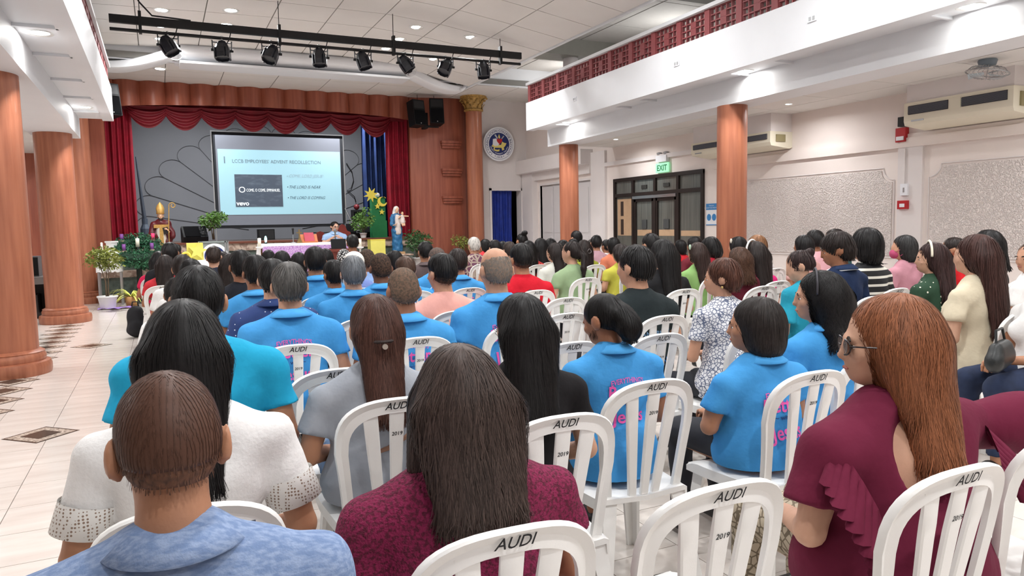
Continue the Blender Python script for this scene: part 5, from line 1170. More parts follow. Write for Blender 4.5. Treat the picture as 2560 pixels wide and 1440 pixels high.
# ---- loudspeakers
def loudspeaker(name, label, loc, rz, tilt, size, group=None, wedge=False):
    r = thing(name, label, 'loudspeaker', loc, rz, group); w_, d_, h_ = size; GR = M('speaker_grille', (16, 16, 18), .9, spec=.08, bump=.6, bs=400)
    sh = [(-w_/2, -d_/2), (w_/2, -d_/2), (w_*.36, d_/2), (-w_*.36, d_/2)]
    b = MB().prism(sh, lambda a, b_, d: (a, b_, d), 0, h_).obj('cabinet', BLACKG, r)
    o1 = MB().prism([(-w_*.44, .03*h_), (w_*.44, .03*h_), (w_*.44, .58*h_), (-w_*.44, .58*h_)], lambda a, b_, d: (a, d, b_), -d_/2-.012, -d_/2+.005).obj('grille', GR, r)
    hn = MB(); hn.hexa([(-w_*.42, -d_/2-.004, h_*.66), (w_*.42, -d_/2-.004, h_*.66), (w_*.15, -d_/2+.05, h_*.74), (-w_*.15, -d_/2+.05, h_*.74), (-w_*.42, -d_/2-.004, h_*.95), (w_*.42, -d_/2-.004, h_*.95), (w_*.15, -d_/2+.05, h_*.86), (-w_*.15, -d_/2+.05, h_*.86)]); hn.obj('horn', BLACK, r)
    MB().box(-w_*.45, w_*.45, -d_/2-.014, -d_/2, h_*.6, h_*.625).obj('grille_rail', BLACKG, r)
    spheroid((0, -d_/2-.013, h_*.07), (.014, .004, .014), 10, 6).obj('badge', STEEL, r)
    for o_ in list(r.children): o_.rotation_euler = (0, 0, 0)
    r.rotation_euler = (tilt, 0, rz); return r
p = at_y(1043, 316, 16.75); loudspeaker('loudspeaker', 'black loudspeaker left of the pair hung on the red pier', (p[0], 16.75, p[2]), .35, math.radians(-8), (.34, .3, .6), 'pair of hung loudspeakers')
p = at_y(1088, 312, 16.75); loudspeaker('loudspeaker', 'black loudspeaker right of the pair hung on the red pier', (p[0]+.03, 16.75, p[2]), -.15, math.radians(-8), (.34, .3, .6), 'pair of hung loudspeakers')
p = at_y(1068, 318, 16.95); br_ = thing('speaker_bracket', 'black steel bracket carrying the two hung loudspeakers', 'bracket', (p[0], 16.98, p[2]))
MB().box(-.3, .3, -.03, .03, .0, .05).obj('cross_bar', BLACK, br_); MB().box(-.04, .04, .02, .28, -.02, .35).obj('wall_arm', BLACK, br_)
for dx in (-.22, .2): m = MB(); m.tube([(dx, 0, .6), (dx, .02, 1.45)], .006, 6); m.obj('hanging_cable', BLACK, br_)
loudspeaker('loudspeaker', 'black loudspeaker half hidden behind the left gallery', (*at_y(276, 300, 16.2)[:2], at_y(276, 292, 16.2)[2]), .5, math.radians(-10), (.34, .3, .62)); ls = bpy.data.objects['loudspeaker.002']; m = MB(); m.tube([(0, .1, .35), (-.1, 1.05, .35)], .03, 8); m.obj('wall_arm', BLACK, ls)
def wedge(label, u, v, Y, wd, rz=0., z=SZ):
    p = at_y(u, v, Y); r = thing('stage_monitor', label, 'loudspeaker', (p[0], Y, z), rz, 'stage floor monitors')
    prof = [(-.2, 0), (.2, 0), (.22, .3), (.1, .36), (-.24, .12)]
    MB().prism(prof, lambda a, b_, d: (d, a, b_), -wd/2, wd/2).obj('cabinet', BLACKG, r)
    MB().prism([(-.235, .13), (.07, .345), (.075, .352), (-.245, .137)], lambda a, b_, d: (d, a, b_), -wd*.42, wd*.2).obj('grille', M('speaker_grille', (20, 20, 22)), r)
    MB().prism([(-.2, .16), (.06, .34), (.055, .352), (-.205, .172)], lambda a, b_, d: (d, a, b_), wd*.24, wd*.44).obj('horn', BLACK, r)
wedge('black wedge monitor left of the projection screen', 487, 604, 17.45, .5, .1)
wedge('black wedge monitor right of the presenter', 884, 590, 17.75, .42, -.3)
wedge('black wedge monitor beside the green stand', 912, 590, 18.35, .42, .25)
p = at_y(663, 590, 18.9); bx = thing('subwoofer_box', 'black box speaker under the middle of the screen', 'loudspeaker', (p[0], 18.75, SZ)); MB().box(-.19, .19, -.15, .15, 0, .26).obj('cabinet', BLACKG, bx); MB().box(-.17, .17, -.156, -.15, .02, .24).obj('grille', BLACK, bx)
p = at_y(893, 560, 19.); bx = thing('speaker_tower', 'tall black speaker right of the screen with a red ball on top', 'loudspeaker', (p[0], 19., SZ)); MB().box(-.13, .13, -.12, .12, 0, .72).obj('cabinet', BLACK, bx); MB().box(-.11, .11, -.126, -.12, .05, .67).obj('grille', M('speaker_grille', (20, 20, 22)), bx)
bl = spheroid((0, 0, 0), (.075, .075, .075)).obj('red_ball', M('dark_red_ball', (120, 40, 46), .45), None, True); bl.location = (p[0], 19., SZ+.795); tag(bl, 'dark red ball sitting on the tall black speaker', 'ball')
m = MB(); q = [at_y(*k, YW-.05) for k in ((866, 408), (880, 430), (884, 450), (878, 470), (868, 475), (886, 492), (890, 505))]; m.tube(q, .012, 6); tag(m.obj('loose_cable', BLACK, None, True), 'thin dark cable dangling on the grey backdrop', 'cable')
p = at_y(365, 600, 18.2); fp = thing('tall_dark_pole', 'tall dark tapering pole standing at stage left', 'pole', (p[0], 18.2, SZ))
m = MB(); zt_ = at_y(348, 392, 18.2)[2]-SZ; m.tube([(.0, 0, .5), (-.1, 0, zt_)], [.045, .012], 8); m.obj('pole', M('slate_pole', (56, 64, 76), .5), fp)
MB().lathe([(.1, 0), (.1, .32), (.06, .42), (.06, .55)], n=12).obj('pole_base', M('slate_pole_base', (66, 76, 90), .5), fp)
# ---- round seal on the wall
sealc = (7.9, YF-.105, 3.47); SR = .43
sl_ = thing('round_seal', 'round white and navy college seal mounted on the wall', 'seal', sealc)
def disc(r, y0, y1, n=64): return MB().prism([(r*math.cos(2*math.pi*k/n), r*math.sin(2*math.pi*k/n)) for k in range(n)], lambda a, b, d: (a, d, b), y0, y1)
SWH = M('seal_white', (232, 234, 238), .5); SNV = M('seal_navy', (28, 44, 104), .5); SYE = M('seal_yellow', (228, 210, 120), .5); SRD = M('seal_red', (196, 30, 34), .5)
disc(SR, -.04, .0).obj('seal_disc', SWH, sl_); disc(SR*.9, -.045, -.04).obj('outer_ring', SNV, sl_); disc(SR*.885, -.047, -.045).obj('letter_band', SWH, sl_); disc(SR*.66, -.05, -.047).obj('inner_disc', SNV, sl_)
MB().lathe([(.05, 0), (.05, .1)], n=12).obj('stand_off', BLACK, sl_, rot=(-math.pi/2, 0, 0))
def ringtext(s, r, size, mid, span, mat, flip=False, y=-.049):
    V, Fc = text_mesh(s, size, 0, .01); wd = V[:, 0].max()-V[:, 0].min(); out = []
    for x, y_, _ in V:
        t = x/wd*span
        if not flip: a = mid-t; rr = r+y_
        else: a = mid+t; rr = r-y_
        out.append((rr*math.cos(a), y, rr*math.sin(a)))
    return link('ring_lettering', mesh('ring_lettering', out, Fc, mat), sl_)
ringtext('LA CONSOLACION COLLEGE BACOLOD', SR*.775, .075, math.pi/2, math.radians(282), SNV)
ringtext('* 1919 *', SR*.775, .07, -math.pi/2, math.radians(48), SNV, True)
ringtext('UNITY CHARITY TRUTH', SR*.57, .05, -math.pi/2, math.radians(150), SWH, True, -.052)
def flat(name, pts, mat, y0=-.054, s=SR): MB().prism([(a*s, b*s) for a, b in pts], lambda a, b, d: (a, d, b), y0, -.05).obj(name, mat, sl_)
flat('book_page', [(-.42, -.05), (-.4, .28), (-.2, .32), (-.08, .2), (0, .0), (-.08, -.1), (-.3, -.12)], SWH)
flat('scroll', [(-.5, -.15), (-.42, -.03), (.12, -.05), (.2, .15), (.32, .08), (.48, .06), (.4, -.1), (.28, -.22), (.34, -.3), (.2, -.38), (.15, -.22), (-.28, -.22), (-.3, -.32), (-.1, -.34), (.02, -.3), (0, -.42), (-.14, -.44), (-.3, -.4), (-.38, -.3), (-.34, -.2)], SYE, -.053)
flat('heart', [(.02+.17*math.sin(t)**3*1.05, .17+.14*(math.cos(t)-.38*math.cos(2*t)-.15*math.cos(3*t)-.06*math.cos(4*t))*1.15) for t in np.linspace(0, 2*math.pi, 40)[:-1]], SRD, -.058)
flat('flame', [(.0, .32), (-.06, .4), (.0, .58), (.06, .42), (.05, .33)], SYE, -.057)
flat('arrow', [(-.3, .52), (-.22, .56), (-.08, .34), (-.14, .3)], STEEL, -.056); flat('cross', [(.14, .32), (.2, .3), (.34, .46), (.28, .5)], STEEL, -.056)
# ---- statues
def statue_bishop():
    Y = 16.95; p = at_y(405, 600, Y); zt = at_y(410, 505, Y)[2]; z0 = .63; s = (zt-z0)/2.02
    r = thing('bishop_statue', 'painted bishop saint statue in maroon cape with gold mitre and crozier', 'statue', (p[0], Y, z0), math.pi, None, (s, s, s))
    SKS = M('statue_flesh', (214, 170, 138), .45); CAPE = M('statue_maroon', (92, 22, 28), .4, var=.3, vs=9); GD = M('statue_gold', (206, 164, 92), .4, metal=.3, var=.25, vs=25); ALB = M('statue_white', (222, 214, 202), .5)
    H = lambda c: np.array(c)+np.array([0, 0, .40]); I = np.eye(3)
    sdf_obj('cape', [('c', (0, 0, .1), (0, 0, .9), .27, .25, .1, (1, .75, 1)), ('c', (-.19, 0, 1.36), (.19, 0, 1.36), .09, .09, .1), ('c', (0, 0, .9), (0, 0, 1.36), .26, .17, .1, (1, .72, 1)), ('c', (.22, .02, 1.3), (.3, .12, 1.0), .085, .09, .06), ('c', (-.22, .02, 1.3), (-.3, .12, 1.0), .085, .09, .06), ('n', .012, 18, .4), ('&p', (0, 0, .02), (0, 0, -1.))], .022, CAPE, r)
    sdf_obj('alb', [('c', (0, .09, .06), (0, .1, 1.2), .17, .14, .05, (1, .9, 1)), ('&p', (0, 0, .0), (0, 0, -1.))], .025, ALB, r)
    MB().box(-.05, .05, .17, .245, .1, 1.3).obj('orphrey', GD, r); MB().box(-.2, .2, .14, .205, 1.24, 1.34).obj('orphrey_yoke', GD, r)
    sdf_obj('face', head_prims(H, I, 'm')+[('c', (0, 0, 1.36), (0, .01, 1.55), .06, .055, .03)], .009, SKS, r)
    face_parts(r, H, I)
    sdf_obj('beard', [('e', H((0, .085, 1.1)), (.055, .045, .06), .02), ('e', H((0, .045, 1.13)), (.066, .05, .06), .02), ('-e', H((0, .125, 1.15)), (.035, .03, .03), 0, None)], .009, M('statue_beard', (52, 36, 28), .7), r)
    sdf_obj('hair', [('e', H((0, .0, 1.2)), (.085, .09, .08), .02), ('-e', H((0, .12, 1.17)), (.07, .08, .1), 0, None)], .012, M('statue_beard', (52, 36, 28), .7), r)
    mt = MB()
    for k, (z, rx, ry) in enumerate(((1.66, .1, .11), (1.72, .115, .115), (1.86, .125, .1))):
        pass
    n = 24; rows = [(1.655, 1., 1.), (1.7, 1.05, 1.0), (1.82, 1.22, .85), (1.92, .85, .5), (2.02, .06, .06)]
    for z, fx, fy in rows: mt.v += [(.098*fx*math.cos(2*math.pi*k/n), .015+.11*fy*math.sin(2*math.pi*k/n), z) for k in range(n)]
    for i in range(4):
        for k in range(n): mt.f.append((i*n+k, i*n+(k+1) % n, (i+1)*n+(k+1) % n, (i+1)*n+k))
    mt.obj('mitre', GD, r, True); MB().lathe([(.103, 1.655), (.112, 1.66), (.112, 1.70), (.104, 1.705)], (0, .015, 0), 24).obj('mitre_band', M('statue_gold_dark', (160, 116, 56), .4), r)
    V, Fq = place_hand((-.2, .26, 1.14), (.4, .3, .5), False, (1, 0, 0)); link('hand', mesh('hand', V, Fq, SKS, True), r)
    V, Fq = place_hand((.3, .28, .98), (.3, 1, .1), True, (0, 0, 1)); link('hand', mesh('hand', V, Fq, SKS, True), r)
    MB().cbox((-.12, .24, 1.16), (.14, .05, .2), Matrix.Rotation(.2, 3, 'Y')).obj('book', M('statue_book', (40, 34, 34), .5), r)
    c = MB(); cr = [(-.17, .3, .1), (-.2, .28, 1.2), (-.24, .26, 1.86)]+[(-.24-.1+(.1-.012*t)*math.cos(t*1.25), .26, 1.9+(.1-.012*t)*math.sin(t*1.25)) for t in np.linspace(0, 6.2, 34)]
    c.tube(cr, .014, 8); c.obj('crozier', GD, r, True)
    MB().lathe([(.3, -.02), (.3, .03)], n=24).obj('plinth', M('plinth_dark', (60, 50, 44), .5), r)
statue_bishop()
def statue_mary():
    Y = 16.3; p = at_y(993, 600, Y); zt = at_y(990, 515, Y)[2]; zb_ = at_y(990, 629, Y)[2]; s = (zt-zb_)/1.72
    r = thing('madonna_statue', 'painted statue of a woman in blue mantle and white veil holding a child', 'statue', (p[0], Y, zb_), math.pi+.1, None, (s, s, s))
    SKS = M('statue_flesh', (214, 170, 138), .45); BL = M('statue_blue', (24, 78, 128), .42, rgb2=(48, 116, 158), vs=5, st=(6, 6, .6)); VE = M('statue_veil', (228, 224, 218), .5); RO = M('statue_rose_white', (206, 196, 190), .5)
    H = lambda c: np.array(c)+np.array([0, 0, .385]); I = np.eye(3)
    sdf_obj('mantle', [('c', (0, 0, .04), (0, 0, .8), .21, .19, .1, (1, .8, 1)), ('c', (0, 0, .8), (0, 0, 1.3), .19, .14, .1, (1, .75, 1)), ('c', (-.15, 0, 1.34), (.15, 0, 1.34), .075, .075, .08), ('c', (.2, .02, 1.28), (.24, .12, 1.02), .07, .075, .05), ('c', (-.2, .02, 1.28), (-.24, .12, 1.02), .07, .075, .05), ('n', .011, 24, .9), ('&p', (0, 0, .0), (0, 0, -1.))], .02, BL, r)
    sdf_obj('tunic', [('c', (0, .09, .75), (0, .1, 1.3), .13, .1, .05), ('n', .006, 30, 2.)], .02, RO, r)
    sdf_obj('face', head_prims(H, I, 'f')+[('c', (0, 0, 1.34), (0, .01, 1.53), .05, .048, .03)], .009, SKS, r)
    face_parts(r, H, I)
    sdf_obj('veil', [('e', H((0, 0, 1.22)), (.105, .112, .115), .03), ('c', (0, -.05, 1.5), (0, -.07, 1.2), .1, .13, .06, (1.3, .7, 1)), ('-e', H((0, .125, 1.16)), (.072, .09, .1), 0, None)], .013, VE, r)
    sdf_obj('hair', [('e', H((0, .03, 1.2)), (.083, .085, .085), .02), ('-e', H((0, .13, 1.15)), (.064, .085, .09), 0, None)], .012, M('statue_beard', (52, 36, 28), .7), r)
    k = .55; C = lambda c: (np.array(c)-np.array([0, 0, 1.1]))*k+np.array([-.15, .2, 1.38])
    ch = [('e', C(np.array(q[1])), tuple(np.array(q[2])*k*1.12), q[3]*k) for q in head_prims(lambda c: np.array(c), I, 'm')]
    sdf_obj('child_body', ch+[('c', tuple(C((0, 0, .98))), tuple(C((0, .02, .7))), .07, .085, .03), ('c', tuple(C((-.14, .02, 1.02))), tuple(C((-.42, .05, 1.0))), .03, .024, .02), ('c', tuple(C((.14, .02, 1.02))), tuple(C((.3, .1, .9))), .03, .024, .02), ('c', tuple(C((-.05, .05, .68))), tuple(C((-.08, .16, .4))), .045, .035, .02), ('c', tuple(C((.06, .05, .68))), tuple(C((.04, .16, .38))), .045, .035, .02)], .009, SKS, r)
    sdf_obj('child_robe', [('c', tuple(C((0, 0, .98))), tuple(C((0, .03, .62))), .076, .1, .03), ('n', .004, 40, 1.), ], .01, RO, r)
    sdf_obj('child_hair', [('e', C((0, .0, 1.25)), (.052, .058, .05), .01), ('-e', C((0, .12, 1.17)), (.045, .045, .055), 0, None)], .009, M('statue_child_hair', (88, 58, 40), .7), r)
    for s_, w_, d_ in ((1, (.2, .2, 1.0), (-1, .4, .25)), (-1, (-.24, .2, 1.1), (.5, .4, .5))):
        V, Fq = place_hand(w_, d_, s_ > 0, (0, 0, 1)); link('hand', mesh('hand', V, Fq, SKS, True), r)
    MB().box(-.23, .23, -.19, .19, -.09, .0).obj('plinth', M('wood_block', (186, 150, 110), .6, var=.2), r)
    ped = thing('statue_pedestal', 'green marble pedestal under the blue statue', 'pedestal', (p[0], Y, .5)); h_ = zb_-.09*s-.5
    MB().box(-.28, .28, -.24, .24, 0, max(.02, h_-.03)).obj('block', MARB, ped); MB().box(-.3, .3, -.26, .26, max(.02, h_-.03), h_).obj('slab', STONE, ped)
statue_mary()
# ---- plants
def foliage(name, parent, c, rad, n, leaf, mat, seed, flat_=.8):
    g = np.random.default_rng(seed); d = g.normal(0, 1, (n, 3)); d /= np.linalg.norm(d, axis=1, keepdims=True)
    P = np.array(c)+d*np.array(rad)*(g.uniform(.25, 1, (n, 1))**.45); A = g.normal(0, 1, (n, 3)); A[:, 2] = A[:, 2]*.4-.35; A /= np.linalg.norm(A, axis=1, keepdims=True)
    B_ = np.cross(A, g.normal(0, 1, (n, 3))); B_ /= np.linalg.norm(B_, axis=1, keepdims=True); L_ = leaf*g.uniform(.6, 1.3, (n, 1)); Wd = L_*.26
    V = np.stack([P, P+A*L_*.5+B_*Wd, P+A*L_, P+A*L_*.5-B_*Wd], 1).reshape(-1, 3); Fq = np.arange(4*n).reshape(-1, 4)
    o = link(name, mesh(name, V, Fq, mat), parent); o['kind'] = 'stuff'; return o
LEAF = M('leaf_green', (78, 112, 50), .55, island=.9); LEAFD = M('leaf_dark_green', (50, 84, 46), .55, island=.9); LEAFY = M('leaf_olive', (108, 116, 52), .55, island=.8); BARK = M('bark', (104, 88, 70), .85, var=.3, vs=20)
def tree(label, u, vc, ru, rv, Y, zb, mat, n, seed, pot=None, stems=3, leaf=.075):
    c = at_y(u, vc, Y); dpt = -(RC.T @ (c-[0, 0, EYE]))[2]; rx, rz_ = ru*dpt/F, rv*dpt/F
    r = thing('potted_tree', label, 'plant', (c[0], Y, zb)); zc = c[2]-zb
    for k in range(3):
        a = k*2.1+seed; foliage('foliage', r, (rx*.35*math.cos(a), rx*.35*math.sin(a), zc+rz_*(.25*(k-1))), (rx*.72, rx*.72, rz_*.7), n//3, leaf, mat, seed*5+k)
    for k in range(stems):
        a = k*2.2+seed; m = MB(); m.tube([(.02*math.cos(a), .02*math.sin(a), .05), (.03*math.cos(a+1), .03*math.sin(a+1), zc*.55), (rx*.4*math.cos(a), rx*.4*math.sin(a), zc+rz_*.3)], [.014, .011, .005], 6); m.obj('stem', BARK, r, True)
    if pot: MB().lathe([(0, 0), (pot*.75, 0), (pot*.8, .02), (pot, pot*1.35), (pot*1.1, pot*1.37), (pot*1.1, pot*1.55), (pot*.98, pot*1.55), (pot*.95, pot*1.35), (0, pot*1.3)], n=28).obj('pot', M('white_pot', (226, 226, 226), .4), r, True)
tree('feathery tree in white pot beside the left stage column', 262, 645, 46, 34, 15.35, 0, LEAFY, 760, 1, .16)
tree('bushy potted tree standing before the left edge of the screen', 531, 549, 37, 24, 17.5, SZ, LEAF, 700, 2, None, 3)
tree('bushy potted tree right of the projection screen', 907, 548, 32, 32, 17.32, SZ, LEAF, 560, 3, .08, 2)
tree('leafy green shrub right of the blue statue', 1042, 600, 36, 30, 16.5, .5, LEAFD, 620, 4, .12, 3)
tree('thin olive shrub before the red pier', 1155, 606, 26, 22, 16.6, .0, LEAFY, 380, 5, .12, 3, .06)
def spider_plant():
    p = at_z(333, 760, 0); r = thing('spider_plant', 'striped spider plant in pot on the floor before the stage', 'plant', (p[0], 15.55, 0)); g = np.random.default_rng(4)
    MB().lathe([(0, 0), (.09, 0), (.12, .2), (.11, .2), (.1, .17), (0, .17)], n=20).obj('pot', M('terracotta_pale', (176, 132, 84), .7), r, True)
    lm = M('spider_leaf', (186, 190, 96), .5, island=.5)
    for k in range(34):
        a = g.uniform(0, 6.28); L_ = g.uniform(.35, .62); up = g.uniform(.35, 1.1); m = MB(); n = 7
        for i in range(n):
            t = i/(n-1); rr = L_*t*math.cos(up*.6); z = .18+L_*up*.9*t-L_*(.55+.3*up)*t*t; w_ = .016*(1-t)**.5+.002
            x, y = rr*math.cos(a), rr*math.sin(a); m.v += [(x-w_*math.sin(a), y+w_*math.cos(a), max(.01, z)), (x+w_*math.sin(a), y-w_*math.cos(a), max(.01, z))]
        for i in range(n-1): m.f.append((2*i, 2*i+1, 2*i+3, 2*i+2))
        m.obj('leaf', lm, r)
    m = MB(); q = [(p[0]-.5+.05*k, 15.95+.05*math.sin(k*1.7), .01) for k in range(12)]; m.sheet(lambda u, v: (p[0]-.55+.6*u, 15.15+.25*v+.05*math.sin(u*9), .012+.02*abs(math.sin(u*11+v*5))), 16, 6)
    tag(m.obj('purple_cloth', M('purple_cloth', (150, 120, 190), .8), None, True), 'strip of purple cloth lying on the floor by the spider plant', 'cloth')
spider_plant()
# ---- advent wreath
def wreath():
    Y = 16.3; c = at_y(345, 625, Y); r = thing('advent_wreath', 'advent wreath of evergreen with five candles on a stand', 'wreath', (c[0], Y, 0)); zc = c[2]
    R1 = .42; PG = M('pine_green', (38, 82, 56), .6, island=1.0); g = np.random.default_rng(8); n = 2600
    a = g.uniform(0, 6.28, n); b = g.uniform(0, 6.28, n); rr = .17*g.uniform(.3, 1, n)**.5
    P = np.stack([(R1*.78+rr*np.cos(b))*np.cos(a), (R1*.78+rr*np.cos(b))*np.sin(a), zc+rr*np.sin(b)*.95+.5*(R1*.78+rr*np.cos(b))*np.sin(a)], 1)
    A = g.normal(0, 1, (n, 3)); A /= np.linalg.norm(A, axis=1, keepdims=True); B_ = np.cross(A, g.normal(0, 1, (n, 3))); B_ /= np.linalg.norm(B_, axis=1, keepdims=True)
    V = np.stack([P-A*.035, P+B_*.012, P+A*.035, P-B_*.012], 1).reshape(-1, 3); o = link('evergreen', mesh('evergreen', V, np.arange(4*n).reshape(-1, 4), PG), r); o['kind'] = 'stuff'
    foliage('evergreen', r, (.12, 0, zc-.22), (.28, .2, .16), 700, .07, PG, 6)
    m = MB(); m.tube([(R1*.78*math.cos(t), R1*.78*math.sin(t), zc+.5*R1*.78*math.sin(t)) for t in np.linspace(0, 6.283, 40)], .1, 10); m.obj('wreath_ring', M('wreath_core', (26, 54, 38), .8), r)
    pu, pk, wh = M('candle_purple', (120, 66, 138), .5), M('candle_pink', (232, 60, 110), .5), M('candle_white', (236, 232, 214), .5)
    for t, mm in ((2.6, pu), (.55, pk), (3.9, pu), (5.6, pu)):
        x, y = R1*.78*math.cos(t), R1*.78*math.sin(t); cd = MB().lathe([(0, 0), (.032, 0), (.034, .14), (.01, .135), (0, .132)], n=16).obj('candle', mm, r, True); cd.location = (x, y, zc+.1+.5*y)
        MB().lathe([(.045, -.02), (.05, .01), (.036, .012)], n=16).obj('candle_cup', M('cup_gold', (190, 176, 150), .4), cd)
    cd = MB().lathe([(0, 0), (.036, 0), (.036, .17), (.008, .175), (.0, .21)], n=16).obj('candle', wh, r, True); cd.location = (0, 0, zc+.06)
    m = MB(); m.tube([(0, 0, zc-.1), (0, 0, .05)], [.05, .06], 10); m.obj('stand_post', M('wreath_post', (40, 48, 44), .7), r); MB().lathe([(.22, 0), (.2, .05), (.06, .07)], n=20).obj('stand_base', M('wreath_post', (40, 48, 44)), r)
    for k in range(4): t = k*1.57; m = MB(); m.tube([(0, 0, zc-.05), (R1*.78*math.cos(t), R1*.78*math.sin(t), zc+.5*R1*.78*math.sin(t))], .02, 6); m.obj('stand_spoke', M('wreath_post', (40, 48, 44)), r)
wreath()
# ---- side tables, boxes and paper stars
CLW = M('white_tablecloth', (234, 232, 232), .8, bump=.1, bs=40)
def cloth_table(label, x0, x1, y0, y1, z0, zt, mat=CLW, name='small_table', drop=.35, legs=True):
    r = thing(name, label, 'table', ((x0+x1)/2, (y0+y1)/2, z0)); hx, hy = (x1-x0)/2, (y1-y0)/2; h_ = zt-z0
    MB().box(-hx, hx, -hy, hy, h_-.03, h_-.006).obj('table_top', STEEL, r)
    c = MB(); n = 48
    rows = []
    for z, f_ in ((h_, .0), (h_, 1.), (h_-drop*.5, 1.03), (h_-drop, 1.06)):
        row = []
        for k in range(n):
            t = 8*k/n; sgm = int(t) % 8; a = 2*math.pi*k/n; x, y = math.cos(a), math.sin(a); mx = max(abs(x), abs(y)); x, y = x/mx, y/mx; wv = 1+(.03*math.sin(k*1.9) if f_ > 1.02 else 0)
            row.append((x*hx*f_*wv*1.01, y*hy*f_*wv*1.01, z+(.015*math.sin(k*2.3) if f_ > 1.05 else 0)))
        rows.append(row)
    for row in rows: c.v += row
    for i in range(3):
        for k in range(n): c.f.append((i*n+k, i*n+(k+1) % n, (i+1)*n+(k+1) % n, (i+1)*n+k))
    c.obj('table_cloth', mat, r, True)
    for sx in (-1, 1):
        for sy in (-1, 1): MB().box(sx*hx*.9-.018, sx*hx*.9+.018, sy*hy*.9-.018, sy*hy*.9+.018, 0, h_-.03).obj('leg', STEEL, r)
    return r
a, b = at_y(243, 650, 16.3), at_y(308, 640, 16.3); cloth_table('small table under white cloth behind the feathery tree', a[0], b[0]-.03, 16.05, 16.4, .0, at_y(280, 628, 16.3)[2], drop=.4)
p = at_y(280, 625, 16.3); zt_ = at_y(280, 628, 16.3)[2]; tb = thing('white_urn', 'white urn standing on the small cloth table', 'urn', (p[0], 16.3, zt_)); MB().lathe([(.06, 0), (.05, .03), (.09, .06), (.1, .16), (.12, .17), (.12, .2), (.09, .2)], n=4).obj('urn_body', M('white_ceramic', (232, 232, 230), .35), tb); 
cd = thing('white_candle', 'white candle beside the urn on the cloth table', 'candle', (p[0]-.17, 16.25, zt_)); MB().lathe([(.05, 0), (.04, .02), (.02, .025), (.02, .17), (.004, .18)], n=14).obj('wax', M('candle_white', (236, 232, 214)), cd, True)
YEL = M('yellow_paper', (228, 220, 110), .7, var=.08); YELD = M('yellow_foam', (232, 212, 84), .6)
def star(pts, r0, r1, fn, d0, d1, rot=math.pi/2): return MB().prism([((r0 if k % 2 == 0 else r1)*math.cos(rot+math.pi*k/pts), (r0 if k % 2 == 0 else r1)*math.sin(rot+math.pi*k/pts)) for k in range(2*pts)], fn, d0, d1)
Y = 14.85; p = at_y(484, 640, Y); cloth_table('low table with white cloth below the yellow star box', p[0]-.27, p[0]+.27, Y-.2, Y+.25, 0, at_y(492, 650, Y)[2], drop=.3)
q = thing('yellow_star_box', 'pale yellow box with star and ring cut-outs left of the lectern', 'box', (p[0]+.02, Y, at_y(492, 650, Y)[2])); MB().box(-.13, .15, -.05, .2, 0, .32).obj('box_body', YEL, q)
star(5, .17, .075, lambda a, b, d: (a+.05, d, b+.17), -.1, -.055, 1.4).obj('star_cutout', YEL, q)
m = MB(); m.tube([(-.15+.07*math.cos(t), -.08, .075+.07*math.sin(t)) for t in np.linspace(0, 6.283, 28)], .022, 8); m.obj('ring_cutout', YELD, q)
Y = 16.4; p = at_y(957, 610, Y); q = thing('yellow_box', 'plain yellow box beside the blue statue', 'box', (p[0]-.15, Y, .5)); hz = at_y(957, 600, Y)[2]-.5
MB().box(-.17, .17, -.14, .14, 0, hz).obj('box_body', YEL, q); MB().box(-.175, .175, -.145, .145, hz, hz+.02).obj('lid', YELD, q)
# green stand with star and moon cut-outs
Y = 17.9; a, b, t = at_y(930, 588, Y), at_y(963, 588, Y), at_y(945, 494, Y); GRN = M('green_stand', (26, 118, 66), .6, var=.12)
q = thing('green_stand', 'tall green box stand carrying yellow star and moon cut-outs', 'stand', ((a[0]+b[0])/2, Y, SZ)); hw = (b[0]-a[0])/2
MB().box(-hw, hw, -.1, .1, 0, t[2]-SZ).obj('upper_box', GRN, q); MB().box(-hw-.02, hw+.02, -.13, .1, 0, .42).obj('lower_box', GRN, q)
for u, v, rad, pts, rt in ((928, 487, .19, 8, 1.8), (944, 516, .075, 5, 1.57), (955, 530, .075, 5, 1.5)):
    c = at_y(u, v, Y-.16); star(pts, rad, rad*.45, lambda a_, b_, d: (c[0]-(a[0]+b[0])/2+a_, d, c[2]-SZ+b_), -.16, -.13, rt).obj('star_cutout', YELD, q)
c = at_y(956, 504, Y-.16); ou = [(math.cos(t_)*.12, math.sin(t_)*.12) for t_ in np.linspace(.75, 5.9, 24)]; inn = [(.035+math.cos(t_)*.088, .03+math.sin(t_)*.088) for t_ in np.linspace(5.75, .9, 22)]
MB().prism(ou+inn, lambda a_, b_, d: (c[0]-(a[0]+b[0])/2+a_, d, c[2]-SZ+b_), -.16, -.13).obj('moon_cutout', YELD, q)
c = at_y(943, 488, Y); spheroid((c[0]-(a[0]+b[0])/2, -.02, c[2]-SZ), (.06, .06, .06)).obj('white_ball', M('white_ball', (225, 228, 232), .4), q, True)
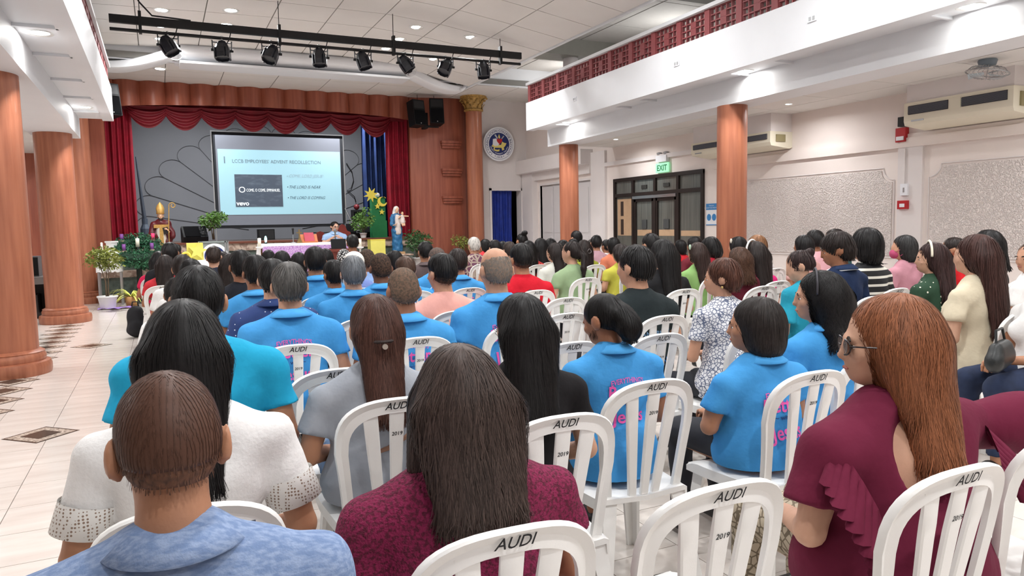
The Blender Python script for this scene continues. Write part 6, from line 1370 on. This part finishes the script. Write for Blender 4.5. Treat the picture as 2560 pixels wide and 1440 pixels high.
# glass lectern with the seal
Y = 15.6; a, b, t = at_y(497, 604, Y), at_y(569, 604, Y), at_y(533, 603, Y); q = thing('glass_lectern', 'glass fronted lectern with round seal before the stage', 'lectern', ((a[0]+b[0])/2, Y, 0)); hw = (b[0]-a[0])/2; ht = t[2]
MB().box(-hw, hw, -.012, .0, .2, ht).obj('glass_front', M('frosted_glass', (150, 160, 158), .2, alpha=.75), q)
for x in (-hw, -hw*.82, hw*.82, hw): MB().box(x-.015, x+.015, -.03, .02, 0, ht).obj('steel_post', STEEL, q)
MB().box(-hw, hw, -.03, .35, ht-.03, ht).obj('reading_shelf', M('frosted_glass', (150, 160, 158)), q); MB().box(-hw, hw, -.05, .4, 0, .04).obj('base', STEEL, q)
c = at_y(537, 640, Y); cz_ = c[2]; cxx = c[0]-(a[0]+b[0])/2
for rr, mm, y0 in ((.25, SWH, -.02), (.19, SNV, -.024)): MB().prism([(rr*math.cos(2*math.pi*k/40), rr*math.sin(2*math.pi*k/40)) for k in range(40)], lambda a_, b_, d: (cxx+a_, d, cz_+b_), y0, y0+.006).obj('seal_disc', mm, q)
star(3, .1, .05, lambda a_, b_, d: (cxx+a_, d, cz_+.05+b_), -.03, -.024).obj('seal_flame', SYE, q); MB().box(cxx-.06, cxx+.06, -.032, -.026, cz_-.04, cz_+.03).obj('seal_heart', SRD, q)
# ---- presenter's table, lectern and things on it
PUR = patterned('purple_lace_cloth', (196, 164, 206), (150, 98, 172), 26, .06, 'motif')
Y = 15.35; a, b = at_y(655, 612, Y), at_y(885, 606, Y); zt_ = at_y(740, 608, Y)[2]
tb = thing('altar_table', 'long table with white top cloth and purple lace front', 'table', ((a[0]+b[0])/2, Y, .5)); hx = (b[0]-a[0])/2; h_ = zt_-.5
MB().box(-hx, hx, 0, .6, h_-.04, h_-.008).obj('table_top', M('pale_wood', (180, 140, 100), .5), tb); MB().box(-hx-.02, hx+.02, -.02, .62, h_-.008, h_).box(-hx-.02, hx+.02, -.024, -.016, h_-.06, h_).obj('white_cloth', CLW, tb)
m = MB(); m.sheet(lambda u, v: (-hx+2*hx*u, -.03-.018*math.sin(u*60)*(1-v), .04+(h_-.09)*v), 90, 4); m.obj('purple_front', PUR, tb, True)
MB().sheet(lambda u, v: (-hx-.02-.05*(1-v)+.02*math.sin(u*14), .6*u-.02, .3+(h_-.3)*v), 12, 4).obj('white_side_drop', CLW, tb, True)
for sx in (-1, 1):
    for yy in (.06, .54): MB().box(sx*hx*.95-.025, sx*hx*.95+.025, yy-.025, yy+.025, 0, h_-.04).obj('leg', M('pale_wood', (180, 140, 100)), tb)
def onT(u): return at_y(u, 606, Y+.15)[0]
cr = thing('brass_cross', 'small brass cross standing on the altar table', 'cross', (onT(749), Y+.15, zt_)); BRS = M('brass', (150, 126, 84), .35, metal=.7); MB().prism([(-.06, 0), (.06, 0), (.02, .09), (-.02, .09)], lambda a_, b_, d: (a_, d, b_), -.03, .03).obj('cross_foot', BRS, cr); MB().box(-.012, .012, -.012, .012, .08, .28).box(-.055, .055, -.011, .011, .2, .222).obj('cross_bars', BRS, cr)
ms = thing('desk_microphone', 'black desk microphone on short stand on the altar table', 'microphone', (onT(733), Y+.12, zt_)); MB().lathe([(.06, 0), (.055, .02), (.01, .025), (.008, .2)], n=16).obj('mic_stand', STEEL, ms, True); MB().lathe([(.016, .19), (.018, .27), (.024, .28), (.02, .31), (0, .315)], n=14).obj('mic_head', BLACK, ms, True)
bk = thing('open_book_on_stand', 'open red book on wooden stand on the altar table', 'book', (onT(775), Y+.2, zt_)); Rx = Matrix.Rotation(math.radians(55), 3, 'X'); OR_ = M('orange_wood', (190, 110, 64), .5)
MB().cbox((0, .05, .09), (.34, .2, .015), Rx).obj('stand_board', OR_, bk); MB().box(-.17, .17, -.04, .02, 0, .03).obj('stand_ledge', OR_, bk)
MB().cbox((0, .035, .115), (.2, .22, .02), Rx).obj('book_cover', M('rose_red_cover', (176, 66, 84), .6), bk); MB().cbox((0, .015, .05), (.18, .02, .012), Rx).obj('book_pages', CLW, bk)
for u, lab in ((648, 'white pillar candle on stand left of the altar table'), (899, 'white pillar candle on stand right of the presenter')):
    x = at_y(u, 606, Y-.15)[0]; c = thing('candle_stand', lab, 'candle', (x, Y-.18, .5)); zc = at_y(u, 617, Y-.15)[2]-.5
    MB().lathe([(.12, 0), (.1, .03), (.02, .05), (.018, zc-.05), (.03, zc-.04), (.075, zc-.02), (.075, zc)], n=18).obj('stand', M('white_ceramic', (232, 232, 230)), c, True); MB().lathe([(.034, zc), (.034, zc+.17), (.004, zc+.175)], n=16).obj('pillar_candle', M('candle_white', (236, 232, 214)), c, True)
c = thing('lamp_candle', 'small glowing blue white lamp on the altar table', 'lamp', (onT(667), Y+.3, zt_)); spheroid((0, 0, .09), (.025, .025, .07)).obj('glow_bulb', M('cool_glow', (150, 250, 240), .3, emit=5.), c, True); MB().lathe([(.03, 0), (.03, .02), (.02, .03)], n=12).obj('lamp_foot', BLACK, c)
# carved chairs behind the table
CAR = M('carved_red_wood', (112, 38, 30), .4, var=.2, vs=8)
def carved(label, u, zt2, wd, star_=False):
    x = at_y(u, 590, 16.45)[0]; r = thing('carved_chair', label, 'chair', (x, 16.4, .5)); h_ = zt2-.5
    pts = [(-wd/2, .4), (wd/2, .4), (wd/2, h_*.72), (wd*.42, h_*.82), (wd*.25, h_*.85), (wd*.15, h_*.97), (0, h_), (-wd*.15, h_*.97), (-wd*.25, h_*.85), (-wd*.42, h_*.82), (-wd/2, h_*.72)]
    MB().prism(pts, lambda a_, b_, d: (a_, d, b_), .1, .14).obj('backrest', CAR, r); MB().box(-wd/2, wd/2, -.3, .12, .36, .42).obj('seat', CAR, r)
    for sx in (-1, 1):
        for yy in (-.27, .09): MB().box(sx*wd*.45-.025, sx*wd*.45+.025, yy-.025, yy+.025, 0, .36).obj('leg', CAR, r)
    for dz in (.12, .2): MB().box(-wd*.12, wd*.12, .09, .1, h_-.3-dz, h_-.28-dz).obj('back_slot', M('chair_slot', (190, 150, 120), .5), r)
    if star_: star(5, .07, .03, lambda a_, b_, d: (a_+.05, d, h_*.6+b_), .085, .1).obj('gold_star', YELD, r)
carved('carved red wooden chair behind the open book', 802, at_y(805, 578, 16.45)[2], .5)
carved('carved red wooden chair with gold star right of the presenter', 858, at_y(860, 560, 16.45)[2], .42, True)
# lectern with tablet before the presenter
Y2 = 14.75; x = at_y(845, 620, Y2)[0]; zl = at_y(845, 622, Y2)[2]; q = thing('wooden_lectern', 'dark red wooden lectern holding the tablet', 'lectern', (x, Y2, 0)); LW = M('lectern_wood', (110, 48, 38), .45, var=.2)
MB().box(-.2, .2, -.15, .15, 0, zl-.05).obj('body', LW, q); MB().box(-.26, .26, -.2, .2, zl-.05, zl).obj('top_board', LW, q); MB().box(-.24, .24, -.19, .17, 0, .06).obj('plinth', LW, q)
tb2 = thing('tablet', 'black tablet standing on the lectern', 'tablet', (x, Y2, zl)); MB().cbox((0, -.06, .1), (.3, .012, .2), Matrix.Rotation(-.2, 3, 'X')).obj('case_back', BLACKG, tb2); MB().cbox((0, .0, .012), (.3, .2, .014)).obj('keyboard', BLACK, tb2)
ARMS['mic'] = [((.19, 0, .95), (.24, .02, .72), (.05, .2, .94)), ((-.19, 0, .95), (-.24, .02, .72), (-.1, .22, .90))]
yp = 15.95; zc = at_y(836, 554, yp)[2]; pp = at_y(836, 560, yp)
res = make_person(pp[0], yp, zc-.5, 1.0, 60, 'm', 'short', (30, 26, 24), 'polo', (150, 178, 214), 8, 0, 'presenter in light blue shirt and glasses speaking into a microphone', rz=math.pi-.05, arms='mic', tone=3, chair=False)
res[0].location.z += .5; del res[0]['group']
face_parts(res[0], res[3]['H'], res[3]['Rh'], True, ('presenter_glasses', (60, 56, 54), .4))
mc = thing('hand_microphone', 'grey headed microphone held by the presenter', 'microphone', tuple(res[0].matrix_basis @ Vector((res[3]['A'][0][2][0]-.02, res[3]['A'][0][2][1]+.06, res[3]['A'][0][2][2]-.06))), 0); MB().lathe([(.0, -.02), (.014, -.02), (.018, .14), (.02, .15), (.03, .17), (.032, .2), (.022, .23), (0, .235)], n=16).obj('mic_body', M('mic_grey', (112, 112, 112), .5), mc, True)
st2 = thing('wooden_armchair', 'seat of the presenter behind the altar table', 'chair', (pp[0], yp+.02, .5)); MB().box(-.25, .25, -.25, .25, .36, .41).obj('seat', CAR, st2)
for sx in (-1, 1):
    for sy in (-1, 1): MB().box(sx*.22-.02, sx*.22+.02, sy*.22-.02, sy*.22+.02, 0, .36).obj('leg', CAR, st2)
# ---- desk with equipment behind the left columns
p = at_z(85, 735, 0); q = thing('control_desk', 'grey control desk with equipment between the left columns', 'desk', (-2.35, 14.6, 0)); DGY = M('desk_grey', (110, 106, 104), .5); DKB = M('desk_dark', (40, 34, 34), .5)
MB().box(-.7, .7, -.35, .35, .66, .7).obj('desk_top', DGY, q); MB().box(-.7, .7, -.36, -.33, .58, .68).obj('apron', DGY, q)
for sx in (-1, 1): MB().box(sx*.68-.02, sx*.68+.02, -.33, .33, 0, .66).obj('side_panel', DKB, q)
MB().box(-.66, .66, .2, .24, .05, .6).obj('back_panel', DKB, q)
def small(name, label, cat, parts, loc, rz=0):
    r = thing(name, label, cat, loc, rz)
    for nm, mb, mt in parts: mb.obj(nm, mt, r)
small('audio_mixer', 'dark audio mixer on the control desk', 'mixer', [('chassis', MB().prism([(-.2, 0), (.2, 0), (.2, .1), (-.2, .04)], lambda a_, b_, d: (d, a_, b_), -.3, .3), DKB)]+[('fader', MB().box(-.26+.07*k, -.24+.07*k, -.12, -.09, .05, .075), STEEL) for k in range(8)], (-2.3, 14.6, .7))
small('computer_tower', 'grey computer tower on the control desk', 'computer', [('case', MB().box(-.08, .08, -.2, .2, 0, .34), M('case_grey', (90, 90, 94), .5)), ('front_bezel', MB().box(-.075, .075, -.21, -.2, .02, .32), BLACKG)], (-1.95, 14.65, .7))
small('equipment_rack', 'low dark equipment rack under the control desk', 'rack', [('case', MB().box(-.45, .45, -.25, .2, .04, .4), DKB)]+[('rack_unit', MB().box(-.42, .42, -.26, -.25, .07+.1*k, .15+.1*k), BLACKG) for k in range(3)]+[('foot', MB().box(sx*.4-.03, sx*.4+.03, -.2, .15, 0, .04), BLACK) for sx in (-1, 1)], (-2.35, 14.55, 0))
small('paper_sheets', 'white sheets of paper on the control desk', 'paper', [('sheet', MB().box(-.1, .1, -.14, .14, 0, .004), CLW)], (-2.75, 14.45, .7))
# ---- things on the right wall
def aircon(label, y0, y1, z0, z1, dpt=.45):
    r = thing('air_conditioner', label, 'air conditioner', (XR, (y0+y1)/2, z0), 0, 'wall air conditioners'); hw = (y1-y0)/2; h_ = z1-z0; CRM = M('aircon_cream', (232, 226, 206), .5); GRY = M('aircon_slats', (96, 98, 106), .4, metal=.3)
    MB().prism([(-dpt, .07), (-dpt+.02, .02), (-.05, -.02), (0, 0), (0, h_), (-dpt, h_)], lambda a_, b_, d: (a_, d, b_), -hw, hw).obj('casing', CRM, r)
    for s0, s1 in ((-hw+.06, -.08), (.08, hw-.06)):
        g_ = MB().box(-dpt-.006, -dpt+.002, s0, s1, h_*.5, h_*.86).obj('air_grille', BLACK, r)
        for k in range(9): z = h_*(.52+.036*k); MB().box(-dpt-.016, -dpt-.004, s0, s1, z, z+.007).obj('louvre', GRY, g_)
    MB().box(-dpt-.008, -dpt, -.07, .07, h_*.48, h_*.88).obj('control_panel', CRM, r); MB().box(-dpt-.006, -dpt, hw-.26, hw-.1, h_*.2, h_*.27).obj('name_plate', STEEL, r)
    MB().box(-dpt*.75, -dpt*.35, -hw-.02, -hw, .08, h_*.8).obj('side_vent', M('aircon_vent', (150, 140, 104), .6), r)
    MB().box(-dpt+.03, 0, -hw*.98, hw*.98, h_, 3.0-z0).obj('boxed_duct', WHITE, r)
A1, B1 = at_x(2259, 316, XR-.45), at_x(2532, 282, XR-.45); aircon('cream air conditioner with long grilles at the upper right', B1[1], A1[1], 2.5, at_x(2259, 270, XR-.45)[2]+.05)
A1, B1 = at_x(1728, 400, XR-.45), at_x(1925, 382, XR-.45); aircon('cream air conditioner beside the nearer right column', B1[1], A1[1], 2.5, at_x(1728, 366, XR-.45)[2]+.04)
# orbit fan
c = at_x(2468, 182, 7.75); fn = thing('orbit_fan', 'grey caged orbit fan hanging under the gallery ceiling', 'fan', (c[0], c[1], c[2])); FG = M('fan_grey_blue', (120, 132, 142), .45)
MB().lathe([(.1, .3), (.095, .22), (.07, .16), (.09, .12), (.075, .07), (.03, .06)], n=18).obj('motor_housing', FG, fn, True); MB().box(-.02, .02, -.02, .02, .28, max(.3, 3.0-c[2])).obj('ceiling_mount', FG, fn)
cg2 = MB()
for k in range(22):
    t = 2*math.pi*k/22; cg2.tube([(.05*math.cos(t), .05*math.sin(t), .06), (.15*math.cos(t), .15*math.sin(t), .05), (.195*math.cos(t), .195*math.sin(t), .0), (.14*math.cos(t), .14*math.sin(t), -.045), (.04*math.cos(t), .04*math.sin(t), -.055)], .0028, 4)
cg2.tube([(.197*math.cos(t), .197*math.sin(t), 0) for t in np.linspace(0, 6.283, 36)], .006, 6); cage = cg2.obj('cage', STEEL, fn); cage['kind'] = 'stuff'; cage.rotation_euler = (.12, .12, 0)
for k in range(3): b_ = MB(); b_.sheet(lambda u, v: (.03+.14*u, (v-.5)*.1*(.5+u), .015*(v-.5)), 4, 3); b_.obj('fan_blade', M('fan_blade', (170, 184, 192), .4, alpha=.9), fn, True, rot=(.12, .12, 2.09*k))
# exit sign, notices, alarms, sockets
c = at_x(1655, 418, XR-.05); small('exit_sign', 'green exit sign with emergency lamps above the glass doors', 'sign', [('sign_plate', MB().box(-.02, .0, -.2, .2, -.1, .08), M('exit_green', (150, 222, 176), .4, emit=.35)), ('lamp_box', MB().box(-.05, .02, -.16, .16, .1, .22), SWH), ('lamp_eye', MB().lathe([(.05, 0), (.055, .04), (.03, .05)], (0, -.1, .24), 12), STEEL), ('lamp_eye', MB().lathe([(.05, 0), (.055, .04), (.03, .05)], (0, .1, .24), 12), STEEL)], (XR-.03, c[1], c[2]))
es = bpy.data.objects['exit_sign']; lettering('exit_lettering', 'EXIT', .15, lambda x, y: (-.023, -x, y-.01), M('exit_letter', (40, 120, 80), .5), es, bold=.02)
c = at_x(1780, 536, XR); NB = M('notice_blue', (60, 130, 190), .5); small('blue_notice', 'white notice with blue heading and two round symbols', 'notice', [('sheet', MB().box(-.01, -.004, -.14, .14, -.19, .19), SWH), ('heading', MB().box(-.013, -.01, -.14, .14, .08, .19), NB), ('border', MB().box(-.012, -.01, -.14, .14, -.19, -.175), NB)]+[('round_symbol', MB().prism([(.052*math.cos(2*math.pi*k/20), .06*math.sin(2*math.pi*k/20)) for k in range(20)], lambda a_, b_, d: (d, a_+yy, b_-.05), -.014, -.01), NB) for yy in (-.065, .065)], (XR, c[1], c[2]))
bn = bpy.data.objects['blue_notice']
for dz, s_ in ((.155, 'PAALALA'), (.115, 'MAGSUOT NG FACE MASK')): lettering('notice_lettering', s_, .03, lambda x, y: (-.0135, -x, y+dz), SWH, bn)
RDB = M('fire_red', (176, 32, 38), .45)
c = at_x(2260, 332, XR); small('fire_alarm_sounder', 'red fire alarm sounder beside the long air conditioner', 'alarm', [('red_body', MB().box(-.07, 0, -.07, .07, -.12, .06), RDB), ('strobe', MB().box(-.085, -.07, -.05, .05, -.1, -.05), SWH), ('black_box', MB().box(-.06, 0, -.07, .05, .08, .2), BLACK)], (XR, c[1], c[2]))
c = at_x(2260, 512, XR-.04); small('fire_call_point', 'small red fire call point on the pilaster', 'alarm', [('red_box', MB().box(-.04, 0, -.07, .07, -.055, .055), RDB), ('label_plate', MB().box(-.044, -.04, -.035, .035, -.03, .015), SWH)], (XR-.04, c[1], c[2]))
small('wall_switch', 'white switch box with conduit above the red call point', 'switch', [('switch_plate', MB().box(-.03, 0, -.06, .04, .12, .27), SWH), ('rocker', MB().box(-.034, -.03, -.02, .0, .16, .22), STEEL), ('conduit', MB().box(-.02, 0, -.01, .015, .27, .72), WHITE)], (XR-.04, c[1], c[2]))
for u, v, lab in ((1437, 248, 'socket plate at the far end of the gallery fascia'), (1692, 159, 'socket plate in the middle of the gallery fascia'), (2031, 46, 'socket plate at the near end of the gallery fascia')):
    X_ = 6.5
    for _ in range(4): c = at_x(u, v, X_); X_ = gx(c[1])
    small('socket_plate', lab, 'socket', [('plate', MB().box(-.012, 0, -.06, .06, -.035, .035), SWH), ('outlet', MB().box(-.015, -.012, -.04, -.01, -.02, .02), STEEL), ('outlet', MB().box(-.015, -.012, .01, .04, -.02, .02), STEEL)], (X_, c[1], c[2]))
# ---- things among the audience
def rel(who, key=0): return FOLK[[k for k in FOLK if k.startswith(who)][0]]
def onhead(who, name, mb, mat, smooth=False):
    r, t, fd, B, h = rel(who); H, Rh = B['H'], B['Rh']; mb.v = [tuple(H(v)) for v in mb.v]; return mb.obj(name, mat, r, smooth)
def hairband(who, rgb, rad=.007):
    m = MB(); m.tube([(.1*math.sin(a), .04, 1.23+.1*math.cos(a)*1.05) for a in np.linspace(-1.7, 1.7, 24)], rad, 8); onhead(who, 'hairband', m, M('hairband_%d_%d_%d' % rgb, rgb, .5), True)
hairband('woman with long curly black', (60, 58, 64), .005); hairband('woman with cream hairband', (232, 226, 206), .009); hairband('woman with white hairband', (228, 226, 222), .009)
for who, rgb in (('woman with pale green hair clip', (190, 214, 190)), ('woman with white clip', (226, 222, 206))): onhead(who, 'hair_clip', spheroid((-.09, .03, 1.27), (.014, .03, .03)), M('clip_%d' % rgb[0], rgb, .4), True)
m = MB()
for s_ in (-1, 1): m.sheet(lambda u, v: (s_*(.01+.075*u), -.135-.01*math.sin(u*3), 1.19+(v-.5)*.1*math.sin(.4+u*2.2)-.05*u), 6, 4); m.sheet(lambda u, v: (s_*(.008+.03*u), -.137, 1.18-.12*u+(v-.5)*.03), 5, 2)
onhead('woman with white hair bow', 'hair_bow', m, M('bow_white', (232, 230, 228), .7))
m = MB(); m.tube([(.03*math.cos(a), -.128+.012*math.sin(2*a), 1.165+.03*math.sin(a)) for a in np.linspace(0, 6.283, 20)], .006, 6); onhead('woman with claw clip', 'claw_clip', m, M('clip_grey', (110, 104, 104), .4))
onhead('woman with half-tied', 'hair_button', MB().prism([(.0095*math.cos(2*math.pi*k/20), .0095*math.sin(2*math.pi*k/20)) for k in range(20)], lambda a_, b_, d: (a_, d, 1.152+b_), -.142, -.13), M('button_silver', (190, 184, 172), .3, metal=.6))
onhead('woman with half-tied', 'hair_tie', MB().tube([(.034*math.cos(a), -.105+.03*math.sin(a)*.8, 1.168) for a in np.linspace(0, 6.283, 24)], .007, 6), M('hair_tie_dark', (40, 26, 22), .6))
for who in ('woman with pink face mask', 'woman with face mask', 'grey-haired man with mask'):
    r, t, fd, B, h = rel(who); mk = M('mask_pink', (180, 74, 110), .8) if 'pink' in who else (M('mask_dark', (50, 44, 48), .8) if 'face mask' in who else M('mask_white', (226, 228, 230), .8)); H, Rh = B['H'], B['Rh']
    V, Fq = Field([('e', (0, .1, 1.14), (.058, .048, .05), 0)], .008).surf(); link('face_mask', mesh('face_mask', (V-NECK) @ Rh.T+NECK+B['dz'], Fq, mk, True), r)
    for s_ in (-1, 1): m = MB(); m.tube([H((s_*.055, .1, 1.16)), H((s_*.084, .03, 1.2)), H((s_*.088, -.01, 1.18)), H((s_*.07, .06, 1.12))], .0022, 5); m.obj('mask_loop', mk, r)
for who in ('woman with short black bob in blue', 'woman with long curly black', 'woman with short reddish', 'young man in navy', 'woman with cream hairband', 'woman in white top at the right'):
    r, t, fd, B, h = rel(who); face_parts(r, B['H'], B['Rh'])
r, t, fd, B, h = rel('woman with auburn'); face_parts(r, B['H'], B['Rh'], True, ('sunglasses', (40, 32, 30), .3))
onhead('woman with short reddish', 'earring', spheroid((-.086, .01, 1.145), (.009, .009, .009), 10, 6), M('earring_gold', (200, 170, 110), .3, metal=.7), True)
# navy polo collar stripe
r, t, fd, B, h = rel('young man in navy'); m = MB(); m.tube([(.1*math.cos(a)*1.02, .1*math.sin(a)*1.1-.004, 1.03-.02*math.sin(a)) for a in np.linspace(-4.4, 1.3, 40)], .006, 6); m.obj('collar_stripe', SWH, t, loc=tuple(B['dz']))
# gathered ruffles on the burgundy blouse and lace cuffs on the white one
r, t, fd, B, h = rel('woman with auburn')
def ruffle(parent, pts, depth, mat, out, name='ruffle', waves=9):
    P = [np.array(B['w'](q), float) for q in pts]; n = 60; m = MB()
    def at(t_): k = min(len(P)-2, int(t_*(len(P)-1))); f_ = t_*(len(P)-1)-k; return P[k]*(1-f_)+P[k+1]*f_
    m.sheet(lambda u, v: at(u)+np.array(out)*depth*v*(.9+.35*math.sin(u*waves*6.28))+np.array([0, .02*math.sin(u*waves*6.28+1)*v, -depth*v*.7]), n, 5); return m.obj(name, mat, parent, True)
BUR = cloth((106, 30, 56))
ruffle(t, [(-.25, -.03, 1.0), (-.26, -.075, .96), (-.25, -.115, .9), (-.23, -.14, .82), (-.21, -.145, .74)], .13, BUR, (-.55, -.3, 0)); ruffle(t, [(.25, -.03, 1.0), (.26, -.08, .96), (.25, -.115, .9), (.23, -.14, .84)], .12, BUR, (.55, -.3, 0))
r, t, fd, B, h = rel('woman with long black hair in white'); EY2 = patterned('eyelet_lace', (236, 234, 230), (150, 128, 112), 120, .32)
for a_, b_, c_ in B['A']:
    a_, b_ = np.array(a_), np.array(b_); n_ = (b_-a_)/np.linalg.norm(b_-a_); m = MB(); u_ = np.cross(n_, (0, 1, 0)); u_ /= np.linalg.norm(u_); w_ = np.cross(n_, u_)
    for f_, rd in ((.42, .067), (.72, .072), (.72, .069), (.42, .064)): m.v += [tuple(a_+(b_-a_)*f_+rd*(math.cos(q)*u_+math.sin(q)*w_)) for q in np.linspace(0, 6.283, 33)[:-1]]
    for i in range(3):
        for k in range(32): m.f.append((i*32+k, i*32+(k+1) % 32, i*32+32+(k+1) % 32, i*32+32+k))
    m.obj('eyelet_cuff', EY2, t, True)
# bag strap of the grey tee, phone of the front man
r, t, fd, B, h = rel('woman with half-tied'); m = MB(); m.tube([(-.16, .02, .66), (-.1, -.115, .70), (0, -.14, .74), (.1, -.12, .8), (.17, -.02, .95)], .012, 6); m.v = [B['w'](q) for q in m.v]; m.obj('bag_strap', M('tan_strap', (150, 112, 92), .6), r)
r, t, fd, B, h = rel('dark-skinned'); m = MB(); m.tube([(.12, .05, 1.05), (.1, -.09, 1.03), (0, -.145, .92), (-.14, -.13, .76)], .018, 6); m.v = [B['w'](q) for q in m.v]; m.obj('shoulder_strap', BLACK, r)
r, t, fd, B, h = rel('man with thinning'); c_ = B['A'][0][2]; mw = r.matrix_basis
ph = thing('smartphone', 'lit smartphone held by the man in heather blue polo', 'phone', tuple(mw @ Vector((c_[0]-.045, c_[1]+.09, c_[2]+.01))), r.rotation_euler.z+.2); MB().cbox((0, 0, 0), (.075, .009, .15), Matrix.Rotation(-.5, 3, 'X')).obj('phone_body', M('phone_case', (40, 44, 62), .3), ph); MB().cbox((0, -.0065, -.002), (.068, .002, .138), Matrix.Rotation(-.5, 3, 'X')).obj('phone_screen', M('phone_screen', (190, 205, 225), .2, emit=.3), ph)
# print on the black tee, mark on the red shirt, tick on the pink shirt
r, t, fd, B, h = rel('man with thick'); PB = M('tee_print_blue', (120, 160, 200), .8); dd = B['w']((0, 0, .9))[2]-.9; decal(t, fd, 'NALANA RUDGE', .04, 0, .83+dd, PB, .3); decal(t, fd, '* CONAL', .06, .03, .68+dd, M('tee_print_blue2', (40, 120, 200), .8), .2)
r, t, fd, B, h = rel('man with cropped black hair in red'); dd = B['dz'][2]; decal(t, fd, 'O', .1, 0, .93+dd, M('shirt_mark_grey', (96, 70, 66), .8), None, bold=.01)
r, t, fd, B, h = rel('young man with faded'); dd = B['dz'][2]; decal(t, fd, 'v', .1, .04, .86+dd, M('shirt_mark_rose', (176, 70, 70), .8), .11, bold=.0)
# backpack at the aisle
p = at_z(338, 846, 0); q = thing('backpack', 'black backpack standing on the tiles at the aisle end', 'backpack', (p[0]+.02, p[1]+.1, 0)); sdf_obj('pack_body', [('c', (0, 0, .1), (0, 0, .34), .1, .085, .05, (1.2, .9, 1)), ('e', (0, -.07, .14), (.09, .05, .09), .03), ('n', .004, 30, 1), ('&p', (0, 0, .004), (0, 0, -1.))], .016, M('backpack_black', (30, 31, 36), .75, var=.3), q)
m = MB(); m.tube([(-.04, 0, .42), (-.03, 0, .48), (.03, 0, .48), (.04, 0, .42)], .01, 6); m.obj('grab_loop', BLACK, q)
# empty chairs
for x, y, rz, lab in ((1.07, 1.43, -.03, 'empty white plastic chair between crimson lace and burgundy blouse'), (.6, 3.16, .02, 'empty white plastic chair left of the grey tee woman'), (2.78, 5.06, 0, 'empty white plastic chair farthest of three behind each other'), (2.28, 4.21, .02, 'empty white plastic chair middle of three behind each other'), (1.74, 3.22, 0, 'empty white plastic chair nearest of three behind each other'), (2.24, 3.2, .03, 'empty white plastic chair left of the star print blouse'), (2.14, 1.30, -.06, 'empty white plastic chair under the burgundy sleeve')):
    make_chair(x, y, rz, lab, 'empty white plastic chairs')
# two people cut by the right edge
kn = at_z(2440, 940, .52); res = make_person(kn[0]+.42*math.sin(1.25)+.0, kn[1]-.42*math.cos(1.25), 1.2, 1., 120, 'f', 'short', (30, 26, 26), 'tee', (232, 230, 228), 30, 0, 'woman in dark jeans with black handbag at the right edge', rz=1.25, arms='clasp', tone=1, pants=M('dark_denim', (36, 48, 76), .85, var=.3, vs=18))
p = at_z(2500, 905, .62); q = thing('black_handbag', 'black leather handbag on the lap at the right edge', 'handbag', (p[0], p[1], .575), .3); sdf_obj('bag_body', [('c', (-.1, 0, .06), (.1, 0, .07), .06, .06, .03, (1, .8, 1)), ('c', (-.08, 0, .13), (.08, 0, .13), .03, .03, .04)], .012, M('bag_leather', (34, 36, 36), .4, bump=.1, bs=150), q)
m = MB(); m.tube([(-.09, 0, .14), (-.06, .01, .22), (.06, .01, .22), (.09, 0, .14)], .007, 6); m.obj('bag_handle', M('bag_leather', (34, 36, 36)), q)
